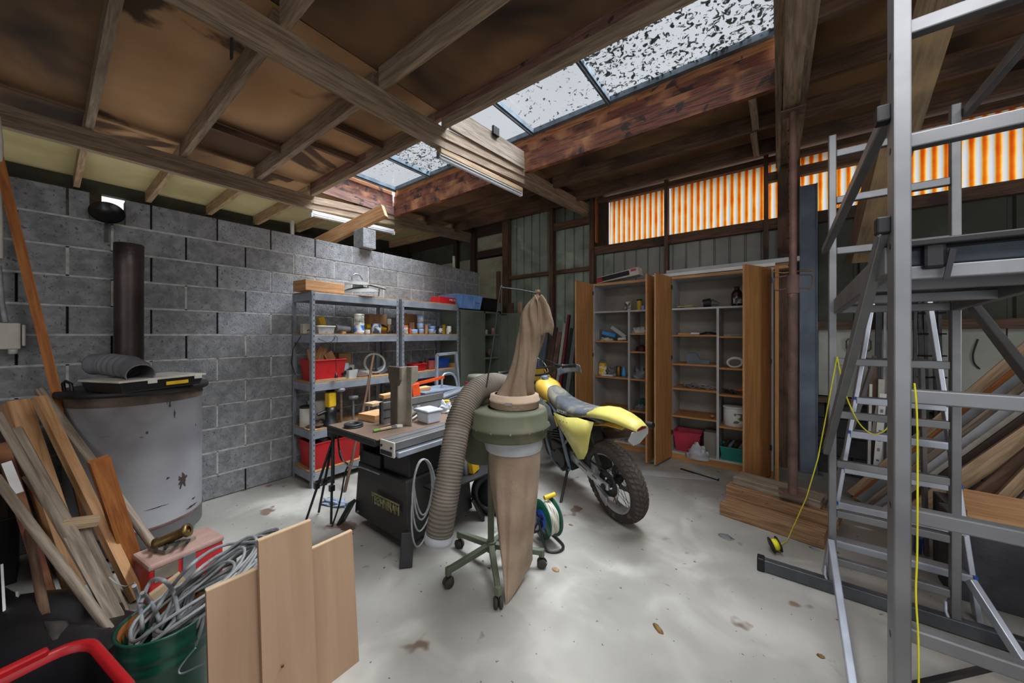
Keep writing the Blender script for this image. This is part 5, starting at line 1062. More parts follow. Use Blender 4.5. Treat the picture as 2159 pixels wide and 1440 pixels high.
q = MB(); q.tube([(.395, 0, .48) + Vector((0, 0, 0)) if 0 else Vector((.40 + .035 * math.cos(a * .9) - .0003 * a, .035 * math.sin(a * .9), .46 + .006 * a)) for a in range(40)], .006, 6); q.build('shock_spring', M_MYD, mc)
q = MB(); q.rbox((.30, 0, .66), (.30, .13, .22), ry=-.1); q.rbox((.14, .0, .58), (.05, .14, .42), ry=.25); q.build('airbox', M_ENG, mc, bevel=.03)
# exhaust
q = MB(); q.tube(spline([(.82, -.02, .62), (.95, -.06, .5), (.85, -.12, .35), (.5, -.13, .42), (.25, -.12, .60)], 6), .02, 10); q.build('exhaust_pipe', M_DKSTEEL, mc)
q = MB(); q.tube([(.22, -.125, .60), (.18, -.13, .62), (-.22, -.15, .76), (-.24, -.15, .765)], [.03, .055, .055, .03], 18); q.build('muffler', M_TARN if 0 else mat('brown_muffler', '6a5848', '4b3d31', rough=.45, metal=.5), mc)
# seat
def sec(x, z, wt, wb, h, n=14, ztop=.5):
    o = []
    for k in range(n):
        a = 2 * PI * k / n; cx2, sy = math.cos(a), math.sin(a); ww = wt if sy > 0 else wb
        o.append(Vector((x, math.copysign(abs(cx2) ** .7, cx2) * (wt + (wb - wt) * (0.5 - sy / 2)), z + math.copysign(abs(sy) ** .7, sy) * h)))
    return o
q = MB(); loft(q, [sec(.83, .975, .045, .06, .02), sec(.80, .965, .065, .09, .05), sec(.70, .925, .075, .115, .065), sec(.56, .865, .085, .125, .065), sec(.42, .845, .095, .13, .055), sec(.28, .85, .10, .13, .045), sec(.10, .875, .085, .10, .03), sec(-.06, .895, .06, .07, .015), sec(-.09, .897, .04, .05, .006)]); q.build('seat', M_SEAT, mc)
text('SUZUKI', 'lettering', mat('faded_white_print', 'b7b3a5', '8f8b7e'), mc, (.44, .131, .838), (-1, .05, .04), (0, -.05, 1), .036, depth=.001, width=.17)
lt = [o for o in COL.objects if o.parent == mc and o.name.startswith('lettering')][0]
for v in lt.data.vertices: v.co += ORG[mc.name]
# tank and shrouds
q = MB(); loft(q, [sec(1.02, .93, .05, .06, .05), sec(.98, .96, .09, .10, .09), sec(.90, .965, .12, .13, .10), sec(.80, .95, .11, .12, .09), sec(.72, .90, .08, .10, .06)]); q.build('tank', M_MYD, mc)
q = MB(); q.lathe([(0, .03), (.035, .03), (.04, .015), (.035, 0), (.045, -.01)], (.90, 0, 1.062), 12); q.build('fuel_cap', M_BLUESTEEL, mc)
for s in (-1, 1):
    q = MB(); loft(q, [[Vector((x, s * (y + .012), z)) for x, y, z in ring] for ring in ([(1.0, .10, .93), (1.06, .14, .80), (1.0, .13, .70)], [(.86, .13, .95), (.90, .16, .72), (.88, .15, .56)], [(.74, .12, .88), (.70, .14, .74), (.66, .13, .62)], [(.66, .11, .84), (.62, .12, .76), (.58, .12, .66)])], closed=False, cap=False); q.build('radiator_shroud', M_SEAT, mc, solid=.006)
    q = MB(); loft(q, [[Vector((x, s * y, z)) for x, y, z in ring] for ring in ([(.60, .125, .80), (.56, .135, .74), (.52, .13, .70)], [(.36, .135, .81), (.36, .16, .70), (.36, .15, .58)], [(.20, .125, .84), (.20, .165, .68), (.24, .155, .47)], [(.10, .115, .84), (.08, .15, .70), (.16, .15, .50)], [(.0, .10, .84), (.02, .13, .76), (.10, .14, .58)])], closed=False, cap=False); q.build('side_panel', M_MY, mc, solid=.005)
    for k, (x, z) in enumerate(((.46, .76), (.40, .765), (.34, .77), (.44, .69), (.38, .68), (.36, .62), (.30, .55))): 
        if s > 0: MB().lathe([(0, 0), (.007, 0)], (x, s * (.172 if z < .72 else .150), z), 8, (0, 1, 0)).build('vent_hole', M_ENG, mc)
    q = MB(); q.bar((.60, s * .128, .77), (.55, s * .137, .68), .006, .02, up=(1, 0, 0)); q.build('orange_trim', M_ORANGE if 0 else M_MYD, mc)
# rear fender
q = MB(); rg = []
for x, z, w_, dr in ((.16, .875, .10, .03), (.02, .925, .105, .05), (-.12, .94, .10, .05), (-.26, .925, .085, .04), (-.36, .90, .07, .03), (-.42, .875, .05, .02)):
    rg.append([Vector((x, -w_, z - dr)), Vector((x, -w_ * .8, z - dr * .2)), Vector((x, 0, z + .006)), Vector((x, w_ * .8, z - dr * .2)), Vector((x, w_, z - dr))])
loft(q, rg, closed=False, cap=False); q.build('rear_fender', M_MY, mc, solid=.006)
q = MB(); loft(q, [[Vector((x, -w_, z)), Vector((x, 0, z + .015)), Vector((x, w_, z))] for x, z, w_ in ((.10, .78, .07), (-.1, .83, .07), (-.28, .84, .06))], closed=False, cap=False); q.build('inner_fender', M_MYD, mc, solid=.006)
q = MB(); q.rbox((-.37, 0, .855), (.07, .10, .03), ry=.2); q.build('tail_light', mat('tail_light_red', '7d1f12', '5d140c', rough=.25), mc, bevel=.006)
q = MB(); q.prism([(-.075, 0), (.075, 0), (.09, -.07), (.03, -.14), (-.03, -.14), (-.09, -.07)], (-.40, 0, .85), (0, 1, 0), (-.45, 0, .9), .004); q.build('plate_holder', M_CABW, mc)
q = MB(); q.cyl((-.38, -.09, .855), (-.42, -.10, .855), .026, .022); q.build('indicator', M_BLACK, mc)
# fork, front fender, mask
for s in (-1, 1):
    MB().tube([(1.45, s * .10, .32), (1.30, s * .10, .60)], .028, 12).build('fork_leg', M_SILV, mc); turned(COL.objects[-1]); MB().tube([(1.30, s * .10, .60), (1.06, s * .10, 1.05)], .024, 12).build('fork_tube', M_ALU_DULL, mc); turned(COL.objects[-1])
q = MB(); q.bar((1.10, -.13, 1.0), (1.10, .13, 1.0), .05, .03).bar((1.17, -.13, .84), (1.17, .13, .84), .05, .03); turned(q.build('fork_clamp', M_DKSTEEL, mc))
q = MB(); loft(q, [[Vector((x, -w_, z - .02)), Vector((x, 0, z)), Vector((x, w_, z - .02))] for x, z, w_ in ((1.0, .74, .04), (1.2, .76, .06), (1.5, .76, .065), (1.75, .68, .03))], closed=False, cap=False); turned(q.build('front_fender', M_MY, mc, solid=.005))
q = MB(); q.prism([(-.11, 0), (.11, 0), (.14, .12), (.09, .25), (-.09, .25), (-.14, .12)], (1.24, 0, .90), (0, 1, 0), (-.35, 0, 1), .02); turned(q.build('headlight_mask', M_MYD, mc, bevel=.006))
# handlebar assembly, slightly steered
hb = MB(); HB = Vector((1.0, 0, 1.07)); st = Matrix.Rotation(math.radians(-46), 3, 'Z')
def hbp(x, y, z): return HB + st @ Vector((x, y, z))
hb.tube(spline([hbp(-.10, .40, .10), hbp(-.06, .24, .10), hbp(.0, .13, .04), hbp(0, .05, .02), hbp(0, -.05, .02), hbp(0, -.13, .04), hbp(-.06, -.24, .10), hbp(-.10, -.40, .10)], 6), .012, 10); hb = hb.build('handlebar', M_DKSTEEL, mc)
MB().tube([hbp(-.01, .15, .095), hbp(-.01, -.15, .095)], .009, 8).build('cross_bar', M_BLACK, hb)
for s in (-1, 1):
    MB().tube([hbp(-.07, s * .28, .10), hbp(-.072, s * .29, .10), hbp(-.10, s * .405, .10), hbp(-.10, s * .415, .10)], [.026, .018, .018, .024], 14).build('grip', M_BLACK, hb)
    MB().tube(spline([hbp(-.04, s * .24, .095), hbp(.03, s * .28, .09), hbp(.02, s * .40, .085)], 5), .006, 8).build('lever', M_ALU, hb)
    q = MB(); q.grid(lambda u, w_: hbp(-.02 + .10 * math.sin(u * PI) ** .6, s * (.2 + .24 * u), -.01 + .085 * w_ + .01 * math.sin(u * PI)), 12, 5); q.build('hand_guard', M_BLUESTEEL if 0 else mat('grey_hand_guard', '8b9098', '666b73', rough=.4, metal=.3) if s < 0 else bpy.data.materials['grey_hand_guard'], hb, solid=.006)
    MB().rbox(hbp(-.04, s * .22, .10), (.05, .03, .04)).build('control_block', M_DKSTEEL, hb, bevel=.006)
for k in range(3): MB().tube(spline([hbp(.0, .2 - k * .2, .11), hbp(.08, .05 - k * .05, .20 - k * .02), hbp(.10, -.06 + k * .02, .05), hbp(.12, 0, -.2)], 6), .004, 6).build('cable', M_BLKCAB if k else M_CREAMCAB, hb)
q = MB(); q.tube([(.52, .13, .26), (.44, .30, .04), (.43, .32, .0)], [.013, .012, .02], 10); q.build('kickstand', M_DKSTEEL, mc)
for s in (-1, 1): MB().bar((.50, s * .13, .30), (.50, s * .20, .30), .045, .015).build('foot_peg', M_DKSTEEL, mc)
# ================================================================ tripod, step stool, rag and floor pieces
tp = thing('tripod', 'black folding tripod stand in front of the left shelving unit', 'tripod', (-3.1, 1.55, 0))
TT = P(702, 908, x=-2.95); TT.z = P(702, 912, x=-2.95).z
for px, py in ((646, 1095), (698, 1105), (672, 1080)):
    f = P(px, py, z=0.012); q = MB(); q.tube([TT + Vector((0, 0, -.06)), f], [.011, .009], 8); q.build('leg', M_BLACK, tp, world=True)
    m_ = TT.lerp(f, .62); q = MB(); q.rbox(m_, (.035, .035, .045)); q.build('leg_lock', M_BLACK, tp, world=True)
MB().tube([TT + Vector((0, 0, .05)), TT + Vector((0, 0, -.42))], .014, 10).build('column', M_BLACK, tp, world=True)
MB().rbox(TT + Vector((0, 0, .0)), (.09, .06, .07)).build('head', M_BLACK, tp, world=True, bevel=.01)
for px, py in ((646, 1095), (698, 1105), (672, 1080)):
    f = P(px, py, z=0.012); MB().tube([TT + Vector((0, 0, -.40)), (TT + Vector((0, 0, -.06))).lerp(f, .6)], .006, 6).build('brace', M_BLACK, tp, world=True)
q = MB(); pts = spline([P(712, 920, x=-2.75), P(718, 965, x=-2.78), P(733, 980, x=-2.73), P(727, 1000, x=-2.74), P(716, 1060, x=-2.75), P(700, 1110, x=-2.76)], 6); q.tube(pts, .007, 6); tag(q.build('dark_cane', M_BLKCAB), 'thin dark cane between the tripod and the saw cabinet', 'cane')
q = MB(); q.tube(spline([P(800, 1000, y=1.44), P(760, 985, y=1.42), P(728, 978, y=1.40), P(712, 930, y=1.42)], 6), .005, 6); tag(q.build('grey_cable', M_GRYCAB), 'grey cord running from the saw cabinet to the table corner', 'cord')
v = P(708, 1063, z=0); blob('blue_rag', 'crumpled pale blue rag on the floor left of the saw cabinet', 'rag', (v.x, v.y, 0), (.14, .05, .035), mat('pale_blue_cloth', 'a9b4c6', '808ca0', rough=.95), 41, amp=.9, freq=3, rz=.3)
# step stool behind the table
ss = thing('step_stool', 'aluminium step stool with hoop handle standing behind the saw table', 'stool', (-3.05, 2.65, 0))
a_, b_ = P(868, 824, x=-3.10), P(955, 822, x=-3.02); zp = a_.z
q = MB(); q.box((-3.22, a_.y, zp - .03), (-2.88, b_.y, zp)); q.build('platform', M_BLUESTEEL, ss, world=True, bevel=.008)
p = [P(920, 830, x=-3.24), P(921, 748, x=-3.24), P(961, 744, x=-3.24), P(968, 830, x=-3.24)]
for i in range(3): MB().bar(p[i], p[i + 1], .03, .03, up=(1, 0, 0)).build('rear_frame', M_BLUESTEEL if 0 else M_STEEL, ss, world=True)
pts = [P(932, 830, x=-3.0), P(932, 800, x=-3.0), P(936, 790, x=-3.0), P(944, 787, x=-3.0), P(952, 788, x=-3.0), P(959, 794, x=-3.0), P(963, 808, x=-3.0), P(964, 830, x=-3.0)]
MB().tube(spline(pts, 5), .013, 10).build('hoop_handle', M_ALU_LT, ss, world=True)
for x, y0, dx in ((-3.2, a_.y + .05, -.03), (-3.2, b_.y - .05, -.03), (-2.9, a_.y + .05, .05), (-2.9, b_.y - .05, .05)): MB().bar((x + dx, y0, 0), (x, y0, zp), .03, .025).build('leg', M_ALU_DULL, ss, world=True)
MB().box((-2.95, a_.y + .05, .45), (-2.83, b_.y - .05, .47)).build('tread', M_ALU, ss, world=True)
rv = P(970, 815, x=-2.3); q = MB(); q.rbox((M0.x - .09, M0.y - .02, 1.13), (.02, .02, .06)); tag(q.build('red_valve', M_RED), 'small red handle left of the green motor', 'handle')

v = P(1040, 1088, z=0); tc_ = Vector((v.x - .02, v.y + .02, .185)); ax = Vector((.5, -.8, 0)).normalized()
tt = thing('spare_tyre', 'small black tyre standing on the floor behind the dust collector stem', 'tyre', (tc_.x, tc_.y, 0))
MB().lathe([(.12, -.035), (.15, -.045), (.18, -.035), (.185, 0), (.18, .035), (.15, .045), (.12, .035), (.125, 0), (.12, -.035)], (0, 0, .185), 36, ax).build('tyre', M_BLACK, tt)
MB().lathe([(0, -.02), (.12, -.03), (.12, .03), (0, .02)], (0, 0, .185), 28, ax).build('rim', M_DKSTEEL, tt)
# ================================================================ white drum and what lies on it
DX, DY, DR = -3.705, .413, .345
M_DRUM = mat('worn_white_drum', '8b8a8b', '6b6a6e', rough=.55, scale=1.6, amt=.8, bump=.05, spots='3d3633', spot_t=.69, spot_s=5, dirt='5f5c5e', dirt_s=1.4)
dr = thing('white_drum', 'large worn white metal drum with black lid against the block wall', 'drum', (DX, DY, 0))
q = MB(); q.lathe([(0, .07), (DR - .01, .07), (DR, .08), (DR, .19), (DR + .006, .195), (DR, .20), (DR, 1.06), (DR + .004, 1.07), (DR + .004, 1.10), (0, 1.10)], n=56); q.build('shell', M_DRUM, dr)
q = MB(); q.lathe([(DR + .0035, .185), (DR + .007, .195), (DR + .0035, .205)], n=56); q.build('seam', M_RUST, dr)
q = MB(); q.lathe([(DR + .0015, 1.035), (DR + .0045, 1.05), (DR + .0045, 1.095)], n=56); q.build('scorched_rim', M_RUST if 0 else mat('scorched_paint', '6c5a4b', '3a302a', rough=.7, scale=5, amt=.5), dr)
q = MB(); q.lathe([(0, 1.10), (DR + .034, 1.10), (DR + .04, 1.108), (DR + .04, 1.128), (DR + .034, 1.137), (0, 1.14)], n=56); q.build('lid', M_BLACKM, dr)
for s in (-1, 1): MB().bar((.24, s * .18, 0), (.24, s * .18, .08), .05, .03).bar((-.22, s * .18, 0), (-.22, s * .18, .08), .05, .03).build('foot', M_GREY, dr) 
MB().box((-.05, -.3, .02), (.38, .22, .05)).build('stand', M_GREY, dr)
h0 = P(136, 795, z=1.14); h0 = Vector((DX - .02, DY - DR + .03, 1.14)); q = MB(); q.tube([(-.01 + .02, -.335, 1.135), (-.01 + .02, -.34, 1.185), (.03, -.33, 1.20), (.07, -.31, 1.185), (.07, -.305, 1.135)], .009, 8); q.build('lid_handle', M_BLACK, dr)
def drum_patch(px, py, w_, h_, seed, nm='paint_chip'):
    rnd = random.Random(seed); v = FW * FPX + RT * (px - 1079.5) + Vector((0, 0, 706 - py)); a_, b_ = Vector((v.x, v.y)), Vector((DX, DY))
    t = a_.dot(b_) / a_.dot(a_); h = math.sqrt(max(0, DR ** 2 - (b_ - a_ * t).length ** 2)); t -= h / a_.length; hit = a_ * t; z = EYE + v.z * t; th = math.atan2(hit.y - DY, hit.x - DX)
    n_ = 26; pts = [Vector(((DR + .0012) * math.cos(th), (DR + .0012) * math.sin(th), z))]
    for k in range(n_):
        a = 2 * PI * k / n_; r = 1 + rnd.uniform(-.5, .35); pts.append(Vector(((DR + .0012) * math.cos(th + w_ / DR * r * math.cos(a)), (DR + .0012) * math.sin(th + w_ / DR * r * math.cos(a)), z + h_ * r * math.sin(a))))
    MB().add(pts, [(0, k + 1, (k + 1) % n_ + 1) for k in range(n_)]).build(nm, bpy.data.materials['rust_stain'], dr)
mat('rust_stain', '3c302d', '2a2120', rough=.8)
for px, py, w_, h_, sd in ((385, 1012, .03, .05, 1), (354, 1008, .008, .008, 2), (408, 1050, .02, .006, 3), (358, 850, .006, .03, 4), (352, 846, .004, .02, 5), (368, 872, .005, .03, 6), (412, 895, .008, .01, 7), (418, 912, .005, .006, 8), (310, 912, .008, .01, 9), (330, 1070, .05, .003, 10), (405, 1066, .05, .008, 11)): drum_patch(px, py, w_, h_, sd)
# flue pipe
fc = P(272, 700, d=2.63); fl_ = thing('flue_pipe', 'dark brown metal flue pipe standing upright on the black drum lid', 'pipe', (fc.x, fc.y, 1.141))
q = MB(); q.lathe([(.078, 0), (.078, .84), (.080, .85), (.080, 1.03), (.076, 1.035), (.074, 1.035), (.074, .4)], n=36); q.build('tube', mat('brown_flue', '433a38', '2c2625', rough=.45, metal=.6, scale=2, dirt='5f5350'), fl_)
q = MB(); q.lathe([(.0795, .95), (.0815, .953), (.0795, .956)], n=36); q.build('seam_ring', M_DKSTEEL, fl_)
# ribbed elbow
e0 = P(196, 782, z=1.19); e = thing('flue_elbow', 'grey ribbed plastic elbow lying on the black drum lid', 'pipe', (DX + .0, DY - .13, 1.142))
pth = spline([P(198, 768, d=2.36), P(224, 768, d=2.36), P(250, 771, d=2.34), P(282, 777, d=2.30), P(297, 790, d=2.24)], 10); rr_ = []
for i in range(len(pth)): t = i / len(pth); rr_.append(.066 + (.006 if (i // 2) % 2 and .25 < t < .72 else 0))
for p in pth: p.z = max(p.z, 1.212)
q = MB(); q.tube(pth, rr_, 26, cap=False); q.build('ribbed_body', mat('elbow_grey', '76767a', '5b5b60', rough=.5), e, world=True, solid=.006)
# organiser case
cc = [P(228, 792, z=1.20), P(340, 800, z=1.20)]
oc = thing('organiser_case', 'black organiser case with translucent grey lid and yellow strip on the drum', 'case', (-3.42, .42, 1.142), .42)
q = MB(); q.add([(x, y, z) for z, s in ((0, .93), (.062, 1)) for x, y in ((-.17 * s, -.235 * s), (.17 * s, -.235 * s), (.17 * s, .235 * s), (-.17 * s, .235 * s))], [(3, 2, 1, 0), (0, 1, 5, 4), (1, 2, 6, 5), (2, 3, 7, 6), (3, 0, 4, 7), (4, 5, 6, 7)]); q.build('tray', M_BLACK, oc, bevel=.006)
q = MB(); q.rbox((0, 0, .071), (.36, .49, .014)); q.build('lid', M_CABI if 0 else M_OFFW, oc, bevel=.004)
q = MB(); q.box((.171, .0, .022), (.176, .13, .045)); q.build('yellow_strip', M_YEL, oc)
for y in (-.08, .19): q = MB(); q.box((.178, y - .025, .045), (.184, y + .025, .075)); q.build('latch', M_OFFW, oc, bevel=.002)
# pan on the wall gap
pv = P(226, 446, x=-4.04); pn = thing('frying_pan', 'black round pan set in the gap at the top of the block wall', 'pan', (pv.x, pv.y, pv.z - .1))
ax = Vector((.93, -.1, .35)).normalized(); q = MB(); q.lathe([(0, -.03), (.065, -.03), (.09, .01), (.094, .012), (.088, .008), (.062, -.023), (0, -.023)], (0, 0, .085), 40, ax); q.build('bowl', mat('pan_black', '2c2f31', '1c1e20', rough=.3, metal=.4), pn)
q = MB(); q.bar((-.04, 0, .03), (-.06, 0, -.12), .02, .01); q.build('handle', M_BLACK, pn)
# electrical box and conduits at the left
bx = P(30, 708, x=-4.0); jb = thing('junction_box', 'dusty white electrical socket box with conduit on the left wall edge', 'socket', (-4.06, bx.y, 1.38))
a_, b_ = P(-30, 680, x=-4.0), P(52, 736, x=-4.0)
MB().box((-4.09, a_.y, b_.z), (-3.99, b_.y - .015, a_.z)).build('housing', M_OFFW, jb, world=True, bevel=.008)
MB().box((-4.07, b_.y - .012, b_.z + .02), (-4.0, b_.y + .004, a_.z - .01)).build('cover', M_OFFW, jb, world=True, bevel=.006)
MB().lathe([(0, 0), (.02, 0), (.02, .03)], (-4.0, a_.y + .1, b_.z - .03), 12).build('gland', M_OFFW, jb, world=True)
q = MB(); q.tube([P(12, 680, x=-4.04), P(4, 640, x=-4.06), P(-3, 560, x=-4.06)], .013, 8); q.build('conduit', M_GRYCAB, jb, world=True)
q = MB(); q.tube([P(2, 545, x=-4.05), P(2, 300, x=-4.05), P(-4, 245, x=-4.05)], .010, 8); q.build('conduit', M_OFFW, jb, world=True)
# ================================================================ pile of timber leaning in the left corner
def stick(name, label, cat, t, b, w_, h_, m, xt=-4.02, up=(1, 0, 0), zb=None, rnd_=False, lift=.0, bx_=None):
    p1 = P(*t, x=xt); p0 = P(*b, z=h_ / 2 + lift) if bx_ is None else P(*b, x=bx_); q = MB()
    if rnd_: q.tube([p0, p0.lerp(p1, .5), p1], [w_ / 2, w_ / 2 * 1.05, w_ / 2 * .98], 12)
    else: q.bar(p0, p1, w_, h_, up=up)
    return tag(q.build(name, m), label, cat)
stick('timber_lath', 'tall thin brown lath leaning on the block wall left of the drum', 'lath', (-4, 330), (212, 1205), .045, .02, T_ORANGE, xt=-4.06)
stick('timber_beam', 'thick light brown beam leaning in the corner with its cut end up', 'beam', (32, 848), (165, 1240), .085, .085, T_FRESH, xt=-3.6, up=(1, .4, 0))
stick('timber_beam', 'dark narrow beam leaning just behind the light thick beam', 'beam', (14, 870), (125, 1200), .05, .05, T_DARK, xt=-3.66)
stick('timber_batten', 'long light batten leaning from the corner down to the green bucket', 'batten', (82, 838), (290, 1262), .045, .045, T_FRESH, xt=-3.4, up=(1, .5, 0))
stick('timber_pole', 'grey brown round pole leaning in front of the drum', 'pole', (84, 822), (372, 1218), .045, .045, T_GREY, xt=-3.68, rnd_=True)
stick('timber_board', 'orange brown board with a broken top leaning beside the light batten', 'board', (208, 968), (292, 1225), .075, .05, T_ORANGE, xt=-2.95, up=(1, .2, 0))
stick('timber_pole', 'pale straight round pole crossing the left picture edge', 'pole', (-6, 872), (238, 1305), .035, .035, T_GREY, xt=-3.05, rnd_=True)
stick('timber_batten', 'long grey brown batten in the middle of the leaning pile', 'batten', (30, 905), (262, 1330), .05, .035, T_GREY, xt=-3.2)
stick('rake_handle', 'long dusty handle running low across the dark corner', 'handle', (-10, 1005), (262, 1370), .035, .035, T_GREY, xt=-2.9, rnd_=True)
stick('timber_batten', 'dark batten lying between the low handle and the middle batten', 'batten', (60, 1000), (250, 1262), .045, .03, T_OLD, xt=-3.1)
stick('timber_batten', 'short pale batten with a cross piece right of the dark battens', 'batten', (168, 1100), (262, 1290), .04, .03, T_GREY, xt=-2.95)
v = P(168, 1102, x=-2.92); solidbox('cross_piece', 'small pale wooden cross piece on the short batten', 'block', v, (.05, .13, .05), T_PALE, rz=.1, rx=-.25)
stick('steel_strip', 'narrow pale steel strip at the far left of the pile', 'strip', (14, 975), (40, 1040), .03, .01, M_WHITE, xt=-3.0, bx_=-2.9)
stick('timber_batten', 'reddish batten behind the beams at the left edge', 'batten', (4, 935), (108, 1270), .05, .04, T_RED, xt=-3.5)
sh = thing('shovel', 'old shovel with dusty grey blade standing in the dark corner', 'shovel', tuple(P(110, 1380, z=0)))
p0, p1 = P(95, 1300, d=1.62), P(50, 1060, d=2.1); MB().tube([p0, p1], .017, 10).build('handle', T_OLD, sh, world=True)
q = MB(); bl = P(115, 1350, d=1.55)
def bladef(u, w_): return P(80 + 65 * u, 1310 + 75 * w_, d=1.62 - .12 * w_ - .05 * math.sin(u * PI))
q.grid(bladef, 8, 6); q.build('blade', M_RUBBER, sh, world=True, solid=.005)
# dark filler pieces added behind the pile to blacken its gaps
for k, (x, y, w_, h_, lb) in enumerate(((-3.72, -.38, .5, .95, 'dark filler board added behind the leaning timber'), (-3.45, -.55, .6, .7, 'black filler crate added behind the leaning timber'))):
    solidbox('dark_filler_board' if k == 0 else 'black_crate', lb, 'board' if k == 0 else 'crate', (x, y, h_ / 2), (.04 if k == 0 else .35, w_, h_), M_BLACKM if k else T_DARK, ry=-.0)
# ================================================================ bucket with cables
bk = thing('green_bucket', 'dark green metal bucket full of grey cable near the three leaning boards', 'bucket', (-1.94, .295, 0))
R0, R1, HB_ = .125, .142, .385
q = MB(); q.lathe([(0, 0), (R0, 0), (R0, .01), (R0 + .010, .25), (R0 + .018, .262), (R0 + .012, .278), (R0 + .012, .30), (R0 + .021, .312), (R0 + .014, .33), (R1, .375), (R1 + .006, HB_), (R1, HB_ + .004), (R1 - .006, HB_ - .004), (R0 + .004, .28), (R0 - .006, .02), (0, .02)], n=44); q.build('shell', M_GREENPL, bk)
q = MB(); q.lathe([(R1 - .007, HB_ - .004), (R0 + .006, .30), (R0 - .004, .1)], n=40); q.build('inner_wall', M_RUST if 0 else T_ORANGE, bk)
hv = [P(412, 1366, d=1.30), P(392, 1390, d=1.29), P(377, 1412, d=1.28), P(384, 1420, d=1.28), P(420, 1404, d=1.28), P(445, 1395, d=1.29)]
q = MB(); q.tube(spline(hv, 5), .003, 8); q.build('wire_handle', M_ALU_LT, bk, world=True)
cb_ = thing('cable_bundle', 'bundle of grey cable looping out of the green bucket', 'cable', (-1.94, .295, .30))
rnd = random.Random(5)
for k in range(15):
    a0 = rnd.uniform(-.25, .25); R = .15 + rnd.uniform(-.03, .05); cx_, cy_, cz_ = rnd.uniform(-.03, .03), .05 + rnd.uniform(-.04, .09), .10 + rnd.uniform(-.05, .05); pts = []
    tl = .55 + rnd.uniform(-.15, .2)
    for j in range(32):
        a = 2 * PI * j / 32; x_ = math.cos(a) * R * .62; y_ = math.sin(a) * R * 1.15
        z_ = cz_ + y_ * tl + .012 * math.sin(3 * a + k)
        y2 = y_ + cy_ + .05 ; 
        if math.hypot(x_ + cx_, y2) > .10 and z_ < .10: y2 *= .10 / max(.10, math.hypot(x_ + cx_, y2)) * 1.0
        pts.append((x_ * math.cos(a0) + cx_, y2, z_))
    MB().tube(pts, .0068, 7, closed=True).build('loop', M_GRYCAB, cb_)
for pts in ([(283, 1235), (292, 1262), (300, 1320), (296, 1335)], [(296, 1272), (318, 1226), (345, 1224), (366, 1250), (376, 1300), (372, 1318)], [(300, 1250), (318, 1270), (335, 1305), (338, 1325)], [(545, 1142), (470, 1150), (410, 1185), (360, 1240), (330, 1285), (318, 1318)], [(545, 1150), (480, 1162), (420, 1200), (370, 1255), (345, 1310)]):
    MB().tube(spline([P(a, b, d=1.36 + .06 * (i % 2) + (.25 if a > 440 else 0)) for i, (a, b) in enumerate(pts)], 7), .0072, 8).build('loop', M_GRYCAB, cb_, world=True)
MB().tube(spline([P(230, 1217, d=1.42), P(246, 1230, d=1.42), P(265, 1236, d=1.42), P(284, 1228, d=1.40)], 6), .002, 6).build('wire_end', M_GRYCAB, cb_, world=True)
# ================================================================ three boards leaning on the bucket
M_BOARD = wood('pale_pressed_board', 'a5876d', '98795f', grain=.7)
M_EDGE = wood('board_edge', 'd0b592', 'bc9f7c')
for k, (pa, pb, pc_, pd, xx, lb) in enumerate((((435, 1245), (556, 1195), 0, 0, -1.575, 'left and lowest of the three leaning pale boards, at the bucket'), ((545, 1140), (656, 1097), 0, 0, -1.552, 'middle and tallest of the three leaning pale boards'), ((655, 1157), (743, 1120), 0, 0, -1.575, 'right of the three leaning pale boards, nearest the open floor'))):
    A, B = P(*pa, x=xx - .02), P(*pb, x=xx - .02); z1_ = (A.z + B.z) / 2; y0, y1 = A.y, B.y
    t = thing('pale_board', lb, 'board', (xx, (y0 + y1) / 2, 0)); cy = (y0 + y1) / 2
    q = MB(); q.bar((.03, 0, .0), (-.03, 0, z1_ - .004), (y1 - y0), .018, up=(1, 0, .1)); q.build('panel', M_BOARD, t)
    q = MB(); q.bar((-.03, -(y1 - y0) / 2, z1_ - .002), (-.03, (y1 - y0) / 2, z1_ - .002), .0185, .004); q.build('top_edge', M_EDGE, t)
    if k == 1: MB().cyl((.028, -.03, .22), (.024, -.03, .222), .005, n=8).build('knot', T_DARK, t)
q = MB(); q.bar(P(322, 1262, x=-2.05), P(385, 1215, x=-2.05) , .02, .05); tag(q.build('low_plank', M_EDGE), 'pale plank edge behind the cable bundle and the red toolbox', 'plank')
# ================================================================ red toolbox with coupling, torch
v = P(372, 1235, z=0); tb = thing('red_toolbox', 'red and grey dusty toolbox on the floor before the white drum', 'toolbox', (v.x - .02, v.y + .02, 0), .15)
q = MB(); q.rbox((0, 0, .10), (.24, .34, .20)); q.build('body', M_RED, tb, bevel=.012)
q = MB(); q.rbox((0, 0, .215), (.25, .35, .035)); q.build('lid', mat('dusty_pink', 'a98a7e', '8a6a5f', rough=.8), tb, bevel=.012)
q = MB(); q.box((.118, -.03, .02), (.128, .03, .21)); q.build('latch', M_GREY, tb, bevel=.003)
q = MB(); q.box((.118, -.15, .13), (.127, -.05, .20)); q.build('band', M_CAST, tb)
cp = thing('pipe_coupling', 'brass coloured pipe coupling lying on the red toolbox lid', 'coupling', (tb.location.x, tb.location.y - .03, .233))
q = MB(); q.lathe([(.02, -.09), (.034, -.09), (.036, -.07), (.028, -.06), (.028, .05), (.038, .06), (.038, .08), (.02, .08)], (0, 0, .06), 20, (.5, .8, .35)); q.build('sleeve', M_TARN, cp)
for k in range(4): MB().cyl((-.03 + .02 * k, -.07 + .045 * k, .02), (.05 + .02 * k, -.08 + .04 * k, .04), .008, n=8).build('bolt', M_DKSTEEL, cp)
q = MB(); q.rbox((-.02, .0, .012), (.14, .16, .02), rz=.4); q.build('clamp_plate', M_CAST, cp)
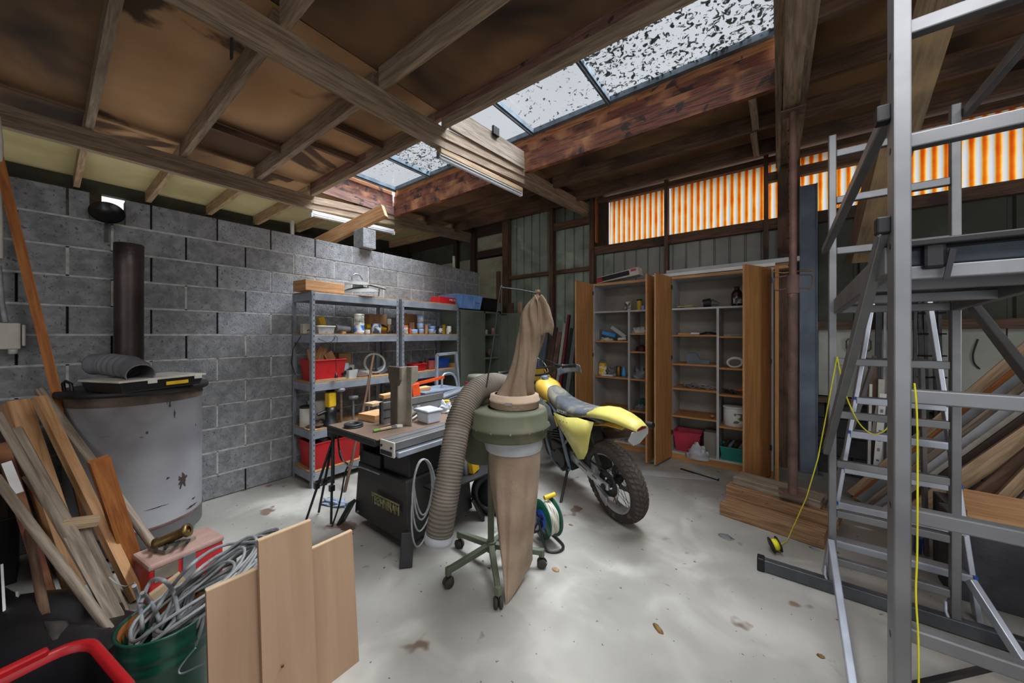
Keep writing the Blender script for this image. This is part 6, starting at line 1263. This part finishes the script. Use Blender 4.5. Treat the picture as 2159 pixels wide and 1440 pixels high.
v = P(455, 1140, d=2.25); v.z = 0.0; tc2 = thing('black_torch', 'black torch with brown cord behind the cable bundle', 'torch', (v.x, v.y, 0)); h_ = P(455, 1145, d=2.25).z
q = MB(); q.tube([(0, -.08, .03), (.0, .0, .035), (.02, .10, .04)], [.028, .026, .036], 14); q.build('barrel', M_BLACK, tc2)
q = MB(); q.tube(spline([(0, -.08, .03), (-.1, -.12, .1), (-.16, -.2, .05), (-.1, -.3, .01)], 6), .006, 6); q.build('cord', T_OLD, tc2)
# ================================================================ red rimmed bin
rb_ = thing('red_rimmed_bin', 'black bin with thick red rim in the bottom left corner', 'bin', (-1.565, -.055, 0), .17)
cs_ = [(-.21, -.32), (.21, -.32), (.21, .18), (-.21, .18)]
def rr(s, z, rad=.07, n=5):
    o = []
    for (x, y), a0 in zip(((.21, .18), (-.21, .18), (-.21, -.32), (.21, -.32)), (0, PI / 2, PI, 3 * PI / 2)):
        for k in range(n + 1):
            a = a0 + PI / 2 * k / n; cx_, cy_ = x - math.copysign(rad, x), y - (rad if y > 0 else -rad); o.append(Vector(((cx_ + rad * math.cos(a)) * s, (cy_ + .07 + rad * math.sin(a)) * s - .07, z)))
    return o
ZR = .52
q = MB(); loft(q, [rr(.84, 0), rr(.97, ZR - .02)], cap=False); loft(q, [rr(.94, ZR - .02), rr(.82, .02)], cap=False); q.add(rr(.82, .02), [list(range(24))]); q.build('shell', M_BLACK, rb_)
q = MB(); loft(q, [rr(1.0, ZR - .05), rr(1.03, ZR - .02), rr(1.03, ZR), rr(.99, ZR + .008), rr(.95, ZR), rr(.945, ZR - .03)], cap=False); q.build('rim', M_RED, rb_)
q = MB(); q.box((-.225, -.12, ZR - .01), (-.20, .1, ZR + .02)); q.build('rim_clip', M_RED, rb_, bevel=.006)

dark_heap = blob('black_filler_heap', 'crumpled black tarpaulin on the floor added to darken the bottom left corner', 'filler', (-2.62, -.20, 0), (.62, .42, .19), M_BLACK, 61, amp=.7, freq=2, n=20)  # added black heap standing for the dark floor in this corner
solidbox('black_crate', 'low black filler crate added against the block wall under the leaning timber', 'crate', (-3.86, -.70, .2), (.36, 1.2, .4), M_BLACK)  # added black box that darkens the space under the timber
for k, (a, b) in enumerate((((4, 1190), (10, 1300)), ((36, 1248), (46, 1300)))):
    q = MB(); q.bar(P(*b, d=1.62), P(*a, d=1.74), .008, .016, up=(1, 0, 0), h1=.006); tag(q.build('white_sliver', M_WHITE), ('long white plastic sliver at the very left picture edge', 'short white plastic sliver in the dark corner')[k], 'sliver')
# ================================================================ steel prop on stacked timbers
for k, (pa, pb, z, h_, dy, m_, lb) in enumerate((((1517, 1085), (1738, 1160), 0, .10, 0, T_STACK, 'lowest and longest timber under the steel prop, with bolt holes'), ((1530, 1045), (1768, 1118), .10, .095, .05, T_STACK, 'middle timber of the stack under the steel prop'), ((1545, 1020), (1730, 1075), .195, .065, .13, T_GREY, 'grey topmost timber carrying the base plate of the prop'))):
    A, B = P(*pa, z=z), P(*pb, z=z); a = (B - A).normalized(); n_ = Vector((-a.y, a.x, 0)); w_ = (.24, .22, .20)[k]
    c0, c1_ = A + n_ * (w_ / 2), B + n_ * (w_ / 2); c0.z = c1_.z = z + h_ / 2
    q = MB(); q.bar(c0, c1_, w_, h_); tag(q.build('stacked_timber', m_, bevel=.006), lb, 'timber')
pb_ = Vector((.095, 3.50, .262)); pr = thing('steel_prop', 'rusty adjustable steel prop standing on stacked timbers under the roof beam', 'prop', tuple(pb_))
MB().box((-.09, -.075, 0), (.09, .075, .008)).build('base_plate', M_RUST, pr)
MB().cyl((0, 0, .008), (0, 0, 1.62), .031, n=24).build('outer_tube', M_RUST, pr)
TOPZ = 3.235 - .262
MB().cyl((0, 0, 1.6), (0, 0, TOPZ - .01), .025, n=24).build('inner_tube', mat('pinkish_steel', '86655b', '664a42', rough=.6, metal=.3), pr)
for k in range(11): z = 1.78 + k * .105; MB().cyl((-.0268, -.008, z), (-.0235, -.012, z), .006, n=8).build('pin_hole', M_BLACK, pr)
MB().cyl((0, 0, 1.56), (0, 0, 1.70), .040, n=24).build('collar_nut', M_RUST, pr)
MB().box((-.075, -.06, TOPZ - .01), (.075, .06, TOPZ)).build('head_plate', M_RUST, pr)
for s in (-1, 1): MB().tube([(s * .035, 0, 1.60), (s * .10, -.0, 1.59), (s * .115, 0, 1.60), (s * .12, 0, 1.68), (s * .105, 0, 1.695), (s * .035, 0, 1.70)], .006, 8).build('collar_handle', M_RUST, pr)
MB().tube([(-.13, .0, 1.745), (-.06, 0, 1.725), (.06, 0, 1.73), (.12, 0, 1.725)], .006, 8).build('locking_pin', M_TARN, pr)
# blue grey steel column at the wall
bs = P(1704, 992, y=5.0); cx_ = bs.x; hc_ = thing('steel_column', 'blue grey steel channel column standing behind the prop', 'column', (cx_, 5.0, 0))
MB().box((-.07, -.035, 0), (.07, -.025, 3.12)).build('web', M_BLUESTEEL, hc_)
MB().box((-.075, -.05, 0), (-.065, .02, 3.12)).box((.065, -.05, 0), (.075, .02, 3.12)).build('flange', M_BLUESTEEL, hc_)
MB().box((-.10, -.06, 0), (.12, .03, .012)).build('foot_plate', M_GREY, hc_)
# ================================================================ yellow spool and cord
v = P(1634, 1164, z=0); sp_ = thing('cord_spool', 'small black spool of yellow cord on the open floor', 'spool', (v.x, v.y, 0)); ax = Vector((.8, .35, .25)).normalized(); C = Vector((0, 0, .052)); 
for s, r in ((-1, .05), (1, .05)): MB().lathe([(.016, -.003), (r, -.003), (r, .003), (.016, .003), (.016, -.003)], C + ax * (s * .022), 28, ax).build('flange', M_BLACK, sp_)
MB().lathe([(.0, -.02), (.034, -.02), (.036, 0), (.034, .02), (0, .02)], C, 24, ax).build('cord_winding', M_YCORD, sp_)
# ================================================================ scaffold tower
sc_ = thing('scaffold_tower', 'aluminium scaffold tower with work platform at the right', 'scaffold', (.50, 2.1, 0))
YR, YF, XL, XR = 2.77, 1.50, .255, .716
TB = .046
M_SCAF = mat('scaffold_aluminium', '8b8c8e', '6d6e70', rough=.45, metal=.7, scale=5, amt=.8, bump=.03, bscale=25)
def sbar(nm, a, b, w_, h_, up=(0, 0, 1), m=M_SCAF): return MB().bar(a, b, w_, h_, up=up).build(nm, m, sc_, world=True, bevel=.004)
sbar('standard', (XL, YR, .03), (XL, YR, 2.66), .034, TB, up=(0, 1, 0)); sbar('standard', (XR, YR, .03), (XR, YR, 2.66), .034, TB, up=(0, 1, 0))
sbar('standard', (XL + .028, YF, .0), (XL + .028, YF, 3.25), .036, .075, up=(0, 1, 0)); sbar('standard', (XR + .03, YF, .0), (XR + .03, YF, 3.25), .036, .075, up=(0, 1, 0))
for z in (.19, .465, .755, 1.04, 1.345, 1.645, 1.985, 2.28, 2.55): sbar('rung', (XL + .017, YR, z), (XR - .017, YR, z), .034, .040)
for py in (1335, 1085, 835, 300, 62): z = 1.5 - (py - 706) * YF / (593.6 + .602 * 845); sbar('rung', (XL + .045, YF, z), (XR + .02, YF, z), .036, .040)
# spring lock holes on the front standard
for z in (2.32, 2.04, 1.76, 1.0, .62, .42): MB().lathe([(0, 0), (.010, 0), (.012, -.002)], (XL + .0095, YF - .0, z), 12, (-1, 0, 0)).build('lock_button', M_DKSTEEL, sc_, world=True)
# platform
M_BAR2 = mat('blue_dark_bar', '3a444e', '2a3138', rough=.5, metal=.3)
sbar('platform_side', (XL + .02, YF + .04, 1.725), (XL + .02, YR - .02, 1.665), .03, .085); sbar('platform_side', (XR - .0, YF + .04, 1.725), (XR - .0, YR - .02, 1.665), .03, .085)
MB().bar(((XL + XR) / 2 + .01, YF + .05, 1.765), ((XL + XR) / 2 + .01, YR - .04, 1.70), XR - XL - .03, .014).build('deck', M_BLACKM, sc_, world=True)
sbar('platform_beam', (XL + .05, YF + .06, 1.683), (XR + .5, YF + .06, 1.683), .03, .04, m=M_ALU_DULL); sbar('platform_beam', (XL + .05, YF + .062, 1.728), (XR + .5, YF + .062, 1.728), .03, .048, m=M_BAR2)
MB().box((XL + .05, YF + .01, 1.755), (XR + .5, YF + .045, 1.775)).build('deck_edge', M_BLACK, sc_, world=True, bevel=.004)
MB().box((XL + .08, YF + .02, 1.69), (XL + .125, YF + .05, 1.765)).build('wind_lock', M_BLACK, sc_, world=True, bevel=.008)
MB().bar((XL + .135, YF + .02, 1.74), (XL + .122, YF + .02, 1.655), .006, .012).build('lock_lever', M_BLACK, sc_, world=True)
for y in (YF + .4, YF + .8): sbar('cross_member', (XL + .03, y, 1.70 - (y - YF) * .045), (XR - .01, y, 1.70 - (y - YF) * .045), .03, .04)
# braces
sbar('brace', (XL + .01, YF + .02, 2.16), (XL - .03, YR + .02, 2.0), .03, .04); sbar('brace', (XL + .005, YF + .03, 1.82), (XL - .028, YR - .02, .82), .03, .045)
sbar('brace', (XR + .05, YF, .86), (XR + .035, YR, 1.69), .03, .045); sbar('brace', (XR + .05, YF - .3, 2.63), (XR + .035, YR, 2.61), .03, .045)
for z in (2.13, 1.80): MB().box((XL - .02, YF - .012, z), (XL + .012, YF + .03, z + .05)).build('brace_hook', M_BLACK, sc_, world=True, bevel=.005)
for z in (2.14, 1.80): MB().lathe([(0, 0), (.008, 0), (.006, .006), (0, .008)], (XL - .008, YF + .01, z), 10, (-1, -.3, 0)).build('rivet', M_ALU_LT, sc_, world=True)
# floor bars, outriggers, castors
M_BAR = mat('dark_bar', '5d6166', '43474b', rough=.4, metal=.6)
sbar('floor_bar', (-.10, YR - .01, .04), (1.75, YR - .01, .04), .05, .07, m=M_BAR)
MB().box((-.105, YR - .042, .0), (-.065, YR + .022, .082)).build('end_cap', M_BLACK, sc_, world=True, bevel=.006)
sbar('outrigger', (XL - .01, YR - .05, .31), (XL - .01, 1.86, .03), .03, .04, m=M_ALU_LT); sbar('outrigger', (XR + .05, YR, .28), (.875, 2.55, .0 + .03), .03, .04, m=M_ALU_LT)
MB().bar((XR + .05, YR, .28), (1.25, 2.1, .03), .03, .04).build('outrigger', M_ALU, sc_, world=True, bevel=.004) if 0 else None
for x in (XL, XR):
    MB().cyl((x - .012, YR + .06, .05), (x + .012, YR + .06, .05), .045, n=24).build('castor', M_GREY, sc_, world=True)
    MB().bar((x, YR + .02, .14), (x, YR + .07, .05), .035, .02, up=(0, 1, 0)).build('castor_fork', M_ALU_DULL, sc_, world=True)
    MB().tube([(x - .03, YR - .0, .14), (x - .035, YR - .02, .10), (x - .02, YR - .02, .05)], .007, 8).build('brake_lever', M_ALU_LT, sc_, world=True)
# ================================================================ aluminium step ladder behind the tower frame
ld = thing('step_ladder', 'bright aluminium step ladder with blue tread ends behind the tower frame', 'ladder', (.52, 3.1, 0))
LT, RT_ = Vector((.478, 3.16, 1.70)), Vector((.715, 3.16, 1.70)); LB_, RB = Vector((.235, 2.95, 0)), Vector((.84, 2.95, 0))
for a, b in ((LT, LB_), (RT_, RB)): MB().bar(b, a, .022, .06, up=(0, 1, 0)).build('rail', M_ALU_LT, ld, world=True, bevel=.003)
for a, b in ((LT, LB_), (RT_, RB)):
    MB().bar((b.x + (.03 if b.x < .5 else -.03), 3.62, 0), (a.x + (.02 if b.x < .5 else -.02), 3.2, 1.36), .02, .05, up=(0, 1, 0)).build('rear_leg', M_OFFW if 0 else M_ALU, ld, world=True, bevel=.003)
for z in (.22, .45, .67, .89, 1.10):
    t = z / 1.70; a = LB_.lerp(LT, t); b = RB.lerp(RT_, t); tr_ = MB(); tr_.bar(a + Vector((0, 0, 0)), b, .075, .022).bar(a + Vector((0, -.034, -.012)), b + Vector((0, -.034, -.012)), .008, .036); tr_.build('tread', M_ALU_LT, ld, world=True, bevel=.003)
    for p, s in ((a, -1), (b, 1)): MB().rbox(p + Vector((s * .006, -.036, .004)), (.014, .014, .018)).build('tread_cap', M_BLUE, ld, world=True)
t = 1.335 / 1.70; a = LB_.lerp(LT, t); b = RB.lerp(RT_, t)
MB().bar(a + Vector((.02, .02, .0)), b + Vector((-.02, .02, 0)), .13, .035).build('platform', M_ALU, ld, world=True, bevel=.01)
for x in (.29, .77): MB().bar((x, 3.63, .0), (x, 3.6, .12), .03, .05, up=(0, 1, 0)).build('foot', M_BLUE, ld, world=True)
# ================================================================ big roof strut
q = MB(); q.bar((.62, 4.62, 2.18), (.66, 2.3, 3.60), .17, .27, up=(0, .5, 1), cut0=-.16); tag(q.build('roof_strut', wood('strut_timber', '85725a', '665340', dirt='a58a62', dirt_s=2)), 'massive sloping timber strut running from the roof down to the back wall', 'beam')
# ================================================================ steel and timber stock standing behind the ladder
V = [(1853, 640, 1010, .045, .03, M_DKSTEEL, 'dark steel bar'), (1866, 655, 1015, .02, .02, M_ALU_DULL, 'thin bright steel tube'), (1882, 640, 1012, .03, .03, T_DARK, 'dark brown bar'), (1893, 650, 1012, .05, .03, M_DKSTEEL, 'wide dark steel bar'), (1906, 640, 1010, .025, .02, T_RED, 'narrow red brown bar'), (1840, 760, 1010, .06, .04, T_OLD, 'short brown timber')]
V += [(1836, 810, 1010, .02, .02, M_WHITE, 'white plastic strip'), (1858, 800, 1012, .04, .03, M_OFFW, 'pale wooden strip'), (1875, 830, 1018, .022, .02, M_CABW, 'light grey profile'), (1930, 645, 960, .02, .02, M_DKSTEEL, 'dark rod left of the pegged rack')]
for k, (px, pt, pbt, w_, h_, m_, lb) in enumerate(V):
    h_ = min(h_, .025); top = P(px, pt, y=4.98 - .035 * k); bt = Vector((top.x - .04, top.y - .15, .0 + h_ / 2)); q = MB(); q.bar(bt, top, w_, h_, up=(0, -1, .1)); tag(q.build('stock_bar', m_), lb + ' standing behind the step ladder', 'bar')
# lettered white strip, leaning forward
a_, b_ = P(1842, 1058, z=.02), P(1862, 830, y=4.6); ls = thing('lettered_strip', 'white strip with small blue printed marks standing inside the step ladder', 'strip', (a_.x, a_.y, 0))
MB().bar(a_, b_, .045, .008, up=(0, -1, .2)).build('strip', M_WHITE, ls, world=True)
for k in range(9): c = a_.lerp(b_, .1 + k * .09) + Vector((0, -.007, .002)); MB().bar(c, c + (b_ - a_) * (.03 if k % 3 else .015), .018, .002, up=(0, -1, .2)).build('printed_mark', M_BLUE if k % 3 == 0 else M_GREY, ls, world=True)
for k, (px, pyb, pxt, pyt, w_, m_, lb) in enumerate(((1858, 1040, 1868, 840, .04, M_BLUESTEEL, 'blue grey pipe beside the lettered strip'), (1825, 1030, 1856, 850, .05, M_OFFW, 'pale flat bar leaning left of the lettered strip'), (1800, 1048, 1850, 1018, .05, M_DKSTEEL, 'short dark bar lying at the foot of the stock'))):
    a_ = P(px, pyb, z=.03); b_ = P(pxt, pyt, y=4.7) if k < 2 else P(pxt, pyt, z=.03); q = MB(); q.bar(a_, b_, w_, .02, up=(0, -1, .2)); tag(q.build('stock_bar', m_), lb, 'bar')
# pegged rack
rk = thing('pegged_rack', 'dark steel rack with rows of pegs hanging on the back wall', 'rack', (P(1960, 800, y=5.05).x, 5.08, 1.0))
for px in (1938, 1950, 1968, 1980):
    a_, b_ = P(px, 620, y=5.04), P(px + 6, 940, y=5.04); MB().bar(a_, b_, .022, .02, up=(0, 1, 0)).build('upright', M_DKSTEEL, rk, world=True)
for py in (660, 704, 750, 795, 845):
    for px in (1938, 1950, 1968, 1980): c = P(px + (py - 620) * .018, py, y=5.02); MB().bar(c + Vector((-.02, 0, 0)), c + Vector((.03, -.04, .0)), .014, .014).build('peg', M_DKSTEEL, rk, world=True)
# clamps hanging on the pale boards
for k, px in enumerate((1800, 1820)):
    c = P(px, 725, y=5.10); s = -1 if k == 0 else 1; q = MB(); q.tube([c + Vector((s * -.02, 0, .05)), c + Vector((s * .04, 0, .05)), c + Vector((s * .055, 0, .03)), c + Vector((s * .055, 0, -.05)), c + Vector((s * .04, 0, -.07)), c + Vector((s * .0, 0, -.07))], .007, 8); tag(q.build('g_clamp', M_RUST), ('rusty clamp hanging on the pale board, the left one of two', 'rusty clamp hanging on the pale board, the right one of two')[k], 'clamp')
q = MB(); q.tube(spline([P(2062, 715, y=5.13), P(2052, 745, y=5.12), P(2054, 765, y=5.12), P(2066, 778, y=5.12)], 5), .006, 6); tag(q.build('bent_hook', M_DKSTEEL), 'dark curved metal hook on the pale wall board', 'hook')
# sloping stock pile, lower right of the wall
D = [(1795, 1045, 2150, 745, .07, .03, T_PALE, 'pale board at the back of the sloping pile', 4.86), (1800, 1068, 2165, 760, .03, .03, T_ORANGE, 'round orange brown rod in the sloping pile', 4.82), (1815, 1075, 2165, 790, .08, .02, M_GREY, 'flat grey steel strip in the sloping pile', 4.74), (1830, 1082, 2165, 815, .07, .03, T_GREY, 'grey brown timber beside the steel strip', 4.66),
     (1840, 1098, 2165, 835, .06, .03, M_ALU_DULL, 'speckled galvanised profile in the sloping pile', 4.58), (1850, 1110, 2165, 862, .05, .03, M_OFFW, 'whitish pipe under the galvanised profile', 4.52), (1862, 1125, 2168, 880, .06, .04, T_DARK, 'dark brown bar of the sloping pile', 4.44), (1885, 1132, 2170, 915, .10, .07, T_PALE, 'wide pale beam of the sloping pile', 4.34),
     (1960, 1140, 2175, 960, .09, .05, T_OLD, 'brown beam under the wide pale beam', 4.22), (2010, 1120, 2178, 985, .06, .05, T_PALE, 'light beam low in the sloping pile', 4.12), (2060, 1120, 2178, 1040, .05, .04, T_GREY, 'lowest beam of the sloping pile', 4.0)]
for k, (x0, y0, x1, y1, w_, h_, m_, lb, yb) in enumerate(D):
    yb = 4.52 - .078 * k; h_ = min(h_, .046); top = P(x1, y1, y=yb); bt = P(x0, y0, y=yb - .12); bt.z = .03 + w_ * .35
    q = MB(); q.bar(bt, top + (top - bt) * .35, w_, h_, up=(0, -1, .3)); tag(q.build('stock_length', m_), lb, 'beam')
for k, (px, py) in enumerate(((1822, 1050), (1870, 1066))): v = P(px, py, z=0); blob('paper_scrap', ('white plaster scrap on the floor at the foot of the bars', 'whitish crumpled scrap right of the plaster scrap')[k], 'scrap', (v.x, v.y, 0), (.08, .05, .03), M_OFFW, 50 + k, amp=1, freq=4)
# ================================================================ concrete blocks and timber at the lower right
A, B = P(2016, 1262, z=0), P(2128, 1287, z=0)
for k in range(2):
    solidbox('concrete_slab', ('dark concrete block standing under the boards at the right', 'second dark concrete block behind the first at the right')[k], 'block', ((A.x + B.x) / 2 + k * .03 + .01, 3.13 + .09 + k * .22, .235), (.26, .2, .47), bpy.data.materials['dark_block'], bevel=.006)
for k, (x, y, z, sx, sy, sz, m_, lb) in enumerate(((1.12, 3.30, .495, .52, .45, .045, T_FRESH, 'brown board on top of the dark concrete blocks'), (1.30, 3.05, .38, .34, .3, .09, T_STACK, 'upper timber of the stack at the right edge'), (1.30, 3.05, .26, .36, .28, .10, T_PALE, 'middle timber of the stack at the right edge'), (1.32, 3.05, .10, .36, .28, .2, T_OLD, 'bottom timber of the stack at the right edge'))):
    solidbox('stacked_board', lb, 'board', (x, y, z), (sx, sy, sz), m_, rz=.05 * k - .08)
# ================================================================ yellow cord over the tower
yc = thing('yellow_string', 'thin yellow cord slung over the tower rungs down to the spool', 'cord', (.2, 2.75, 0))
MB().tube(spline([P(1765, 752, y=2.72), P(1776, 805, y=2.72), P(1790, 850, y=2.71), P(1812, 893, y=2.71), P(1840, 915, y=2.71), P(1866, 907, y=2.71), P(1880, 885, y=2.72)], 6), .0035, 6).build('strand', M_YCORD, yc, world=True)
MB().tube([P(1765, 752, y=2.72), P(1725, 965, y=2.70), P(1700, 1050, y=2.80), P(1660, 1140, z=.004), P(1640, 1152, z=.03)], .003, 6).build('strand', M_YCORD, yc, world=True)
MB().tube(spline([P(1928, 808, y=1.46), P(1934, 900, y=1.46), P(1934, 1150, y=1.46), P(1931, 1250, y=1.46), P(1936, 1345, y=1.46), P(1937, 1440, y=1.46), P(1938, 1500, y=1.46)], 5), .0022, 6).build('strand', M_YCORD, yc, world=True)
# ================================================================ strip lights and timber at the roof
fl1 = thing('strip_light', 'fluorescent strip light on a wooden batten under the main beam', 'light', (-2.36, 2.7, 3.0))
a_, b_ = P(925, 318, x=-2.36), P(1098, 402, x=-2.36)
u_ = Vector((0, 0, 1)); a_ -= u_ * .03; b_ -= u_ * .03; MB().bar(a_ + u_ * .03, b_ + u_ * .03, .06, .05).build('batten', T_PALE, fl1, world=True, bevel=.003)
MB().bar(a_ + u_ * .0, b_ + u_ * .0, .05, .018).build('housing', M_WHITE, fl1, world=True)
MB().cyl(a_ - u_ * .024, b_ - u_ * .024, .016).build('tube', mat('unlit_tube', 'dfe3ea', 'cfd3da', rough=.25, bump=0), fl1, world=True)
for p in (a_, b_): MB().bar(p + Vector((0, -.008, -.012)), p + Vector((0, .008, -.012)), .04, .045).build('lamp_holder', M_GREY if p is a_ else M_WHITE, fl1, world=True)
MB().tube(spline([P(1062, 392, x=-2.36), P(1070, 402, x=-2.36), P(1085, 406, x=-2.36), P(1092, 404, x=-2.36)], 4), .002, 6).build('wire', M_CREAMCAB, fl1, world=True)
fl2 = thing('strip_light', 'white twin strip light fixed along the beam above the block wall', 'light', (-4.86, 2.7, 3.0))
a_, b_ = P(655, 450, x=-4.80), P(828, 489, x=-4.80)
MB().bar(a_ + u_ * .01, b_ + u_ * .01, .08, .045).build('housing', M_WHITE, fl2, world=True, bevel=.004)
MB().cyl(a_ - u_ * .025 + Vector((.02, 0, 0)), b_ - u_ * .025 + Vector((.02, 0, 0)), .018).build('tube', bpy.data.materials['unlit_tube'], fl2, world=True)
for p in (a_, b_): MB().bar(p + Vector((.02, -.01, -.025)), p + Vector((.02, .01, -.025)), .05, .05).build('lamp_holder', M_WHITE, fl2, world=True)
q = MB(); q.bar((-4.80, 2.15, 2.68), (-3.92, 2.56, 3.05), .07, .155); t = q.build('wall_timber', T_FRESH, bevel=.004); tag(t, 'light timber resting on a block pier above the block wall', 'timber')
for k, (px, py, lb) in enumerate(((616, 478, 'short grey peg standing on the block wall top, left of the light timber'), (957, 548, 'short white peg standing on the block wall top near its far end'))):
    v = P(px, py, x=-4.15); q = MB(); q.box((v.x - .015, v.y - .015, 2.57), (v.x + .015, v.y + .015, v.z + .06)); tag(q.build('wall_peg', M_OFFW), lb, 'peg')
# ================================================================ floor litter
def litter(name, label, cat, px, py, size, m, rz=0, seed=1):
    v = P(px, py, z=0); return blob(name, label, cat, (v.x, v.y, 0), size, m, seed, amp=.7, freq=3, rz=rz, n=6)
M_LEAF = mat('dry_leaf', '8b6a3a', '5f4526', rough=.8)
litter('dry_leaf', 'curled brown leaf on the floor nearest the camera', 'leaf', 1388, 1326, (.035, .015, .012), M_LEAF, -.6)
litter('dry_leaf', 'pale dry leaf on the floor right of the dust collector foot', 'leaf', 1172, 1202, (.022, .018, .01), mat('pale_leaf', '9a7a58', '7a5c3c'), .2, 2)
litter('dry_leaf', 'small brown leaf between the cable reel and the rear wheel', 'leaf', 1203, 1107, (.018, .01, .006), M_LEAF, 0, 3)
litter('dry_leaf', 'tiny brown leaf beside the tall front standard of the tower', 'leaf', 1730, 1384, (.014, .012, .008), M_LEAF, 0, 4)
litter('floor_patch', 'flat grey scrap on the floor left of the yellow spool', 'scrap', 1530, 1132, (.055, .035, .005), M_BLUESTEEL if 0 else M_GREY, -.3, 5)
litter('chalk_piece', 'small grey tube piece at the end of the stacked timbers', 'piece', 1717, 1158, (.03, .012, .012), M_GREY, -.3, 6)
litter('wood_splinter', 'pale splinter on the floor behind the tower frame', 'splinter', 1818, 1113, (.06, .012, .008), M_OFFW, 0, 7)
a_, b_ = P(1435, 988, z=.008), P(1515, 1013, z=.008); q = MB(); q.bar(a_, b_, .012, .012).bar(b_, b_ + Vector((0, 0, .02)), .012, .012, up=(0, 1, 0)); tag(q.build('black_rod', M_BLACK), 'thin black rod on the floor before the right cupboard', 'rod')
a_, b_ = P(1352, 996, z=.003), P(1512, 1008, z=.003); q = MB(); q.bar(a_, b_, .14, .004); tag(q.build('grey_sheet', M_BLUESTEEL if 0 else M_CABW), 'thin grey sheet lying on the floor before the cupboards', 'sheet')
a_, b_ = P(1960, 1437, z=.01), P(2085, 1408, z=.01); q = MB(); q.bar(a_ - (b_ - a_) * .6, b_ + (b_ - a_), .02, .02); tag(q.build('black_strip', M_BLACK), 'black strip lying on the floor at the bottom right', 'strip')
